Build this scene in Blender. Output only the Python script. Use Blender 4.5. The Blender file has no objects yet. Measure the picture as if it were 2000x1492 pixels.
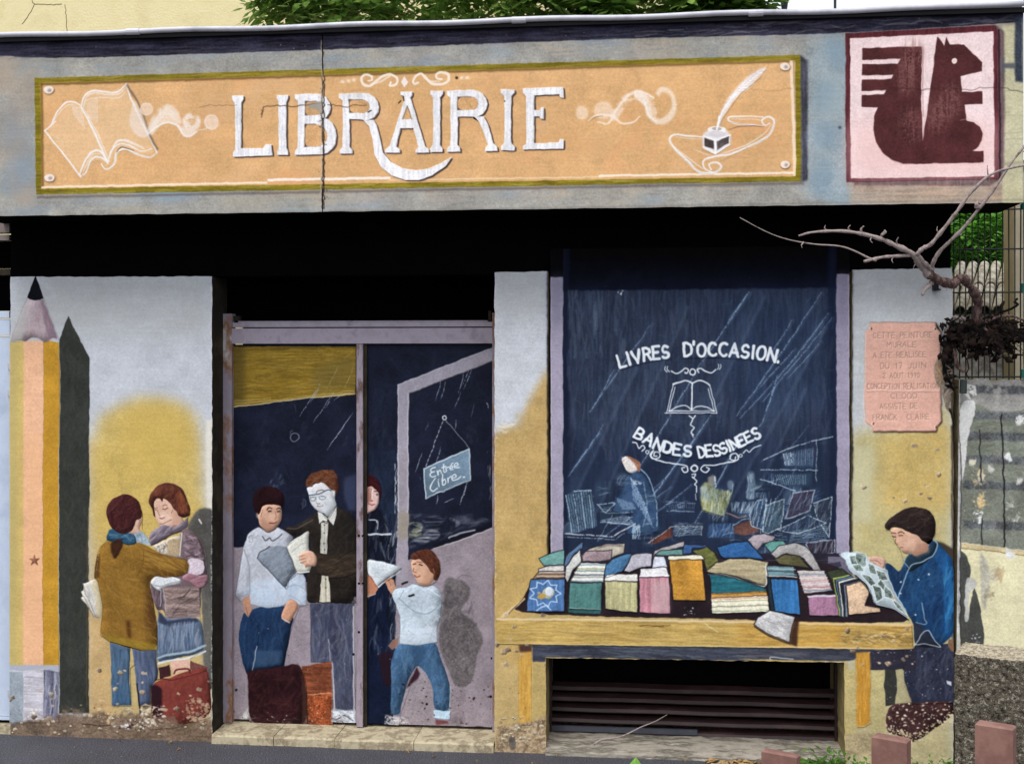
import bpy, math, random
import numpy as np
from mathutils import Vector
random.seed(4)
C = bpy.context.scene.collection
S = bpy.context.scene
# ---------- camera ----------
cam_d = bpy.data.cameras.new('camera'); cam = bpy.data.objects.new('camera', cam_d); C.objects.link(cam)
cam_d.sensor_width = 36.0; cam_d.lens = 36.0 * 2400.0 / 2000.0; cam_d.shift_y = -46.0 / 2000.0
cam.location = (0.0, -6.3, 2.03); cam.rotation_euler = (math.radians(90), 0, math.radians(6.2))
cam_d.clip_start = 0.05; cam_d.clip_end = 2000.0
S.camera = cam
# ---------- overcast daylight ----------
SUN_EL, SUN_AZ = 60.0, 200.0      # azimuth clockwise from +Y
w = bpy.data.worlds.new('World'); S.world = w; w.use_nodes = True
nt = w.node_tree; nt.nodes.clear()
sky = nt.nodes.new('ShaderNodeTexSky'); sky.sky_type = 'NISHITA'; sky.sun_disc = False
sky.sun_elevation = math.radians(SUN_EL); sky.sun_rotation = math.radians(SUN_AZ); sky.air_density = 1.4; sky.dust_density = 6.0; sky.ozone_density = 1.0
hsv = nt.nodes.new('ShaderNodeHueSaturation'); hsv.inputs['Saturation'].default_value = 0.35   # cloud veil takes most of the blue out
bg = nt.nodes.new('ShaderNodeBackground'); bg.inputs['Strength'].default_value = 0.11
out = nt.nodes.new('ShaderNodeOutputWorld')
veil = nt.nodes.new('ShaderNodeMix'); veil.data_type = 'RGBA'; veil.inputs[0].default_value = 0.75; veil.inputs[7].default_value = (8.6, 9.0, 9.6, 1)   # even white cloud over the whole sky
nt.links.new(sky.outputs[0], hsv.inputs['Color']); nt.links.new(hsv.outputs[0], veil.inputs[6]); nt.links.new(veil.outputs[2], bg.inputs['Color']); nt.links.new(bg.outputs[0], out.inputs['Surface'])
sd = bpy.data.lights.new('sun', 'SUN'); sd.energy = 1.5; sd.angle = math.radians(25); sd.color = (1.0, 0.97, 0.92)
sun = bpy.data.objects.new('sun', sd); C.objects.link(sun)
_el, _az = math.radians(SUN_EL), math.radians(SUN_AZ)
sun.rotation_euler = Vector((-math.sin(_az) * math.cos(_el), -math.cos(_az) * math.cos(_el), -math.sin(_el))).to_track_quat('-Z', 'Y').to_euler()
vs = S.view_settings; vs.view_transform = 'Standard'; vs.look = 'None'; vs.gamma = 1.0; vs.use_curve_mapping = False
vs.exposure = 0.42
# ---------- painting library (numpy only): every painting is made in the plane of its own wall ----------
FPX, CYH, TH, DIST, EYE = 2400.0, 700.0, math.radians(6.2), 6.3, 2.03
def unproj(px, py, y0):
    """point of the plane Y = y0 seen at photo pixel px, py"""
    px = np.asarray(px, float); py = np.asarray(py, float)
    s, c = math.sin(TH), math.cos(TH)
    k = (px - 1000.0) / FPX
    dx = -s + c * k; dy = c + s * k; dz = -(py - CYH) / FPX
    t = (y0 + DIST) / dy
    return t * dx, EYE + t * dz
TEX = 0.0024
RNG = np.random.RandomState(7)
def hexc(c): return np.array(c, np.float32) / 255.0
def Zm(x0, y0, s):
    return lambda pts: [(x0 + x * s, y0 + y * s) for x, y in pts]
def spl(pts, closed=False, k=5):
    P = np.array(pts, float); n = len(P)
    if n < 3: return P
    if closed: Q = np.vstack([P[-1], P, P[0], P[1]])
    else: Q = np.vstack([2 * P[0] - P[1], P, 2 * P[-1] - P[-2]])
    out = []; t = np.linspace(0, 1, k, endpoint=False)[:, None]
    for i in range(1, len(Q) - 2):
        a, b, c, d = Q[i - 1], Q[i], Q[i + 1], Q[i + 2]
        out.append(0.5 * (2 * b + (c - a) * t + (2 * a - 5 * b + 4 * c - d) * t * t + (3 * b - a - 3 * c + d) * t ** 3))
    out = np.vstack(out)
    return out if closed else np.vstack([out, P[-1]])
def vnoise(h, w, sx, sy, rng):
    gh, gw = int(h / sy) + 3, int(w / sx) + 3
    g = rng.rand(gh, gw).astype(np.float32)
    y = np.arange(h) / sy; x = np.arange(w) / sx
    yi = y.astype(int); xi = x.astype(int); fy = (y - yi); fx = (x - xi)
    fy = (fy * fy * (3 - 2 * fy))[:, None].astype(np.float32); fx = (fx * fx * (3 - 2 * fx))[None].astype(np.float32)
    a = g[yi][:, xi]; b = g[yi][:, xi + 1]; c = g[yi + 1][:, xi]; d = g[yi + 1][:, xi + 1]
    return (a * (1 - fx) + b * fx) * (1 - fy) + (c * (1 - fx) + d * fx) * fy
def fbm(h, w, sx, sy, o, rng):
    r = np.zeros((h, w), np.float32); amp = 1; tot = 0
    for i in range(o):
        r += amp * vnoise(h, w, max(sx, 1.01), max(sy, 1.01), rng); tot += amp; amp *= .55; sx /= 2.1; sy /= 2.1
    r /= tot
    return np.clip((r - .5) * 1.6 + .5, 0, 1)
def box1(a, r, ax):
    a = np.moveaxis(a, ax, 0); n = a.shape[0]
    c = np.vstack([np.zeros((1,) + a.shape[1:], a.dtype), np.cumsum(a, 0, dtype=np.float64).astype(np.float32)])
    i0 = np.clip(np.arange(n) - r, 0, n); i1 = np.clip(np.arange(n) + r + 1, 0, n)
    return np.moveaxis((c[i1] - c[i0]) / (2 * r + 1), 0, ax)
def blur(a, r):
    r = int(round(r))
    if r < 1: return a
    k = max(1, int(round(r * .6)))
    for _ in range(3): a = box1(box1(a, k, 0), k, 1)
    return a
def chaikin(P, r=.22, it=2):
    for _ in range(it):
        Q = np.roll(P, -1, 0); P = np.stack([P * (1 - r) + Q * r, P * r + Q * (1 - r)], 1).reshape(-1, 2)
    return P
class Canvas:
    def __init__(self, y0, X0, X1, Z0, Z1, base, name):
        self.y0, self.X0, self.X1, self.Z0, self.Z1, self.name = y0, X0, X1, Z0, Z1, name
        self.w = int((X1 - X0) / TEX); self.h = int((Z1 - Z0) / TEX)
        self.A = np.ones((self.h, self.w, 3), np.float32) * hexc(base)
        r = RNG
        self.N = fbm(self.h, self.w, 34, 34, 5, r)          # blotches
        self.Hn = fbm(self.h, self.w, 60, 3.2, 3, r)        # horizontal brush
        self.Vn = fbm(self.h, self.w, 3.2, 60, 3, r)        # vertical brush
        self.G = fbm(self.h, self.w, 2.3, 2.3, 2, r)        # grain
        self.C = None; self.cuts = []; self.form = 0.0
    def T(self, pts):
        P = np.array(pts, float).reshape(-1, 2)
        X, Z = unproj(P[:, 0], P[:, 1], self.y0)
        return np.stack([(X - self.X0) / TEX, (self.Z1 - Z) / TEX], 1)
    def mask(self, P, pad=0):
        """anti-aliased coverage of a closed outline in texels -> (mask, x, y)"""
        x0 = int(max(0, math.floor(P[:, 0].min()) - 1 - pad)); x1 = int(min(self.w, math.ceil(P[:, 0].max()) + 2 + pad))
        y0 = int(max(0, math.floor(P[:, 1].min()) - 1 - pad)); y1 = int(min(self.h, math.ceil(P[:, 1].max()) + 2 + pad))
        if x1 <= x0 or y1 <= y0: return None
        w, h, S = x1 - x0, y1 - y0, 4
        D = np.zeros((h * S, w + 2), np.float32)
        Q = P - [x0, y0]; R = np.roll(Q, -1, 0)
        for (ax, ay), (bx, by) in zip(Q, R):
            if ay == by: continue
            sg = 1.0
            if ay > by: ax, ay, bx, by, sg = bx, by, ax, ay, -1.0
            r0 = max(0, math.ceil(ay * S - .5)); r1 = min(h * S, math.ceil(by * S - .5))
            if r1 <= r0: continue
            rr = np.arange(r0, r1)
            xx = np.clip(ax + ((rr + .5) / S - ay) * (bx - ax) / (by - ay), 0, w - 1e-3)
            xi = xx.astype(int); fx = xx - xi
            np.add.at(D, (rr, xi), sg * (1 - fx)); np.add.at(D, (rr, xi + 1), sg * fx)
        M = np.clip(np.abs(np.cumsum(D, 1)[:, :w]), 0, 1).reshape(h, S, w).mean(1)
        return M, x0, y0
    def comp(self, M, x0, y0, col, a=1, n=0.0, br=None, dry=0, g=None):
        h, w = M.shape; sl = (slice(y0, y0 + h), slice(x0, x0 + w))
        if self.C is not None: M = M * self.C[sl]
        if dry:
            f = {'h': self.Hn, 'v': self.Vn, 'n': self.N, 'g': self.G}[br or 'n'][sl]
            M = M * np.clip((f - dry) * 6 + .5, 0, 1)
        M = (M * a)[..., None]
        if g is not None:
            p0, c0, p1, c1 = g; (ax, ay), (bx, by) = self.T([p0, p1])
            yy, xx = np.mgrid[y0:y0 + h, x0:x0 + w]
            t = np.clip(((xx - ax) * (bx - ax) + (yy - ay) * (by - ay)) / ((bx - ax) ** 2 + (by - ay) ** 2), 0, 1)[..., None].astype(np.float32)
            C = hexc(c0) * (1 - t) + hexc(c1) * t
        else: C = hexc(col)[None, None]
        if n:
            f = (self.N[sl] - .5) + .7 * (self.G[sl] - .5)
            if br == 'h': f = f * .6 + 1.1 * (self.Hn[sl] - .5)
            if br == 'v': f = f * .6 + 1.1 * (self.Vn[sl] - .5)
            C = C * (1 + n * 2 * f[..., None])
        self.A[sl] = self.A[sl] * (1 - M) + C * M
    def fill(self, pts, col=(0, 0, 0), a=1, s=False, b=0, rnd=True, **k):
        P = self.T(pts)
        if s: P = spl(P, True)
        elif len(P) > 6 and rnd: P = chaikin(P)
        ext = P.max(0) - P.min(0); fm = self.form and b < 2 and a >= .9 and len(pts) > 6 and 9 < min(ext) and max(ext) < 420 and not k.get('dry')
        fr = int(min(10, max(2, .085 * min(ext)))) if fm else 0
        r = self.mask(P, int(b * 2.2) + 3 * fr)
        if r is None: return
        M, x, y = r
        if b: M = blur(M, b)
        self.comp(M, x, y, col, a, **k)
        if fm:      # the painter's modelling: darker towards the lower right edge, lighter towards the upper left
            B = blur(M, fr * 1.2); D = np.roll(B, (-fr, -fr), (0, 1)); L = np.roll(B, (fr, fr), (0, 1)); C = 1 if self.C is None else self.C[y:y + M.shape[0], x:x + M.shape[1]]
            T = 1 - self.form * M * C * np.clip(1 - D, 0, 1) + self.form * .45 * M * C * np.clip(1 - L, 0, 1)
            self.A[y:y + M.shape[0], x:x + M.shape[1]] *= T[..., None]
    def clip(self, pts, s=False, b=0):
        if pts is None: self.C = None; return
        P = self.T(pts)
        if s: P = spl(P, True)
        M, x, y = self.mask(P, int(b * 2.2)); 
        if b: M = blur(M, b)
        self.C = np.zeros((self.h, self.w), np.float32); self.C[y:y + M.shape[0], x:x + M.shape[1]] = M
    def line(self, pts, wd, col, a=1, s=True, b=0, taper=0, **k):
        P = self.T(pts)
        if s and len(P) > 2: P = spl(P, False, 6)
        self.stroke(P, wd, col, a, b, taper, **k)
    def stroke(self, P, wd, col, a=1, b=0, taper=0, **k):
        r = wd * .5; pad = r + 2 + b * 2.2
        x0 = int(max(0, P[:, 0].min() - pad)); x1 = int(min(self.w, P[:, 0].max() + pad + 1))
        y0 = int(max(0, P[:, 1].min() - pad)); y1 = int(min(self.h, P[:, 1].max() + pad + 1))
        if x1 <= x0 or y1 <= y0: return
        M = np.zeros((y1 - y0, x1 - x0), np.float32); n = len(P)
        for i in range(n - 1):
            a0, b0 = P[i], P[i + 1]
            u = (i + .5) / (n - 1)
            rr = r * ((1 - taper) + taper * math.sin(math.pi * min(max(u, .04), .96)) ** .7) if taper else r
            u0 = int(max(x0, min(a0[0], b0[0]) - rr - 2)); u1 = int(min(x1, max(a0[0], b0[0]) + rr + 3))
            v0 = int(max(y0, min(a0[1], b0[1]) - rr - 2)); v1 = int(min(y1, max(a0[1], b0[1]) + rr + 3))
            if u1 <= u0 or v1 <= v0: continue
            yy = np.arange(v0, v1, dtype=np.float32)[:, None] + .5; xx = np.arange(u0, u1, dtype=np.float32)[None] + .5
            d = b0 - a0; L = d @ d + 1e-6
            t = np.clip(((xx - a0[0]) * d[0] + (yy - a0[1]) * d[1]) / L, 0, 1)
            ds = np.sqrt((xx - a0[0] - t * d[0]) ** 2 + (yy - a0[1] - t * d[1]) ** 2)
            m = np.clip(rr - ds + .5, 0, min(1, 2 * rr))
            S = M[v0 - y0:v1 - y0, u0 - x0:u1 - x0]; np.maximum(S, m, out=S)
        if b: M = blur(M, b)
        self.comp(M, x0, y0, col, a, **k)
    def dabs(self, pts, cols, n, L, wd, ang=0, jit=.25, a=.5, s=False, b=0, bend=.12, seed=1, clip=True):
        """n loose brush strokes inside an outline"""
        rg = np.random.RandomState(seed); P = self.T(pts)
        if s: P = spl(P, True)
        r = self.mask(P)
        if r is None: return
        M, x0, y0 = r; old = self.C
        if clip:
            F = np.zeros((self.h, self.w), np.float32); F[y0:y0 + M.shape[0], x0:x0 + M.shape[1]] = M
            self.C = F if old is None else F * old
        ys, xs = np.nonzero(M > .5)
        if len(ys):
            for i in range(n):
                k = rg.randint(len(ys)); c = np.array([xs[k] + x0, ys[k] + y0], float)
                t = math.radians(ang) + rg.randn() * jit; l = L * (.5 + rg.rand()); d = np.array([math.cos(t), -math.sin(t)]) * l / 2
                q = np.array([-d[1], d[0]]) * bend * rg.randn()
                S = spl([c - d, c + q, c + d], False, 2)
                self.stroke(S, wd * (.5 + rg.rand()), cols[rg.randint(len(cols))], a * (.5 + .5 * rg.rand()), b, .6)
        self.C = old
    def specks(self, pts, cols, n, r0, r1, a=.9, seed=3, s=False):
        rg = np.random.RandomState(seed); P = self.T(pts)
        r = self.mask(P)
        if r is None: return
        M, x0, y0 = r; ys, xs = np.nonzero(M > .5)
        for i in range(n):
            k = rg.randint(len(ys)); c = np.array([xs[k] + x0, ys[k] + y0], float)
            rr = r0 + (r1 - r0) * rg.rand() ** 2.5
            m = 5 + rg.randint(4); th = np.sort(rg.rand(m)) * 2 * math.pi
            Q = c + np.stack([np.cos(th) * rr * (.5 + rg.rand(m)), np.sin(th) * rr * (.4 + .7 * rg.rand(m))], 1)
            q = self.mask(Q)
            if q: self.comp(q[0], q[1], q[2], cols[rg.randint(len(cols))], a)
    def cut(self, name, pts, label=None, lvl=1, s=False, par=None):
        P = self.T(pts)
        if s: P = spl(P, True, 3)
        W = [(self.X0 + x * TEX, self.Z1 - y * TEX) for x, y in P]
        self.cuts.append((name, W, label, lvl + .045 * (len(self.cuts) % 17), par))
    def finish(self, warp=1.1, sat=1.0, soft=.2, con=1.14):
        """hand wobble of all painted edges, then a little softness"""
        h, w = self.h, self.w
        dx = (fbm(h, w, 14, 14, 2, RNG) - .5) * 2 * warp * 1.6 + (fbm(h, w, 90, 90, 1, RNG) - .5) * 2; dy = (fbm(h, w, 14, 14, 2, RNG) - .5) * 2 * warp * 1.6
        yy, xx = np.mgrid[0:h, 0:w].astype(np.float32)
        x = np.clip(xx + dx, 0, w - 1.001); y = np.clip(yy + dy, 0, h - 1.001)
        xi = x.astype(int); yi = y.astype(int); fx = (x - xi)[..., None]; fy = (y - yi)[..., None]; A = self.A
        A = (A[yi, xi] * (1 - fx) + A[yi, xi + 1] * fx) * (1 - fy) + (A[yi + 1, xi] * (1 - fx) + A[yi + 1, xi + 1] * fx) * fy
        B = np.pad(A, ((1, 1), (1, 1), (0, 0)), 'edge')
        A = A * (1 - soft) + soft * .25 * (B[:-2, 1:-1] + B[2:, 1:-1] + B[1:-1, :-2] + B[1:-1, 2:])
        g = A.mean(2, keepdims=True); A = g + (A - g) * sat
        A = .46 + (A - .46) * con
        A = A * (1 + .045 * (self.G[..., None] - .5) + .03 * (self.Hn[..., None] - .5))
        self.A = np.clip(A, 0, 1)
def ell(cx, cy, rx, ry=None, n=14, rot=0):
    ry = rx if ry is None else ry
    return [(cx + rx * math.cos(t) * math.cos(rot) - ry * math.sin(t) * math.sin(rot), cy + rx * math.cos(t) * math.sin(rot) + ry * math.sin(t) * math.cos(rot)) for t in np.linspace(0, 2 * math.pi, n, endpoint=False)]
def rc(x0, y0, x1, y1): return [(x0, y0), (x1, y0), (x1, y1), (x0, y1)]
def arc(cx, cy, rx, ry, a0, a1, n=9):
    return [(cx + rx * math.cos(math.radians(t)), cy - ry * math.sin(math.radians(t))) for t in np.linspace(a0, a1, n)]
GLY = {
 'L': [[(0, 0), (0, 1), (.7, 1)]], 'I': [[(.15, 0), (.15, 1)]], 'V': [[(0, 0), (.4, 1), (.8, 0)]],
 'R': [[(0, 1), (0, 0), (.4, 0), (.68, .12), (.68, .38), (.4, .52), (0, .52)], [(.35, .52), (.72, 1)]],
 'E': [[(.65, 0), (0, 0), (0, 1), (.65, 1)], [(0, .48), (.5, .48)]],
 'S': [arc(.36, .27, .32, .27, 35, 250, 8) + arc(.34, .75, .34, .25, 75, -150, 8)],
 'D': [[(0, 0), (0, 1), (.3, 1), (.62, .85), (.72, .5), (.62, .15), (.3, 0), (0, 0)]],
 'O': [arc(.4, .5, .38, .5, 90, 450, 15)], 'C': [arc(.42, .5, .42, .5, 50, 310, 12)],
 'A': [[(0, 1), (.4, 0), (.8, 1)], [(.15, .66), (.65, .66)]], 'N': [[(0, 1), (0, 0), (.7, 1), (.7, 0)]],
 'B': [[(0, 0), (0, 1), (.4, 1), (.68, .88), (.68, .62), (.4, .5), (0, .5)], [(0, 0), (.38, 0), (.6, .12), (.6, .38), (.38, .5)]],
 "'": [[(.05, -.12), (.02, .16)]], '.': [[(.1, .93), (.1, 1)]], 'P': [[(0, 1), (0, 0), (.4, 0), (.66, .12), (.66, .4), (.4, .54), (0, .54)]],
 'T': [[(0, 0), (.8, 0)], [(.4, 0), (.4, 1)]], 'U': [[(0, 0), (0, .75), (.2, 1), (.5, 1), (.7, .75), (.7, 0)]],
 'M': [[(0, 1), (0, 0), (.42, .6), (.84, 0), (.84, 1)]], '1': [[(.05, .2), (.25, 0), (.25, 1)]], '7': [[(0, 0), (.6, 0), (.2, 1)]],
 '2': [[(0, .2), (.2, 0), (.5, .05), (.55, .3), (0, 1), (.6, 1)]], '9': [[(.55, .35), (.3, .5), (.05, .3), (.25, 0), (.55, .1), (.55, .5), (.3, 1)]],
 '0': [arc(.3, .5, .28, .5, 90, 450, 13)], 'J': [[(.5, 0), (.5, .8), (.3, 1), (.05, .85)]], 'F': [[(.62, 0), (0, 0), (0, 1)], [(0, .48), (.48, .48)]],
 'K': [[(0, 0), (0, 1)], [(.65, 0), (0, .55)], [(.2, .42), (.7, 1)]], 'G': [arc(.42, .5, .42, .5, 50, 340, 12) + [(.82, .55), (.5, .55)]],
}
WID = {'I': .3, "'": .12, '.': .25, '1': .4, ' ': .6, 'M': .95, 'A': .85, 'V': .82, 'O': .82, 'C': .78, 'T': .82, 'J': .6}
def text(cv, string, path, size, wd, col, a=1, gap=.28, off=(0, 0), jig=.0, seed=5, cuts=None):
    """hand lettering along a base line given in photo pixels, spread to its length"""
    rg = np.random.RandomState(seed)
    P = spl(path, False, 12) if len(path) > 2 else np.array(path, float)
    seg = np.sqrt((np.diff(P, axis=0) ** 2).sum(1)); cl = np.concatenate([[0], np.cumsum(seg)])
    adv = [WID.get(c, .7) + gap for c in string]; tot = sum(adv) - gap; sx = cl[-1] / tot
    u = 0
    for c, ad in zip(string, adv):
        if c in GLY:
            m = (u + (ad - gap) / 2) * sx
            px = np.interp(m, cl, P[:, 0]); py = np.interp(m, cl, P[:, 1])
            m2 = min(m + 2, cl[-1]); m1 = max(m - 2, 0)
            dx = np.interp(m2, cl, P[:, 0]) - np.interp(m1, cl, P[:, 0]); dy = np.interp(m2, cl, P[:, 1]) - np.interp(m1, cl, P[:, 1])
            L = math.hypot(dx, dy); dx /= L; dy /= L; k = 1 + jig * rg.randn(); sh = jig * rg.randn() * size
            pl = []
            for st in GLY[c]:
                q = []
                for x, y in st:
                    lx = (x - (ad - gap) / 2) * sx; ly = (y - 1) * size * k + sh
                    q.append((px + lx * dx - ly * dy + off[0], py + lx * dy + ly * dx + off[1]))
                cv.line(q, wd, col, a, s=False)
            if cuts:
                hw = (ad - gap) / 2 * sx + wd * .6
                cv.cut(cuts, [(px + sgx * hw * dx - ly * dy, py + sgx * hw * dy + ly * dx) for sgx, ly in ((-1, -size - wd * .6), (1, -size - wd * .6), (1, wd * .6), (-1, wd * .6))], None, 3)
        u += ad
# ---------- painting on the fascia ----------
FY = -0.30
_fx0 = float(unproj(-40, 300, FY)[0]); FXR = float(unproj(1999, 300, FY)[0])
FZ0 = float(unproj(1000, 410, FY)[1]); FZ1 = float(unproj(1000, 53, FY)[1])
F = Canvas(FY, _fx0, FXR, FZ0, FZ1, (152, 152, 148), 'fascia_paint')
def paint_fascia(F):
    W_ = (232, 230, 232)
    full = [(-60, 60), (2000, 0), (2000, 400), (-60, 440)]
    F.fill(full, (158, 155, 148), n=.09)
    # grey blue and beige clouds of paint
    rg = np.random.RandomState(11)
    pal = [(140, 160, 176), (186, 164, 138), (150, 150, 142), (172, 160, 140), (128, 146, 162), (160, 152, 150)]
    for i in range(150):
        x = rg.rand() * 2020 - 20; y = (rg.choice([rg.uniform(85, 150), rg.uniform(360, 425)]) - (x - 0) * .022)
        c = pal[rg.randint(6)]
        if x > 1580: c = [(134, 156, 168), (146, 160, 168)][rg.randint(2)] if x < 1690 or rg.rand() < .4 else (188, 158, 128)
        F.fill(ell(x, y, rg.uniform(20, 75), rg.uniform(9, 22)), c, .42, b=9, dry=.42, br='h')
    for i in range(26):
        F.fill(ell(rg.uniform(0, 66), rg.uniform(130, 400), rg.uniform(14, 30), rg.uniform(20, 50)), [(134, 150, 165), (176, 158, 140), (150, 142, 135)][i % 3], .4, b=10)
    F.fill(rc(1572, 80, 1662, 390), (146, 162, 172), .8, b=16, n=.08)
    for i in range(14):
        F.fill(ell(rg.uniform(1600, 1640), rg.uniform(90, 380), 22, 30), [(128, 152, 170), (150, 166, 174)][i % 2], .5, b=9)
    F.fill([(1660, 352), (1990, 346), (1990, 396), (1660, 400)], (190, 152, 122), .55, b=7, n=.12, br='h')
    F.fill([(1958, 50), (2000, 48), (2000, 398), (1958, 398)], (196, 190, 150), .9, b=2, n=.06)
    F.dabs(full, [(120, 128, 135), (195, 180, 150), (110, 104, 98), (170, 180, 185)], 420, 46, 1.8, -1, .05, .28, seed=4)
    # dark band under the gutter
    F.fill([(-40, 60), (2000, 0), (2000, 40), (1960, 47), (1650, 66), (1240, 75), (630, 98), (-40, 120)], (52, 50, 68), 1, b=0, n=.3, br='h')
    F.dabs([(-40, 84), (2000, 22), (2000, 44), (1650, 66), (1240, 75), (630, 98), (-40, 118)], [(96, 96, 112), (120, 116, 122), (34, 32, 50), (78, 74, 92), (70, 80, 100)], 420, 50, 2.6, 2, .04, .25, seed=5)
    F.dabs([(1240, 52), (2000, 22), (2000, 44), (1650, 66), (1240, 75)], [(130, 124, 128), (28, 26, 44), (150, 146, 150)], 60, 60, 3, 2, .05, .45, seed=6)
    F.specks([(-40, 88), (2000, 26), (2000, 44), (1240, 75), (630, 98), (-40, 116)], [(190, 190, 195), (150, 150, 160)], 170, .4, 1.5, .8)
    # ---- sign board ----
    A = Zm(0, 0, .33); B = Zm(620, 0, .33); C = Zm(1240, 0, .38)
    F.fill([(1562, 108), (1577, 118), (1577, 352), (1563, 356)], (70, 70, 84), .9, b=1, n=.25, br='v')
    F.line([(74, 386), (700, 374), (1568, 358)], 5, (96, 84, 84), .65, b=1.5)
    F.fill([(68, 153), (1563, 108), (1564, 354), (71, 380)], (138, 122, 26), n=.12, br='h')
    F.dabs([(68, 153), (1563, 108), (1564, 118), (70, 163)], [(170, 146, 60), (110, 92, 18), (190, 160, 80)], 90, 60, 2.5, 1.7, .02, .5)
    F.dabs([(71, 370), (1564, 344), (1564, 354), (71, 380)], [(176, 158, 50), (104, 88, 20), (190, 176, 90)], 90, 60, 2.5, 1, .02, .5, seed=9)
    inn = [(79, 163), (1553, 118), (1554, 345), (81, 369)]
    F.fill(inn, (222, 170, 112), n=.045)
    F.clip(inn)
    rg = np.random.RandomState(2)
    for i in range(90):
        F.fill(ell(rg.uniform(80, 1560), rg.uniform(120, 370), rg.uniform(20, 90), rg.uniform(12, 40)), [(230, 176, 116), (212, 156, 100), (222, 172, 124), (205, 160, 112), (226, 158, 104)][i % 5], .35, b=12, dry=.4, br='n')
    F.dabs(inn, [(236, 186, 130), (206, 152, 96), (228, 186, 142), (196, 146, 98)], 500, 40, 2.2, 1, .1, .22, seed=12)
    F.fill([(79, 163), (1553, 118), (1553, 122), (79, 168)], (112, 82, 40), .85, b=1)
    F.fill([(79, 163), (84, 163), (86, 369), (80, 369)], (110, 78, 30), .7, b=1)
    F.line([(81, 366), (520, 357)], 4.5, (245, 226, 205), .8, s=False)
    F.line([(524, 352), (760, 348)], 5.5, (242, 232, 222), .9, s=False)
    F.line([(760, 352), (1180, 346)], 2.5, (240, 215, 180), .7, s=False)
    F.line([(1170, 344), (1552, 338)], 4.5, (242, 228, 210), .85, s=False)
    F.line([(1545, 118), (1552, 345)], 6, (238, 214, 184), .9, s=False)
    F.line([(1550, 118), (1557, 345)], 3, (180, 150, 120), .9, s=False)
    F.clip(None)
    for x, y in ((96, 176), (97, 348), (1533, 131), (1533, 322)):
        F.fill(ell(x + 1.5, y + 2, 11, 8.5), (150, 110, 74), .7, b=1.5)
        F.fill(ell(x, y, 10, 7.5), (238, 222, 210), .95); F.fill(ell(x + 2, y + 1, 4, 3), (150, 130, 124), .9, b=1)
        F.cut('painted_screw', ell(x, y, 10.5, 8), None, 2)
    # open book on the left
    def soft(z, pts, w, a=.85, c=W_, s=True, t=.5, b=0): F.line(z(pts), w * .85, c, a, s=s, taper=t, b=b)
    F.fill(A([(268, 775), (330, 690), (400, 610), (480, 610), (500, 560), (560, 540), (640, 560), (745, 500), (925, 905), (850, 920), (740, 880), (690, 890), (640, 990), (600, 950), (545, 950), (480, 1045)]), (236, 198, 154), .5, b=3)
    soft(A, [(265, 778), (480, 1048)], 4.5, s=False, t=.2); soft(A, [(275, 768), (330, 720)], 3)
    soft(A, [(262, 775), (300, 745), (335, 670), (385, 612), (440, 605), (480, 628)], 4.5)
    soft(A, [(300, 745), (350, 672), (400, 625), (455, 620)], 2.5, .6)
    soft(A, [(480, 628), (500, 570), (550, 540), (620, 545), (690, 550), (742, 505)], 5)
    soft(A, [(490, 650), (510, 580), (560, 552), (640, 562), (700, 560), (742, 520)], 3, .7)
    soft(A, [(500, 620), (520, 590), (600, 580), (700, 582), (745, 540)], 2.5, .6)
    soft(A, [(480, 635), (560, 790), (640, 965)], 5, .85, t=.2); soft(A, [(500, 650), (580, 800), (650, 960)], 3, .6)
    for k in range(7):
        soft(A, [(425 + 9 * k, 625 + 2 * k), (440 + 10 * k, 690 + 12 * k)], 1.5, .6, s=False); soft(A, [(515 + 10 * k, 610 - 4 * k), (522 + 9 * k, 700 + 4 * k)], 1.6, .55, s=False)
    soft(A, [(278, 790), (330, 860)], 1.5, .5); soft(A, [(290, 790), (360, 830), (375, 870)], 1.2, .4)
    soft(A, [(480, 1046), (510, 1020), (545, 940), (600, 935), (640, 968)], 4.5); soft(A, [(472, 1040), (500, 960), (540, 905), (590, 895), (630, 950)], 5)
    soft(A, [(490, 1030), (520, 960), (550, 915), (600, 915)], 2.5, .6)
    soft(A, [(600, 970), (620, 998), (650, 995), (680, 960), (690, 905), (740, 880), (800, 910), (880, 932), (928, 905)], 5.5)
    soft(A, [(640, 965), (655, 900), (700, 855), (760, 860), (830, 895), (900, 880)], 4, .75); soft(A, [(650, 930), (680, 850), (730, 830), (790, 850), (850, 880)], 5, .6)
    soft(A, [(655, 910), (690, 840), (740, 835), (820, 870)], 3, .6)
    soft(A, [(745, 500), (790, 620), (930, 905)], 4.5, .8, t=.1)
    soft(A, [(690, 900), (720, 872), (790, 893)], 2.2, .9, (70, 60, 60))
    F.line(A([(750, 505), (830, 640), (885, 800), (932, 885)]), 3.2, (90, 74, 66), .85, b=.6)
    F.fill(A([(775, 660), (800, 600), (880, 790), (830, 812), (785, 780), (765, 720)]), (228, 216, 210), .55, s=True, b=2)
    # smoke curl, left
    F.fill(A(ell(866, 648, 38)), (236, 205, 180), .7, b=2); soft(A, ell(866, 648, 34) + [(900, 648)], 2, .6)
    F.fill(A([(870, 770), (920, 660), (975, 618), (1040, 640), (1075, 720), (1060, 740), (1000, 722), (950, 745), (900, 800)]), (238, 224, 214), .6, s=True, b=2.5, dry=.35, br='n')
    for k in range(5): soft(A, [(880 + 5 * k, 775), (935 + 4 * k, 680 + 6 * k), (985, 640 + 9 * k), (1050, 680 + 9 * k)], 2, .5)
    soft(A, [(870, 800), (930, 752), (990, 728), (1050, 745), (1085, 800), (1120, 808), (1165, 780)], 5, .75)
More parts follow.
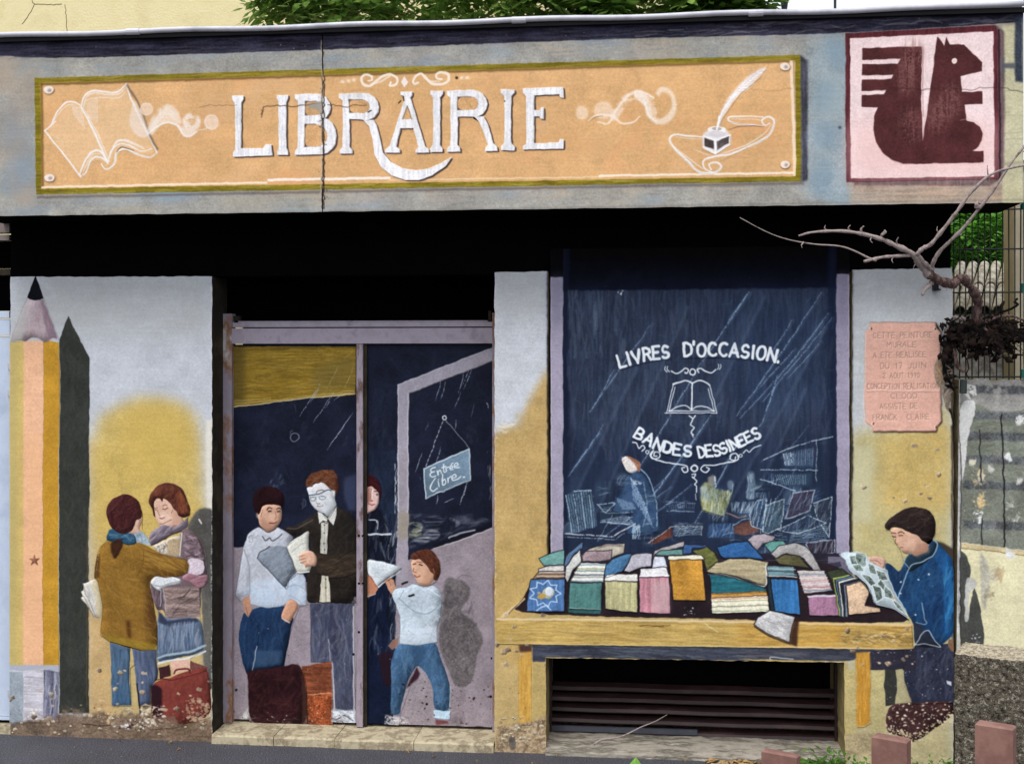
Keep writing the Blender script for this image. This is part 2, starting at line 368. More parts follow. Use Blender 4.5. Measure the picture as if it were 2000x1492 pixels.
    F.fill(A(ell(1133, 722, 55, 54)), (238, 226, 220), .7, b=2, dry=.3, br='n'); F.fill(A([(1050, 740), (1085, 800), (1125, 812), (1170, 770), (1120, 770)]), (236, 222, 214), .7, s=True, b=2)
    soft(A, [(1170, 770), (1205, 768), (1245, 755)], 3, .5); F.fill(A(ell(1250, 725, 44, 46)), (236, 214, 196), .65, b=2); soft(A, ell(1250, 725, 40, 42) + [(1290, 725)], 2.5, .6)
    for k in range(5): soft(A, [(1085, 700 + 14 * k), (1130, 690 + 13 * k), (1180, 712 + 10 * k)], 1.6, .5)
    F.cut('painted_book', A([(262, 775), (335, 670), (400, 605), (480, 615), (510, 565), (560, 535), (690, 545), (745, 495), (935, 905), (880, 935), (740, 890), (690, 905), (680, 965), (630, 1000), (595, 950), (540, 960), (480, 1052)]), 'white outline painting of an open book with curling pages', 1)
    # small ornament over the letters
    soft(B, [(325, 455), (300, 445), (275, 450), (262, 470), (275, 500), (310, 510), (350, 480), (385, 455), (430, 442), (470, 465), (465, 500), (430, 510), (432, 490)], 6.5, .9, (245, 226, 210), t=.3)
    soft(B, [(322, 455), (322, 475), (300, 480)], 5, .9, (245, 226, 210)); soft(B, [(330, 500), (385, 480), (430, 450)], 4.5, .7, (245, 226, 210))
    soft(B, [(600, 490), (575, 498), (568, 480), (590, 450), (620, 440), (650, 470), (690, 500), (745, 498), (780, 475), (775, 440), (740, 430), (710, 440), (712, 465), (740, 470)], 6.5, .9, (245, 226, 210), t=.3)
    soft(B, [(640, 450), (670, 480), (730, 485)], 4.5, .7, (245, 226, 210))
    F.fill(B([(515, 455), (538, 487), (515, 520), (494, 487)]), (238, 224, 222), .95)
    for x, y in ((150, 485), (185, 480), (218, 477), (855, 462), (890, 463)): F.fill(B(rc(x - 11, y - 8, x + 11, y + 8)), (245, 222, 200), .9, b=.7)
    F.fill(B(ell(826, 463, 9)), (70, 50, 35), .9)
    # right smoke curl
    F.fill(B(ell(1562, 670, 40, 42)), (240, 214, 190), .65, b=2.5, dry=.3); F.fill(B(ell(1692, 655, 58, 56)), (240, 214, 190), .6, b=2.5, dry=.3)
    soft(B, [(1605, 715), (1640, 690), (1690, 680), (1750, 690), (1800, 730), (1870, 725), (1910, 690)], 5.5, .75, (244, 222, 204)); soft(B, [(1608, 718), (1640, 696), (1690, 690)], 2, .6, (120, 90, 70))
    soft(B, [(1660, 725), (1720, 730), (1765, 660), (1810, 600), (1850, 560), (1920, 545), (1990, 580)], 7, .7, (244, 224, 208))
    F.fill(B([(1730, 690), (1790, 590), (1860, 545), (1940, 545), (2000, 600), (2010, 740), (1950, 640), (1880, 590), (1820, 640), (1770, 710)]), (242, 222, 206), .6, s=True, b=2, dry=.3)
    F.fill(C([(0, 500), (0, 465), (40, 470), (75, 520), (90, 590), (130, 612), (170, 590), (190, 540), (180, 490), (140, 475), (125, 495), (110, 480), (140, 448), (190, 470), (212, 530), (200, 600), (150, 640), (95, 630), (60, 590), (50, 540)]), (242, 224, 208), .7, s=True, b=1.2)
    for k in range(4): soft(C, [(0, 480 + 12 * k), (45, 500 + 10 * k), (75, 590 + 4 * k), (110, 625)], 1.8, .5)
    # quill, inkwell and scroll
    F.fill(C([(415, 665), (430, 600), (460, 530), (505, 470), (575, 400), (640, 355), (680, 345), (650, 375), (662, 380), (625, 400), (640, 402), (600, 425), (618, 428), (575, 450), (590, 458), (545, 475), (505, 520), (470, 570), (440, 620), (428, 668)]), (226, 220, 226), .9, s=False, b=.8, n=.06)
    soft(C, [(420, 660), (450, 570), (510, 490), (600, 410), (675, 352)], 2.5, .95, (252, 246, 240))
    for k in range(9): soft(C, [(520 + 14 * k, 470 - 12 * k), (545 + 14 * k, 472 - 13 * k)], 1.2, .55, (190, 150, 120), s=False)
    soft(C, [(345, 705), (270, 700), (210, 692), (180, 715), (200, 760), (270, 830), (330, 885), (400, 890), (440, 860), (420, 835), (380, 845), (390, 875)], 5.5)
    soft(C, [(190, 745), (280, 820), (350, 870)], 3, .6); soft(C, [(345, 720), (260, 712), (210, 705)], 2.5, .5)
    soft(C, [(410, 893), (360, 870), (350, 830), (400, 805), (480, 795), (580, 755), (670, 710), (710, 650), (710, 615), (680, 600), (650, 620), (665, 645), (690, 635)], 5)
    soft(C, [(370, 820), (450, 790), (560, 750), (650, 700), (700, 640)], 2.5, .7)
    soft(C, [(655, 648), (560, 640), (490, 628), (480, 605), (540, 600), (655, 602)], 4, .9); soft(C, [(500, 612), (650, 618)], 2, .6)
    soft(C, [(480, 670), (540, 650), (660, 650)], 2.2, .8, (120, 92, 70)); soft(C, [(300, 770), (380, 800)], 2, .5)
    F.fill(C([(345, 690), (370, 670), (465, 665), (492, 700), (490, 745), (413, 795), (345, 765)]), (220, 214, 214), .95, s=False, b=.6)
    F.fill(C(ell(418, 668, 48, 17)), (235, 232, 232), .95); F.fill(C(ell(418, 664, 26, 9)), (170, 158, 155), .9); F.fill(C(ell(418, 690, 44, 16)), (206, 200, 204), .9)
    F.fill(C([(357, 712), (402, 728), (402, 770), (357, 752)]), (70, 58, 56), .95, n=.25); F.fill(C([(418, 728), (480, 702), (480, 738), (418, 772)]), (92, 80, 80), .95, n=.25)
    F.line(C([(410, 715), (410, 792)]), 3.5, (236, 234, 236), .95, s=False); F.line(C([(350, 700), (410, 722), (488, 696)]), 3, (236, 234, 236), .95, s=False); F.line(C([(350, 756), (410, 790), (486, 746)]), 3, (236, 234, 236), .95, s=False)
    F.line(C([(418, 668), (430, 600)]), 3.5, (245, 240, 236), .95, s=False)
    F.cut('painted_quill', C([(412, 665), (428, 590), (460, 525), (575, 395), (640, 350), (682, 342), (640, 405), (545, 480), (445, 620), (428, 668)]), 'white painted feather quill standing in the inkwell', 2)
    F.cut('painted_inkwell', C([(345, 690), (370, 655), (465, 655), (492, 700), (490, 748), (413, 797), (343, 768)]), 'square painted inkwell with dark side panels', 3)
    F.cut('painted_scroll', C([(176, 712), (210, 688), (345, 700), (345, 765), (413, 797), (490, 750), (660, 655), (478, 628), (478, 600), (680, 596), (716, 620), (712, 655), (670, 715), (580, 760), (440, 830), (442, 865), (400, 896), (330, 890), (195, 762)]), 'white outlined paper scroll with rolled ends', 1)
    # ---- LIBRAIRIE ----
    def I(xc, t, b, st, sf): return [(xc - sf, t), (xc + sf, t), (xc + sf, t + 18), (xc + st, t + 40), (xc + st, b - 42), (xc + sf, b - 20), (xc + sf, b), (xc - sf, b), (xc - sf, b - 20), (xc - st, b - 42), (xc - st, t + 40), (xc - sf, t + 18)]
    def bow(x0, x1, y0, y1, n=9):
        r = (y1 - y0) / 2; rx = min(r * 1.05, x1 - x0)
        return [(x0, y0)] + [(x1 - rx + rx * math.sin(t), (y0 + y1) / 2 - r * math.cos(t)) for t in np.linspace(0, math.pi, n)] + [(x0, y1)]
    letters = []
    letters.append((A, [[(1375, 570), (1442, 570), (1442, 590), (1427, 610), (1425, 880), (1556, 880), (1574, 856), (1608, 858), (1612, 922), (1380, 930), (1378, 908), (1392, 886), (1390, 612), (1375, 592)]], []))
    letters.append((A, [I(1674, 566, 920, 22, 32)], []))
    letters.append((A, [[(1745, 562)] + bow(1765, 1955, 556, 722)[1:-1] + [(1905, 722)] + bow(1905, 1990, 700, 915)[1:] + [(1748, 918), (1748, 896), (1765, 880), (1765, 600), (1745, 584)]], [bow(1806, 1915, 602, 684), bow(1806, 1938, 738, 870)]))
    letters.append((B, [[(128, 558)] + bow(150, 362, 552, 718)[1:-1] + [(330, 712), (350, 745), (368, 830), (385, 905), (430, 960), (500, 998), (580, 1012), (660, 1000), (720, 975), (798, 932), (760, 985), (680, 1040), (600, 1068), (520, 1068), (440, 1040), (372, 985), (338, 920), (325, 830), (305, 750), (270, 712), (188, 706), (188, 870), (202, 888), (202, 910), (130, 912), (130, 892), (148, 872), (150, 600), (128, 582)]], [bow(188, 308, 592, 672)]))
    letters.append((B, [[(492, 546), (560, 546), (560, 566), (548, 580), (640, 868), (662, 886), (664, 904), (580, 906), (582, 888), (600, 872), (568, 760), (490, 760), (462, 872), (484, 888), (484, 905), (398, 905), (400, 888), (425, 868), (516, 588), (510, 570), (492, 566)]], [[(530, 630), (560, 705), (504, 708)]]))
    letters.append((B, [I(708, 540, 902, 20, 37)], []))
    letters.append((B, [[(770, 540)] + bow(790, 1006, 534, 700)[1:-1] + [(985, 690), (1010, 740), (1040, 850), (1062, 872), (1066, 894), (995, 896), (996, 876), (1012, 860), (985, 780), (955, 720), (930, 694), (832, 692), (830, 860), (845, 876), (846, 900), (770, 900), (772, 880), (790, 862), (790, 584), (770, 566)]], [bow(832, 955, 576, 652)]))
    letters.append((B, [I(1126, 532, 892, 19, 39)], []))
    letters.append((B, [[(1213, 526), (1452, 518), (1454, 582), (1436, 578), (1428, 560), (1280, 566), (1280, 655), (1310, 655), (1322, 638), (1336, 640), (1338, 706), (1320, 704), (1310, 690), (1280, 690), (1280, 850), (1424, 846), (1434, 824), (1456, 826), (1457, 882), (1216, 888), (1216, 868), (1236, 852), (1234, 575), (1213, 550)]], []))
    for z, outs, holes in letters:
        for o in outs: F.fill(z([(x + 5, y + 8) for x, y in o]), (180, 128, 84), .6, b=3)
    for z, outs, holes in letters:
        for o in outs:
            for k in (11, 8, 4): F.fill(z([(x + k, y + k * .7) for x, y in o]), (84, 66, 60), .95, rnd=False)
        for hsub in holes: F.fill(z([(x, y) for x, y in hsub]), (216, 164, 108), 1, n=.08)
    for z, outs, holes in letters:
        sm = holes
        for o in outs:
            P = F.T(z(o)); M, x0, y0 = F.mask(P)
            for hs in holes:
                m2, a0, b0 = F.mask(F.T(z(hs)))
                M[b0 - y0:b0 - y0 + m2.shape[0], a0 - x0:a0 - x0 + m2.shape[1]] *= 1 - m2
            F.comp(M, x0, y0, (226, 224, 228), 1, n=.07, br='v')
            F.line(z(o + o[:1]), 1.3, (250, 246, 244), .6, s=False)
            for hs in holes: F.line(z([(hs[0]), (hs[-1])]), 2, (120, 98, 84), .8, s=False); F.line(z([hs[0], hs[1]]), 2, (120, 98, 84), .7, s=False)
            if not holes: F.dabs(z(o), [(206, 210, 222), (240, 236, 236), (196, 198, 210)], 60, 16, 2, 85, .3, .4, seed=8)
        F.cut('painted_letter', z(outs[0]), None, 2)
    for q in ([(508, 575), (512, 600)], [(480, 612), (492, 600)], [(1108, 600), (1110, 602)], [(300, 665), (318, 655)]): F.line(B(q), 2.5, (50, 36, 30), .9, s=False)
    # ---- squirrel panel ----
    F.fill([(1653, 70), (1945, 50), (1962, 62), (1961, 345), (1935, 364), (1668, 362)], (92, 70, 76), .8, b=1.5, n=.25, br='v')
    F.fill([(1651, 66), (1944, 50), (1948, 60), (1950, 350), (1653, 356)], (100, 44, 52), n=.14, br='v')
    F.fill([(1660, 76), (1940, 62), (1942, 345), (1662, 349)], (232, 205, 205), n=.05)
    F.fill([(1662, 240), (1942, 240), (1942, 345), (1662, 349)], (232, 186, 182), .7, b=28)
    F.line([(1951, 60), (1953, 350)], 4, (60, 34, 44), .9, s=False); F.line([(1957, 66), (1958, 345)], 3, (120, 92, 100), .8, s=False)
    dk = (90, 46, 48)
    sq = [(1168, 250), (1474, 240), (1474, 560), (1478, 600), (1480, 728), (1508, 560), (1552, 190), (1575, 215), (1590, 238), (1600, 190), (1618, 230), (1690, 232), (1782, 322), (1782, 368), (1672, 392), (1682, 475), (1786, 472), (1786, 536), (1694, 538), (1704, 622), (1740, 630), (1772, 655), (1785, 690), (1780, 725), (1762, 755), (1735, 778), (1789, 778), (1789, 836), (1380, 845), (1320, 825), (1270, 785), (1238, 730), (1225, 665), (1232, 600), (1250, 552), (1168, 552), (1168, 492), (1282, 486), (1294, 466), (1168, 470), (1168, 412), (1318, 408), (1330, 386), (1168, 390), (1168, 332), (1352, 330), (1368, 304), (1168, 310)]
    F.fill(C(sq), dk, 1, n=.12, rnd=False)
    F.line(C([(1480, 240), (1484, 600)]), 1.6, (150, 100, 104), .6, s=False)
    for k, (cx, cy) in enumerate(((1400, 400), (1420, 650), (1620, 520), (1560, 600), (1430, 290))):
        F.fill(C(ell(cx, cy, 55, 90)), (150, 104, 98), .35, b=9, dry=.6, br='g'); F.fill(C(ell(cx, cy, 60, 100)), (140, 92, 90), .4, b=10, dry=.5, br='v'); F.specks(C(ell(cx, cy, 50, 80)), [(176, 136, 126), (150, 104, 100)], 26, .5, 1.8, .6, seed=k + 1)
    F.clip(None)
    F.fill(C(ell(1642, 315, 15, 14)), (240, 214, 206)); F.fill(C(ell(1642, 315, 7)), (220, 180, 176), .6)
    F.line(C([(1672, 622), (1720, 615), (1765, 640), (1790, 690), (1770, 750), (1735, 776)]), 1.3, (210, 170, 165), .6)
    F.cut('painted_squirrel_emblem', C(sq), 'dark maroon geometric squirrel emblem with a fringed tail', 2)
    F.cut('painted_emblem_panel', [(1651, 66), (1944, 50), (1948, 60), (1950, 350), (1653, 356)], 'pink square panel with maroon border around the squirrel', 1)
    F.cut('painted_sign_board', [(68, 153), (1563, 108), (1564, 354), (71, 380)], 'long orange sign board with olive border lettered LIBRAIRIE', 0)
    # iron bracket painted at the far right
    F.fill([(1983, 34), (2000, 30), (2000, 162), (1983, 160)], (58, 66, 84), .95, b=.8, n=.2); F.fill(rc(1956, 112, 1962, 150), (96, 96, 100), .9, b=.8)
    F.fill(rc(1958, 124, 1984, 134), (88, 92, 102), .9, b=.8); F.line([(1962, 320), (1998, 318)], 6, (150, 140, 118), .6, b=2)
    # cracks
    def crack(p, w=1.4, c=(84, 60, 44), a=.8, sd=1):
        rg = np.random.RandomState(sd); P = F.T(p); Q = [P[0]]
        for i in range(len(P) - 1):
            n = max(2, int(np.linalg.norm(P[i + 1] - P[i]) / 6))
            for k in range(1, n + 1): Q.append(P[i] + (P[i + 1] - P[i]) * k / n + rg.randn(2) * [1.0, 1.3])
        F.stroke(np.array(Q), w, c, a)
    crack(A([(1180, 635), (1240, 630), (1330, 628), (1400, 622)]), 1.1, a=.5)
    crack(A([(1548, 680), (1560, 640), (1620, 632), (1700, 632), (1790, 628), (1905, 610)]), 2.0); crack(A([(1550, 650), (1552, 700)]), 1.5)
    F.fill(A([(1810, 625), (1905, 600), (1910, 690), (1880, 655), (1830, 640)]), (150, 152, 150), .8, b=1)
    crack(B([(60, 622), (160, 632), (290, 625)]), 1.6, sd=3)
    crack(C([(1330, 452), (1480, 462), (1600, 455), (1720, 462), (1840, 450), (1930, 460), (1990, 478)]), 1.2, (70, 40, 40), .7, sd=4)
    crack(C([(560, 460), (700, 470), (800, 455)]), .9, a=.3, sd=6)
    # expansion joint: dark worn streak beside the real groove
    crack([(630, 78), (629, 200), (631, 300), (630, 408)], 3.2, (56, 46, 42), .75, sd=8); crack([(628, 80), (627, 408)], 2, (190, 176, 160), .7, sd=9)
    crack([(633, 150), (632, 330), (634, 410)], 2.2, (30, 26, 26), .8, sd=10)
    F.specks([(622, 150), (640, 150), (640, 400), (622, 400)], [(40, 34, 34), (200, 190, 180), (90, 60, 40)], 50, .8, 2.6, .8)
    F.fill(C(ell(1053, 657, 8, 10)), (60, 66, 76), .9, b=.6)
    F.specks(full, [(110, 90, 70), (235, 220, 200), (70, 60, 60)], 260, .3, 1.3, .6, seed=7)
    F.line([(-20, 424), (1000, 408), (2000, 390)], 2, (90, 84, 78), .5, s=False, b=1)
    F.finish(.45, .8)
# ---------- painting on the main wall (piers, shop window, book tray) ----------
WX0, WX1 = float(unproj(17, 900, 0)[0]), float(unproj(1863, 900, 0)[0])
WZ1 = float(unproj(1640, 470, 0)[1])
W = Canvas(0.0, WX0, WX1, -0.02, WZ1, (170, 165, 150), 'wall_paint')
BLK = (24, 22, 28)
def paint_wall(W):
    D = Zm(0, 420, .3619); E = Zm(0, 920, .3833); N = Zm(150, 920, .1876); H = Zm(960, 500, .3753)
    I = Zm(960, 1000, .3297); L = Zm(960, 820, .37); J = Zm(1440, 950, .3632); Q = Zm(1600, 960, .2144)
    Tz = Zm(0, 1240, .25); U = Zm(960, 1260, .27); V = Zm(1400, 1240, .3); M1 = Zm(1670, 610, .1675)
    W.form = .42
    # ===== left pier =====
    W.fill(rc(0, 520, 416, 1460), (186, 190, 200), n=.035)
    W.fill(rc(0, 520, 416, 660), (172, 174, 172), .6, b=40)  # greyer pier top: shade of the overhang painted in, fading downwards
    W.dabs(rc(0, 520, 416, 900), [(200, 205, 216), (170, 176, 184), (176, 170, 178), (190, 196, 196)], 380, 60, 8, 80, 1.2, .13, b=1, seed=1)
    W.fill([(172, 850), (174, 1460), (414, 1460), (412, 1000)], (194, 168, 108), .95, b=20, n=.05)
    W.fill(D([(505, 1110), (600, 1050), (680, 1010), (760, 985), (860, 985), (950, 1005), (1030, 1050), (1075, 1130), (1095, 1300), (1100, 1492), (1100, 1900), (505, 1900)]), (202, 172, 90), .9, b=20, n=.05)
    W.fill(D([(640, 1080), (760, 1020), (920, 1030), (1010, 1100), (1040, 1250), (1000, 1400), (820, 1440), (640, 1300)]), (208, 172, 78), .5, b=26)
    W.fill([(402, 820), (404, 1000), (410, 1180), (414, 1180), (414, 820)], (222, 214, 196), .8, b=4)
    W.fill([(174, 1180), (222, 1180), (222, 1440), (174, 1440)], (198, 164, 112), .9, b=10, n=.05)
    W.dabs([(176, 860), (400, 800), (410, 1300), (176, 1400)], [(214, 184, 100), (186, 150, 70), (222, 196, 120), (200, 162, 84)], 520, 22, 4, 10, .9, .16, seed=2)
    # pencil
    W.fill([(19, 666), (48, 664), (48, 1298), (19, 1298)], (202, 176, 100), n=.04); W.fill([(46, 666), (85, 666), (85, 1298), (46, 1298)], (230, 176, 138), n=.04, b=1)
    W.fill([(46, 850), (85, 850), (85, 1298), (46, 1298)], (236, 178, 126), .5, b=20)
    W.fill([(85, 664), (116, 670), (115, 1298), (84, 1298)], (198, 146, 44), n=.06)
    W.fill([(19, 666), (34, 666), (32, 1298), (19, 1298)], (184, 166, 108), .6, b=5)
    W.fill(D([(148, 448), (190, 460), (232, 452), (318, 672), (290, 662), (262, 682), (240, 690), (210, 664), (170, 662), (140, 684), (110, 672), (62, 690), (58, 672)]), (178, 160, 166), n=.05)
    W.fill(D([(148, 448), (150, 560), (120, 672), (58, 690), (58, 672)]), (170, 170, 168), .8, b=5)
    W.fill(D([(215, 456), (232, 452), (318, 672), (290, 662), (262, 684)]), (138, 114, 130), .8, b=3)
    W.dabs(D([(150, 470), (225, 460), (310, 665), (150, 660)]), [(190, 150, 160), (160, 140, 150), (196, 184, 180), (146, 120, 134)], 70, 22, 3, 100, .2, .3)
    W.line(D([(62, 672), (146, 448)]), 1.2, (140, 140, 138), .7, s=False)
    W.fill(D([(192, 328), (147, 445), (165, 456), (190, 461), (213, 458), (233, 450)]), (20, 22, 30), n=.2)
    W.line([(85, 668), (85, 1298)], 1, (150, 110, 60), .6, s=False)
    W.fill([(19, 1298), (116, 1298), (116, 1316), (85, 1304), (46, 1310), (19, 1306)], (168, 170, 184)); W.fill([(19, 1310), (46, 1312), (46, 1420), (19, 1420)], (150, 160, 172), n=.08)
    W.fill([(46, 1312), (85, 1306), (85, 1420), (46, 1420)], (190, 186, 196), n=.1, br='h'); W.fill([(85, 1306), (115, 1312), (113, 1420), (85, 1420)], (112, 112, 134), n=.16, br='v')
    W.dabs([(85, 1310), (114, 1314), (112, 1410), (86, 1410)], [(60, 62, 80), (150, 154, 176), (196, 198, 210)], 40, 40, 3, 90, .08, .5)
    W.dabs([(47, 1312), (84, 1308), (84, 1400), (47, 1400)], [(160, 158, 176), (212, 208, 216), (140, 140, 158)], 40, 20, 3, 5, .2, .35)
    star = [(68 + (12 if k % 2 == 0 else 4.8) * math.sin(k * math.pi / 5), 1094 - (12 if k % 2 == 0 else 4.8) * math.cos(k * math.pi / 5)) for k in range(10)]
    W.fill(star, (150, 96, 74), .92, rnd=False)
    W.fill([(134, 617), (174, 700), (174, 1392), (116, 1392), (117, 664)], (60, 63, 58), n=.09, br='n')
    W.dabs([(134, 620), (172, 700), (172, 1392), (118, 1392), (118, 668)], [(78, 80, 78), (48, 50, 46), (74, 70, 78), (84, 84, 70)], 260, 40, 5, 88, .4, .22)
    W.line([(174, 1010), (172, 1045), (170, 1380)], 2, (120, 88, 58), .6)
    W.cut('painted_pencil', [(68.8, 540.5), (116, 668), (115, 1410), (19, 1410), (19, 668)], 'giant yellow pencil painted point upwards with grey ferrule', 2)
    W.cut('painted_pencil_shadow', [(134, 617), (174, 700), (174, 1392), (116, 1392), (117, 664)], 'dark grey shadow of the pencil painted beside it', 1)
    # the two readers' shadow
    W.fill(N([(1130, 600), (1180, 510), (1225, 430), (1270, 395), (1330, 378), (1390, 388), (1420, 410)]) + E([(1100, 240), (1100, 1120), (1040, 1100), (1020, 500)]), (86, 84, 82), .97, s=False, b=1.3, n=.1)
    W.fill(E([(1040, 640), (1090, 640), (1090, 1100), (1030, 1000)]), (120, 116, 108), .45, b=8, n=.1)
    W.line(N([(1268, 500), (1292, 540)]), 3.5, (210, 205, 200), .9, s=False)
    # ===== woman on the right (brown bob) =====
    W.fill(N([(800, 240), (1010, 300), (1100, 480), (1130, 590), (1020, 650), (900, 600), (840, 520), (810, 470), (795, 380)]), (212, 170, 148), s=True, n=.05)
    W.fill(N([(1000, 400), (1080, 440), (1090, 580), (1000, 590)]), (196, 150, 126), .8, b=3)
    W.fill(N([(820, 430), (960, 440), (1000, 500), (940, 560), (870, 530)]), (226, 192, 172), .6, b=4)
    W.fill(N([(745, 320), (770, 230), (850, 140), (960, 112), (1070, 150), (1135, 230), (1165, 340), (1187, 430), (1170, 465), (1110, 480), (1060, 470), (1045, 420), (1010, 400), (990, 350), (940, 300), (900, 280), (893, 325), (868, 285), (830, 285), (803, 320), (808, 380), (825, 490), (800, 460), (790, 390)]), (94, 52, 42), n=.14, s=False)
    W.dabs(N([(770, 260), (860, 150), (1060, 160), (1150, 300), (1175, 440), (1060, 460), (960, 290), (860, 260)]), [(130, 72, 52), (70, 34, 30), (118, 62, 46), (150, 92, 66)], 120, 26, 3, 70, .5, .4, seed=3, bend=.25)
    W.dabs(N([(1020, 200), (1100, 220), (1160, 420), (1080, 450)]), [(146, 82, 54), (128, 66, 44)], 40, 26, 3, 100, .15, .4)
    for p, w in (([(808, 375), (822, 385), (845, 378)], 1.7), ([(893, 362), (915, 348), (940, 356)], 1.6), ([(895, 388), (918, 395), (945, 380)], 2.4), ([(812, 398), (835, 402)], 1.8), ([(862, 458), (880, 468)], 1.5), ([(868, 482), (890, 494), (920, 478)], 2.2), ([(840, 400), (858, 450), (868, 462)], 1.0), ([(868, 540), (900, 545), (990, 500)], 1.4), ([(1000, 400), (990, 440)], 1.2)):
        W.line(N(p), w * 1.05, (104, 62, 52), .7)
    W.line(N([(872, 470), (900, 466), (915, 474)]), 2.4, (236, 208, 196), .9)
    W.fill(N([(755, 690), (790, 630), (870, 570), (930, 560), (1000, 590), (1110, 520), (1155, 480), (1150, 570), (1110, 610), (1000, 660), (880, 720), (785, 768)]), (134, 122, 136), s=True, n=.1)
    W.dabs(N([(760, 690), (880, 580), (1130, 540), (1100, 600), (900, 710), (790, 760)]), [(100, 88, 104), (168, 156, 166), (84, 72, 88)], 46, 26, 3.2, 40, .2, .5)
    W.line(N([(780, 768), (880, 722), (1000, 660), (1090, 625)]), 2.6, (46, 38, 44), .8)
    W.fill(E([(925, 300), (960, 290), (1010, 330), (1035, 390), (1050, 450), (1060, 540), (1055, 575), (1020, 590), (1020, 745), (845, 755), (835, 700), (800, 710), (770, 640), (765, 560), (830, 540)]), (112, 94, 100), s=False, n=.1)
    W.fill(E([(830, 590), (1015, 585), (1018, 740), (845, 753)]), (136, 116, 112), n=.16, br='h')
    W.dabs(E([(840, 600), (1015, 590), (1015, 735), (848, 745)]), [(96, 80, 78), (160, 136, 132), (70, 56, 58), (174, 150, 140)], 60, 30, 3, 15, .35, .5, seed=6)
    W.line(E([(835, 596), (847, 753), (1018, 741)]), 1.6, (170, 156, 156), .7, s=False)
    W.line(N([(1180, 1230), (1130, 1290), (1100, 1310), (1050, 1320)]), 2.2, (60, 46, 48), .7)
    W.dabs(E([(930, 310), (1000, 330), (1045, 450), (940, 440)]), [(150, 128, 138), (84, 66, 74), (172, 150, 158), (120, 98, 108)], 90, 18, 3.5, -20, .7, .5, seed=7)
    W.dabs(E([(770, 570), (835, 570), (840, 700), (805, 705)]), [(80, 64, 72), (60, 46, 56), (130, 116, 130)], 24, 34, 3.5, 88, .15, .5, seed=7)
    W.fill(N([(785, 775), (860, 740), (1095, 645), (1085, 760), (1075, 880), (1120, 905), (900, 870), (820, 810)]), (196, 184, 166), s=False, n=.08)
    W.fill(N([(950, 735), (1050, 700), (1080, 740), (1060, 870), (960, 860)]), (172, 148, 116), .9, s=True, n=.1); W.line(N([(1095, 645), (1085, 760), (1076, 880)]), 2.2, (226, 222, 214), .9, s=False)
    W.dabs(N([(800, 790), (950, 730), (940, 860), (860, 840)]), [(110, 104, 104), (220, 216, 210), (80, 76, 80)], 30, 9, 1.6, 20, 1, .7, seed=9)
    W.fill(N([(1170, 915), (1300, 920), (1335, 980), (1310, 1065), (1200, 1080), (1165, 1040)]), (202, 186, 198), s=True, n=.08)
    W.dabs(N([(1180, 930), (1290, 930), (1310, 1040), (1200, 1060)]), [(222, 208, 218), (176, 158, 172)], 20, 18, 3, 40, .6, .5)
    W.line(N([(1140, 890), (1200, 880), (1262, 888)]), 2.6, (70, 52, 58), .8)
    W.fill(N([(1110, 1090), (1180, 1060), (1280, 1085), (1362, 1080), (1372, 1130), (1330, 1195), (1270, 1210), (1190, 1160), (1120, 1130)]), (152, 108, 120), s=True, n=.12)
    W.dabs(N([(1130, 1090), (1350, 1090), (1340, 1180), (1200, 1150)]), [(120, 82, 94), (178, 134, 142)], 20, 24, 3, 10, .4, .5)
    W.fill(N([(765, 1165), (800, 1110), (860, 1085), (1085, 1105), (1090, 1165), (960, 1190), (880, 1215), (862, 1250)]), (206, 208, 212), n=.07); W.line(N([(900, 1215), (920, 1300), (930, 1460)]), 2, (170, 160, 162), .7)
    W.line(N([(765, 1165), (860, 1195), (960, 1168), (1088, 1140)]), 1.8, (120, 130, 140), .8); W.line(N([(862, 1215), (880, 1260), (870, 1400)]), 2, (190, 190, 196), .8)
    # skirt, legs, case
    W.fill(E([(805, 705), (850, 755), (1000, 742), (1025, 770), (1050, 905), (1000, 930), (900, 950), (806, 985), (800, 860)]), (98, 116, 142), n=.1, br='v')
    W.fill(E([(805, 705), (850, 760), (1000, 745), (1010, 765), (860, 790), (810, 770)]), (50, 56, 78), .85, b=2)
    W.dabs(E([(810, 780), (1000, 760), (1040, 890), (810, 950)]), [(136, 152, 176), (64, 78, 104), (120, 140, 168), (150, 150, 160)], 90, 36, 3, 88, .12, .5, seed=5)
    W.line(E([(800, 955), (860, 935), (960, 920), (1048, 885)]), 5, (166, 190, 206), .8); W.line(E([(806, 980), (870, 962), (960, 950), (1050, 915)]), 4.2, (214, 224, 232), .85)
    W.fill(E([(870, 965), (970, 955), (972, 1012), (920, 1020), (888, 1045), (878, 1010)]), (216, 172, 150), n=.06)
    W.fill(E([(808, 1000), (868, 985), (872, 1040), (820, 1060)]), (66, 34, 42), .95, n=.15); W.fill(E([(972, 965), (1060, 1000), (1055, 1030), (972, 1010)]), (110, 62, 62), .9, n=.15)
    W.fill(E([(775, 1080), (830, 1060), (880, 1048), (930, 1025), (1030, 1000), (1062, 1010), (1072, 1110), (1078, 1250), (905, 1302), (790, 1315), (770, 1300)]), (126, 58, 50), n=.1)
    W.fill(E([(775, 1075), (828, 1105), (832, 1310), (770, 1310)]), (56, 28, 34), .95, n=.1, b=1); W.line(E([(890, 1030), (905, 1010), (960, 1005), (972, 1025)]), 4, (110, 48, 48), .95)
    W.dabs(E([(840, 1070), (1060, 1020), (1070, 1230), (840, 1290)]), [(150, 74, 60), (104, 44, 42), (136, 64, 66)], 120, 36, 5, 60, .8, .25)
    W.line(E([(780, 1065), (830, 1058), (900, 1060), (1055, 1015)]), 2, (84, 34, 38), .8)
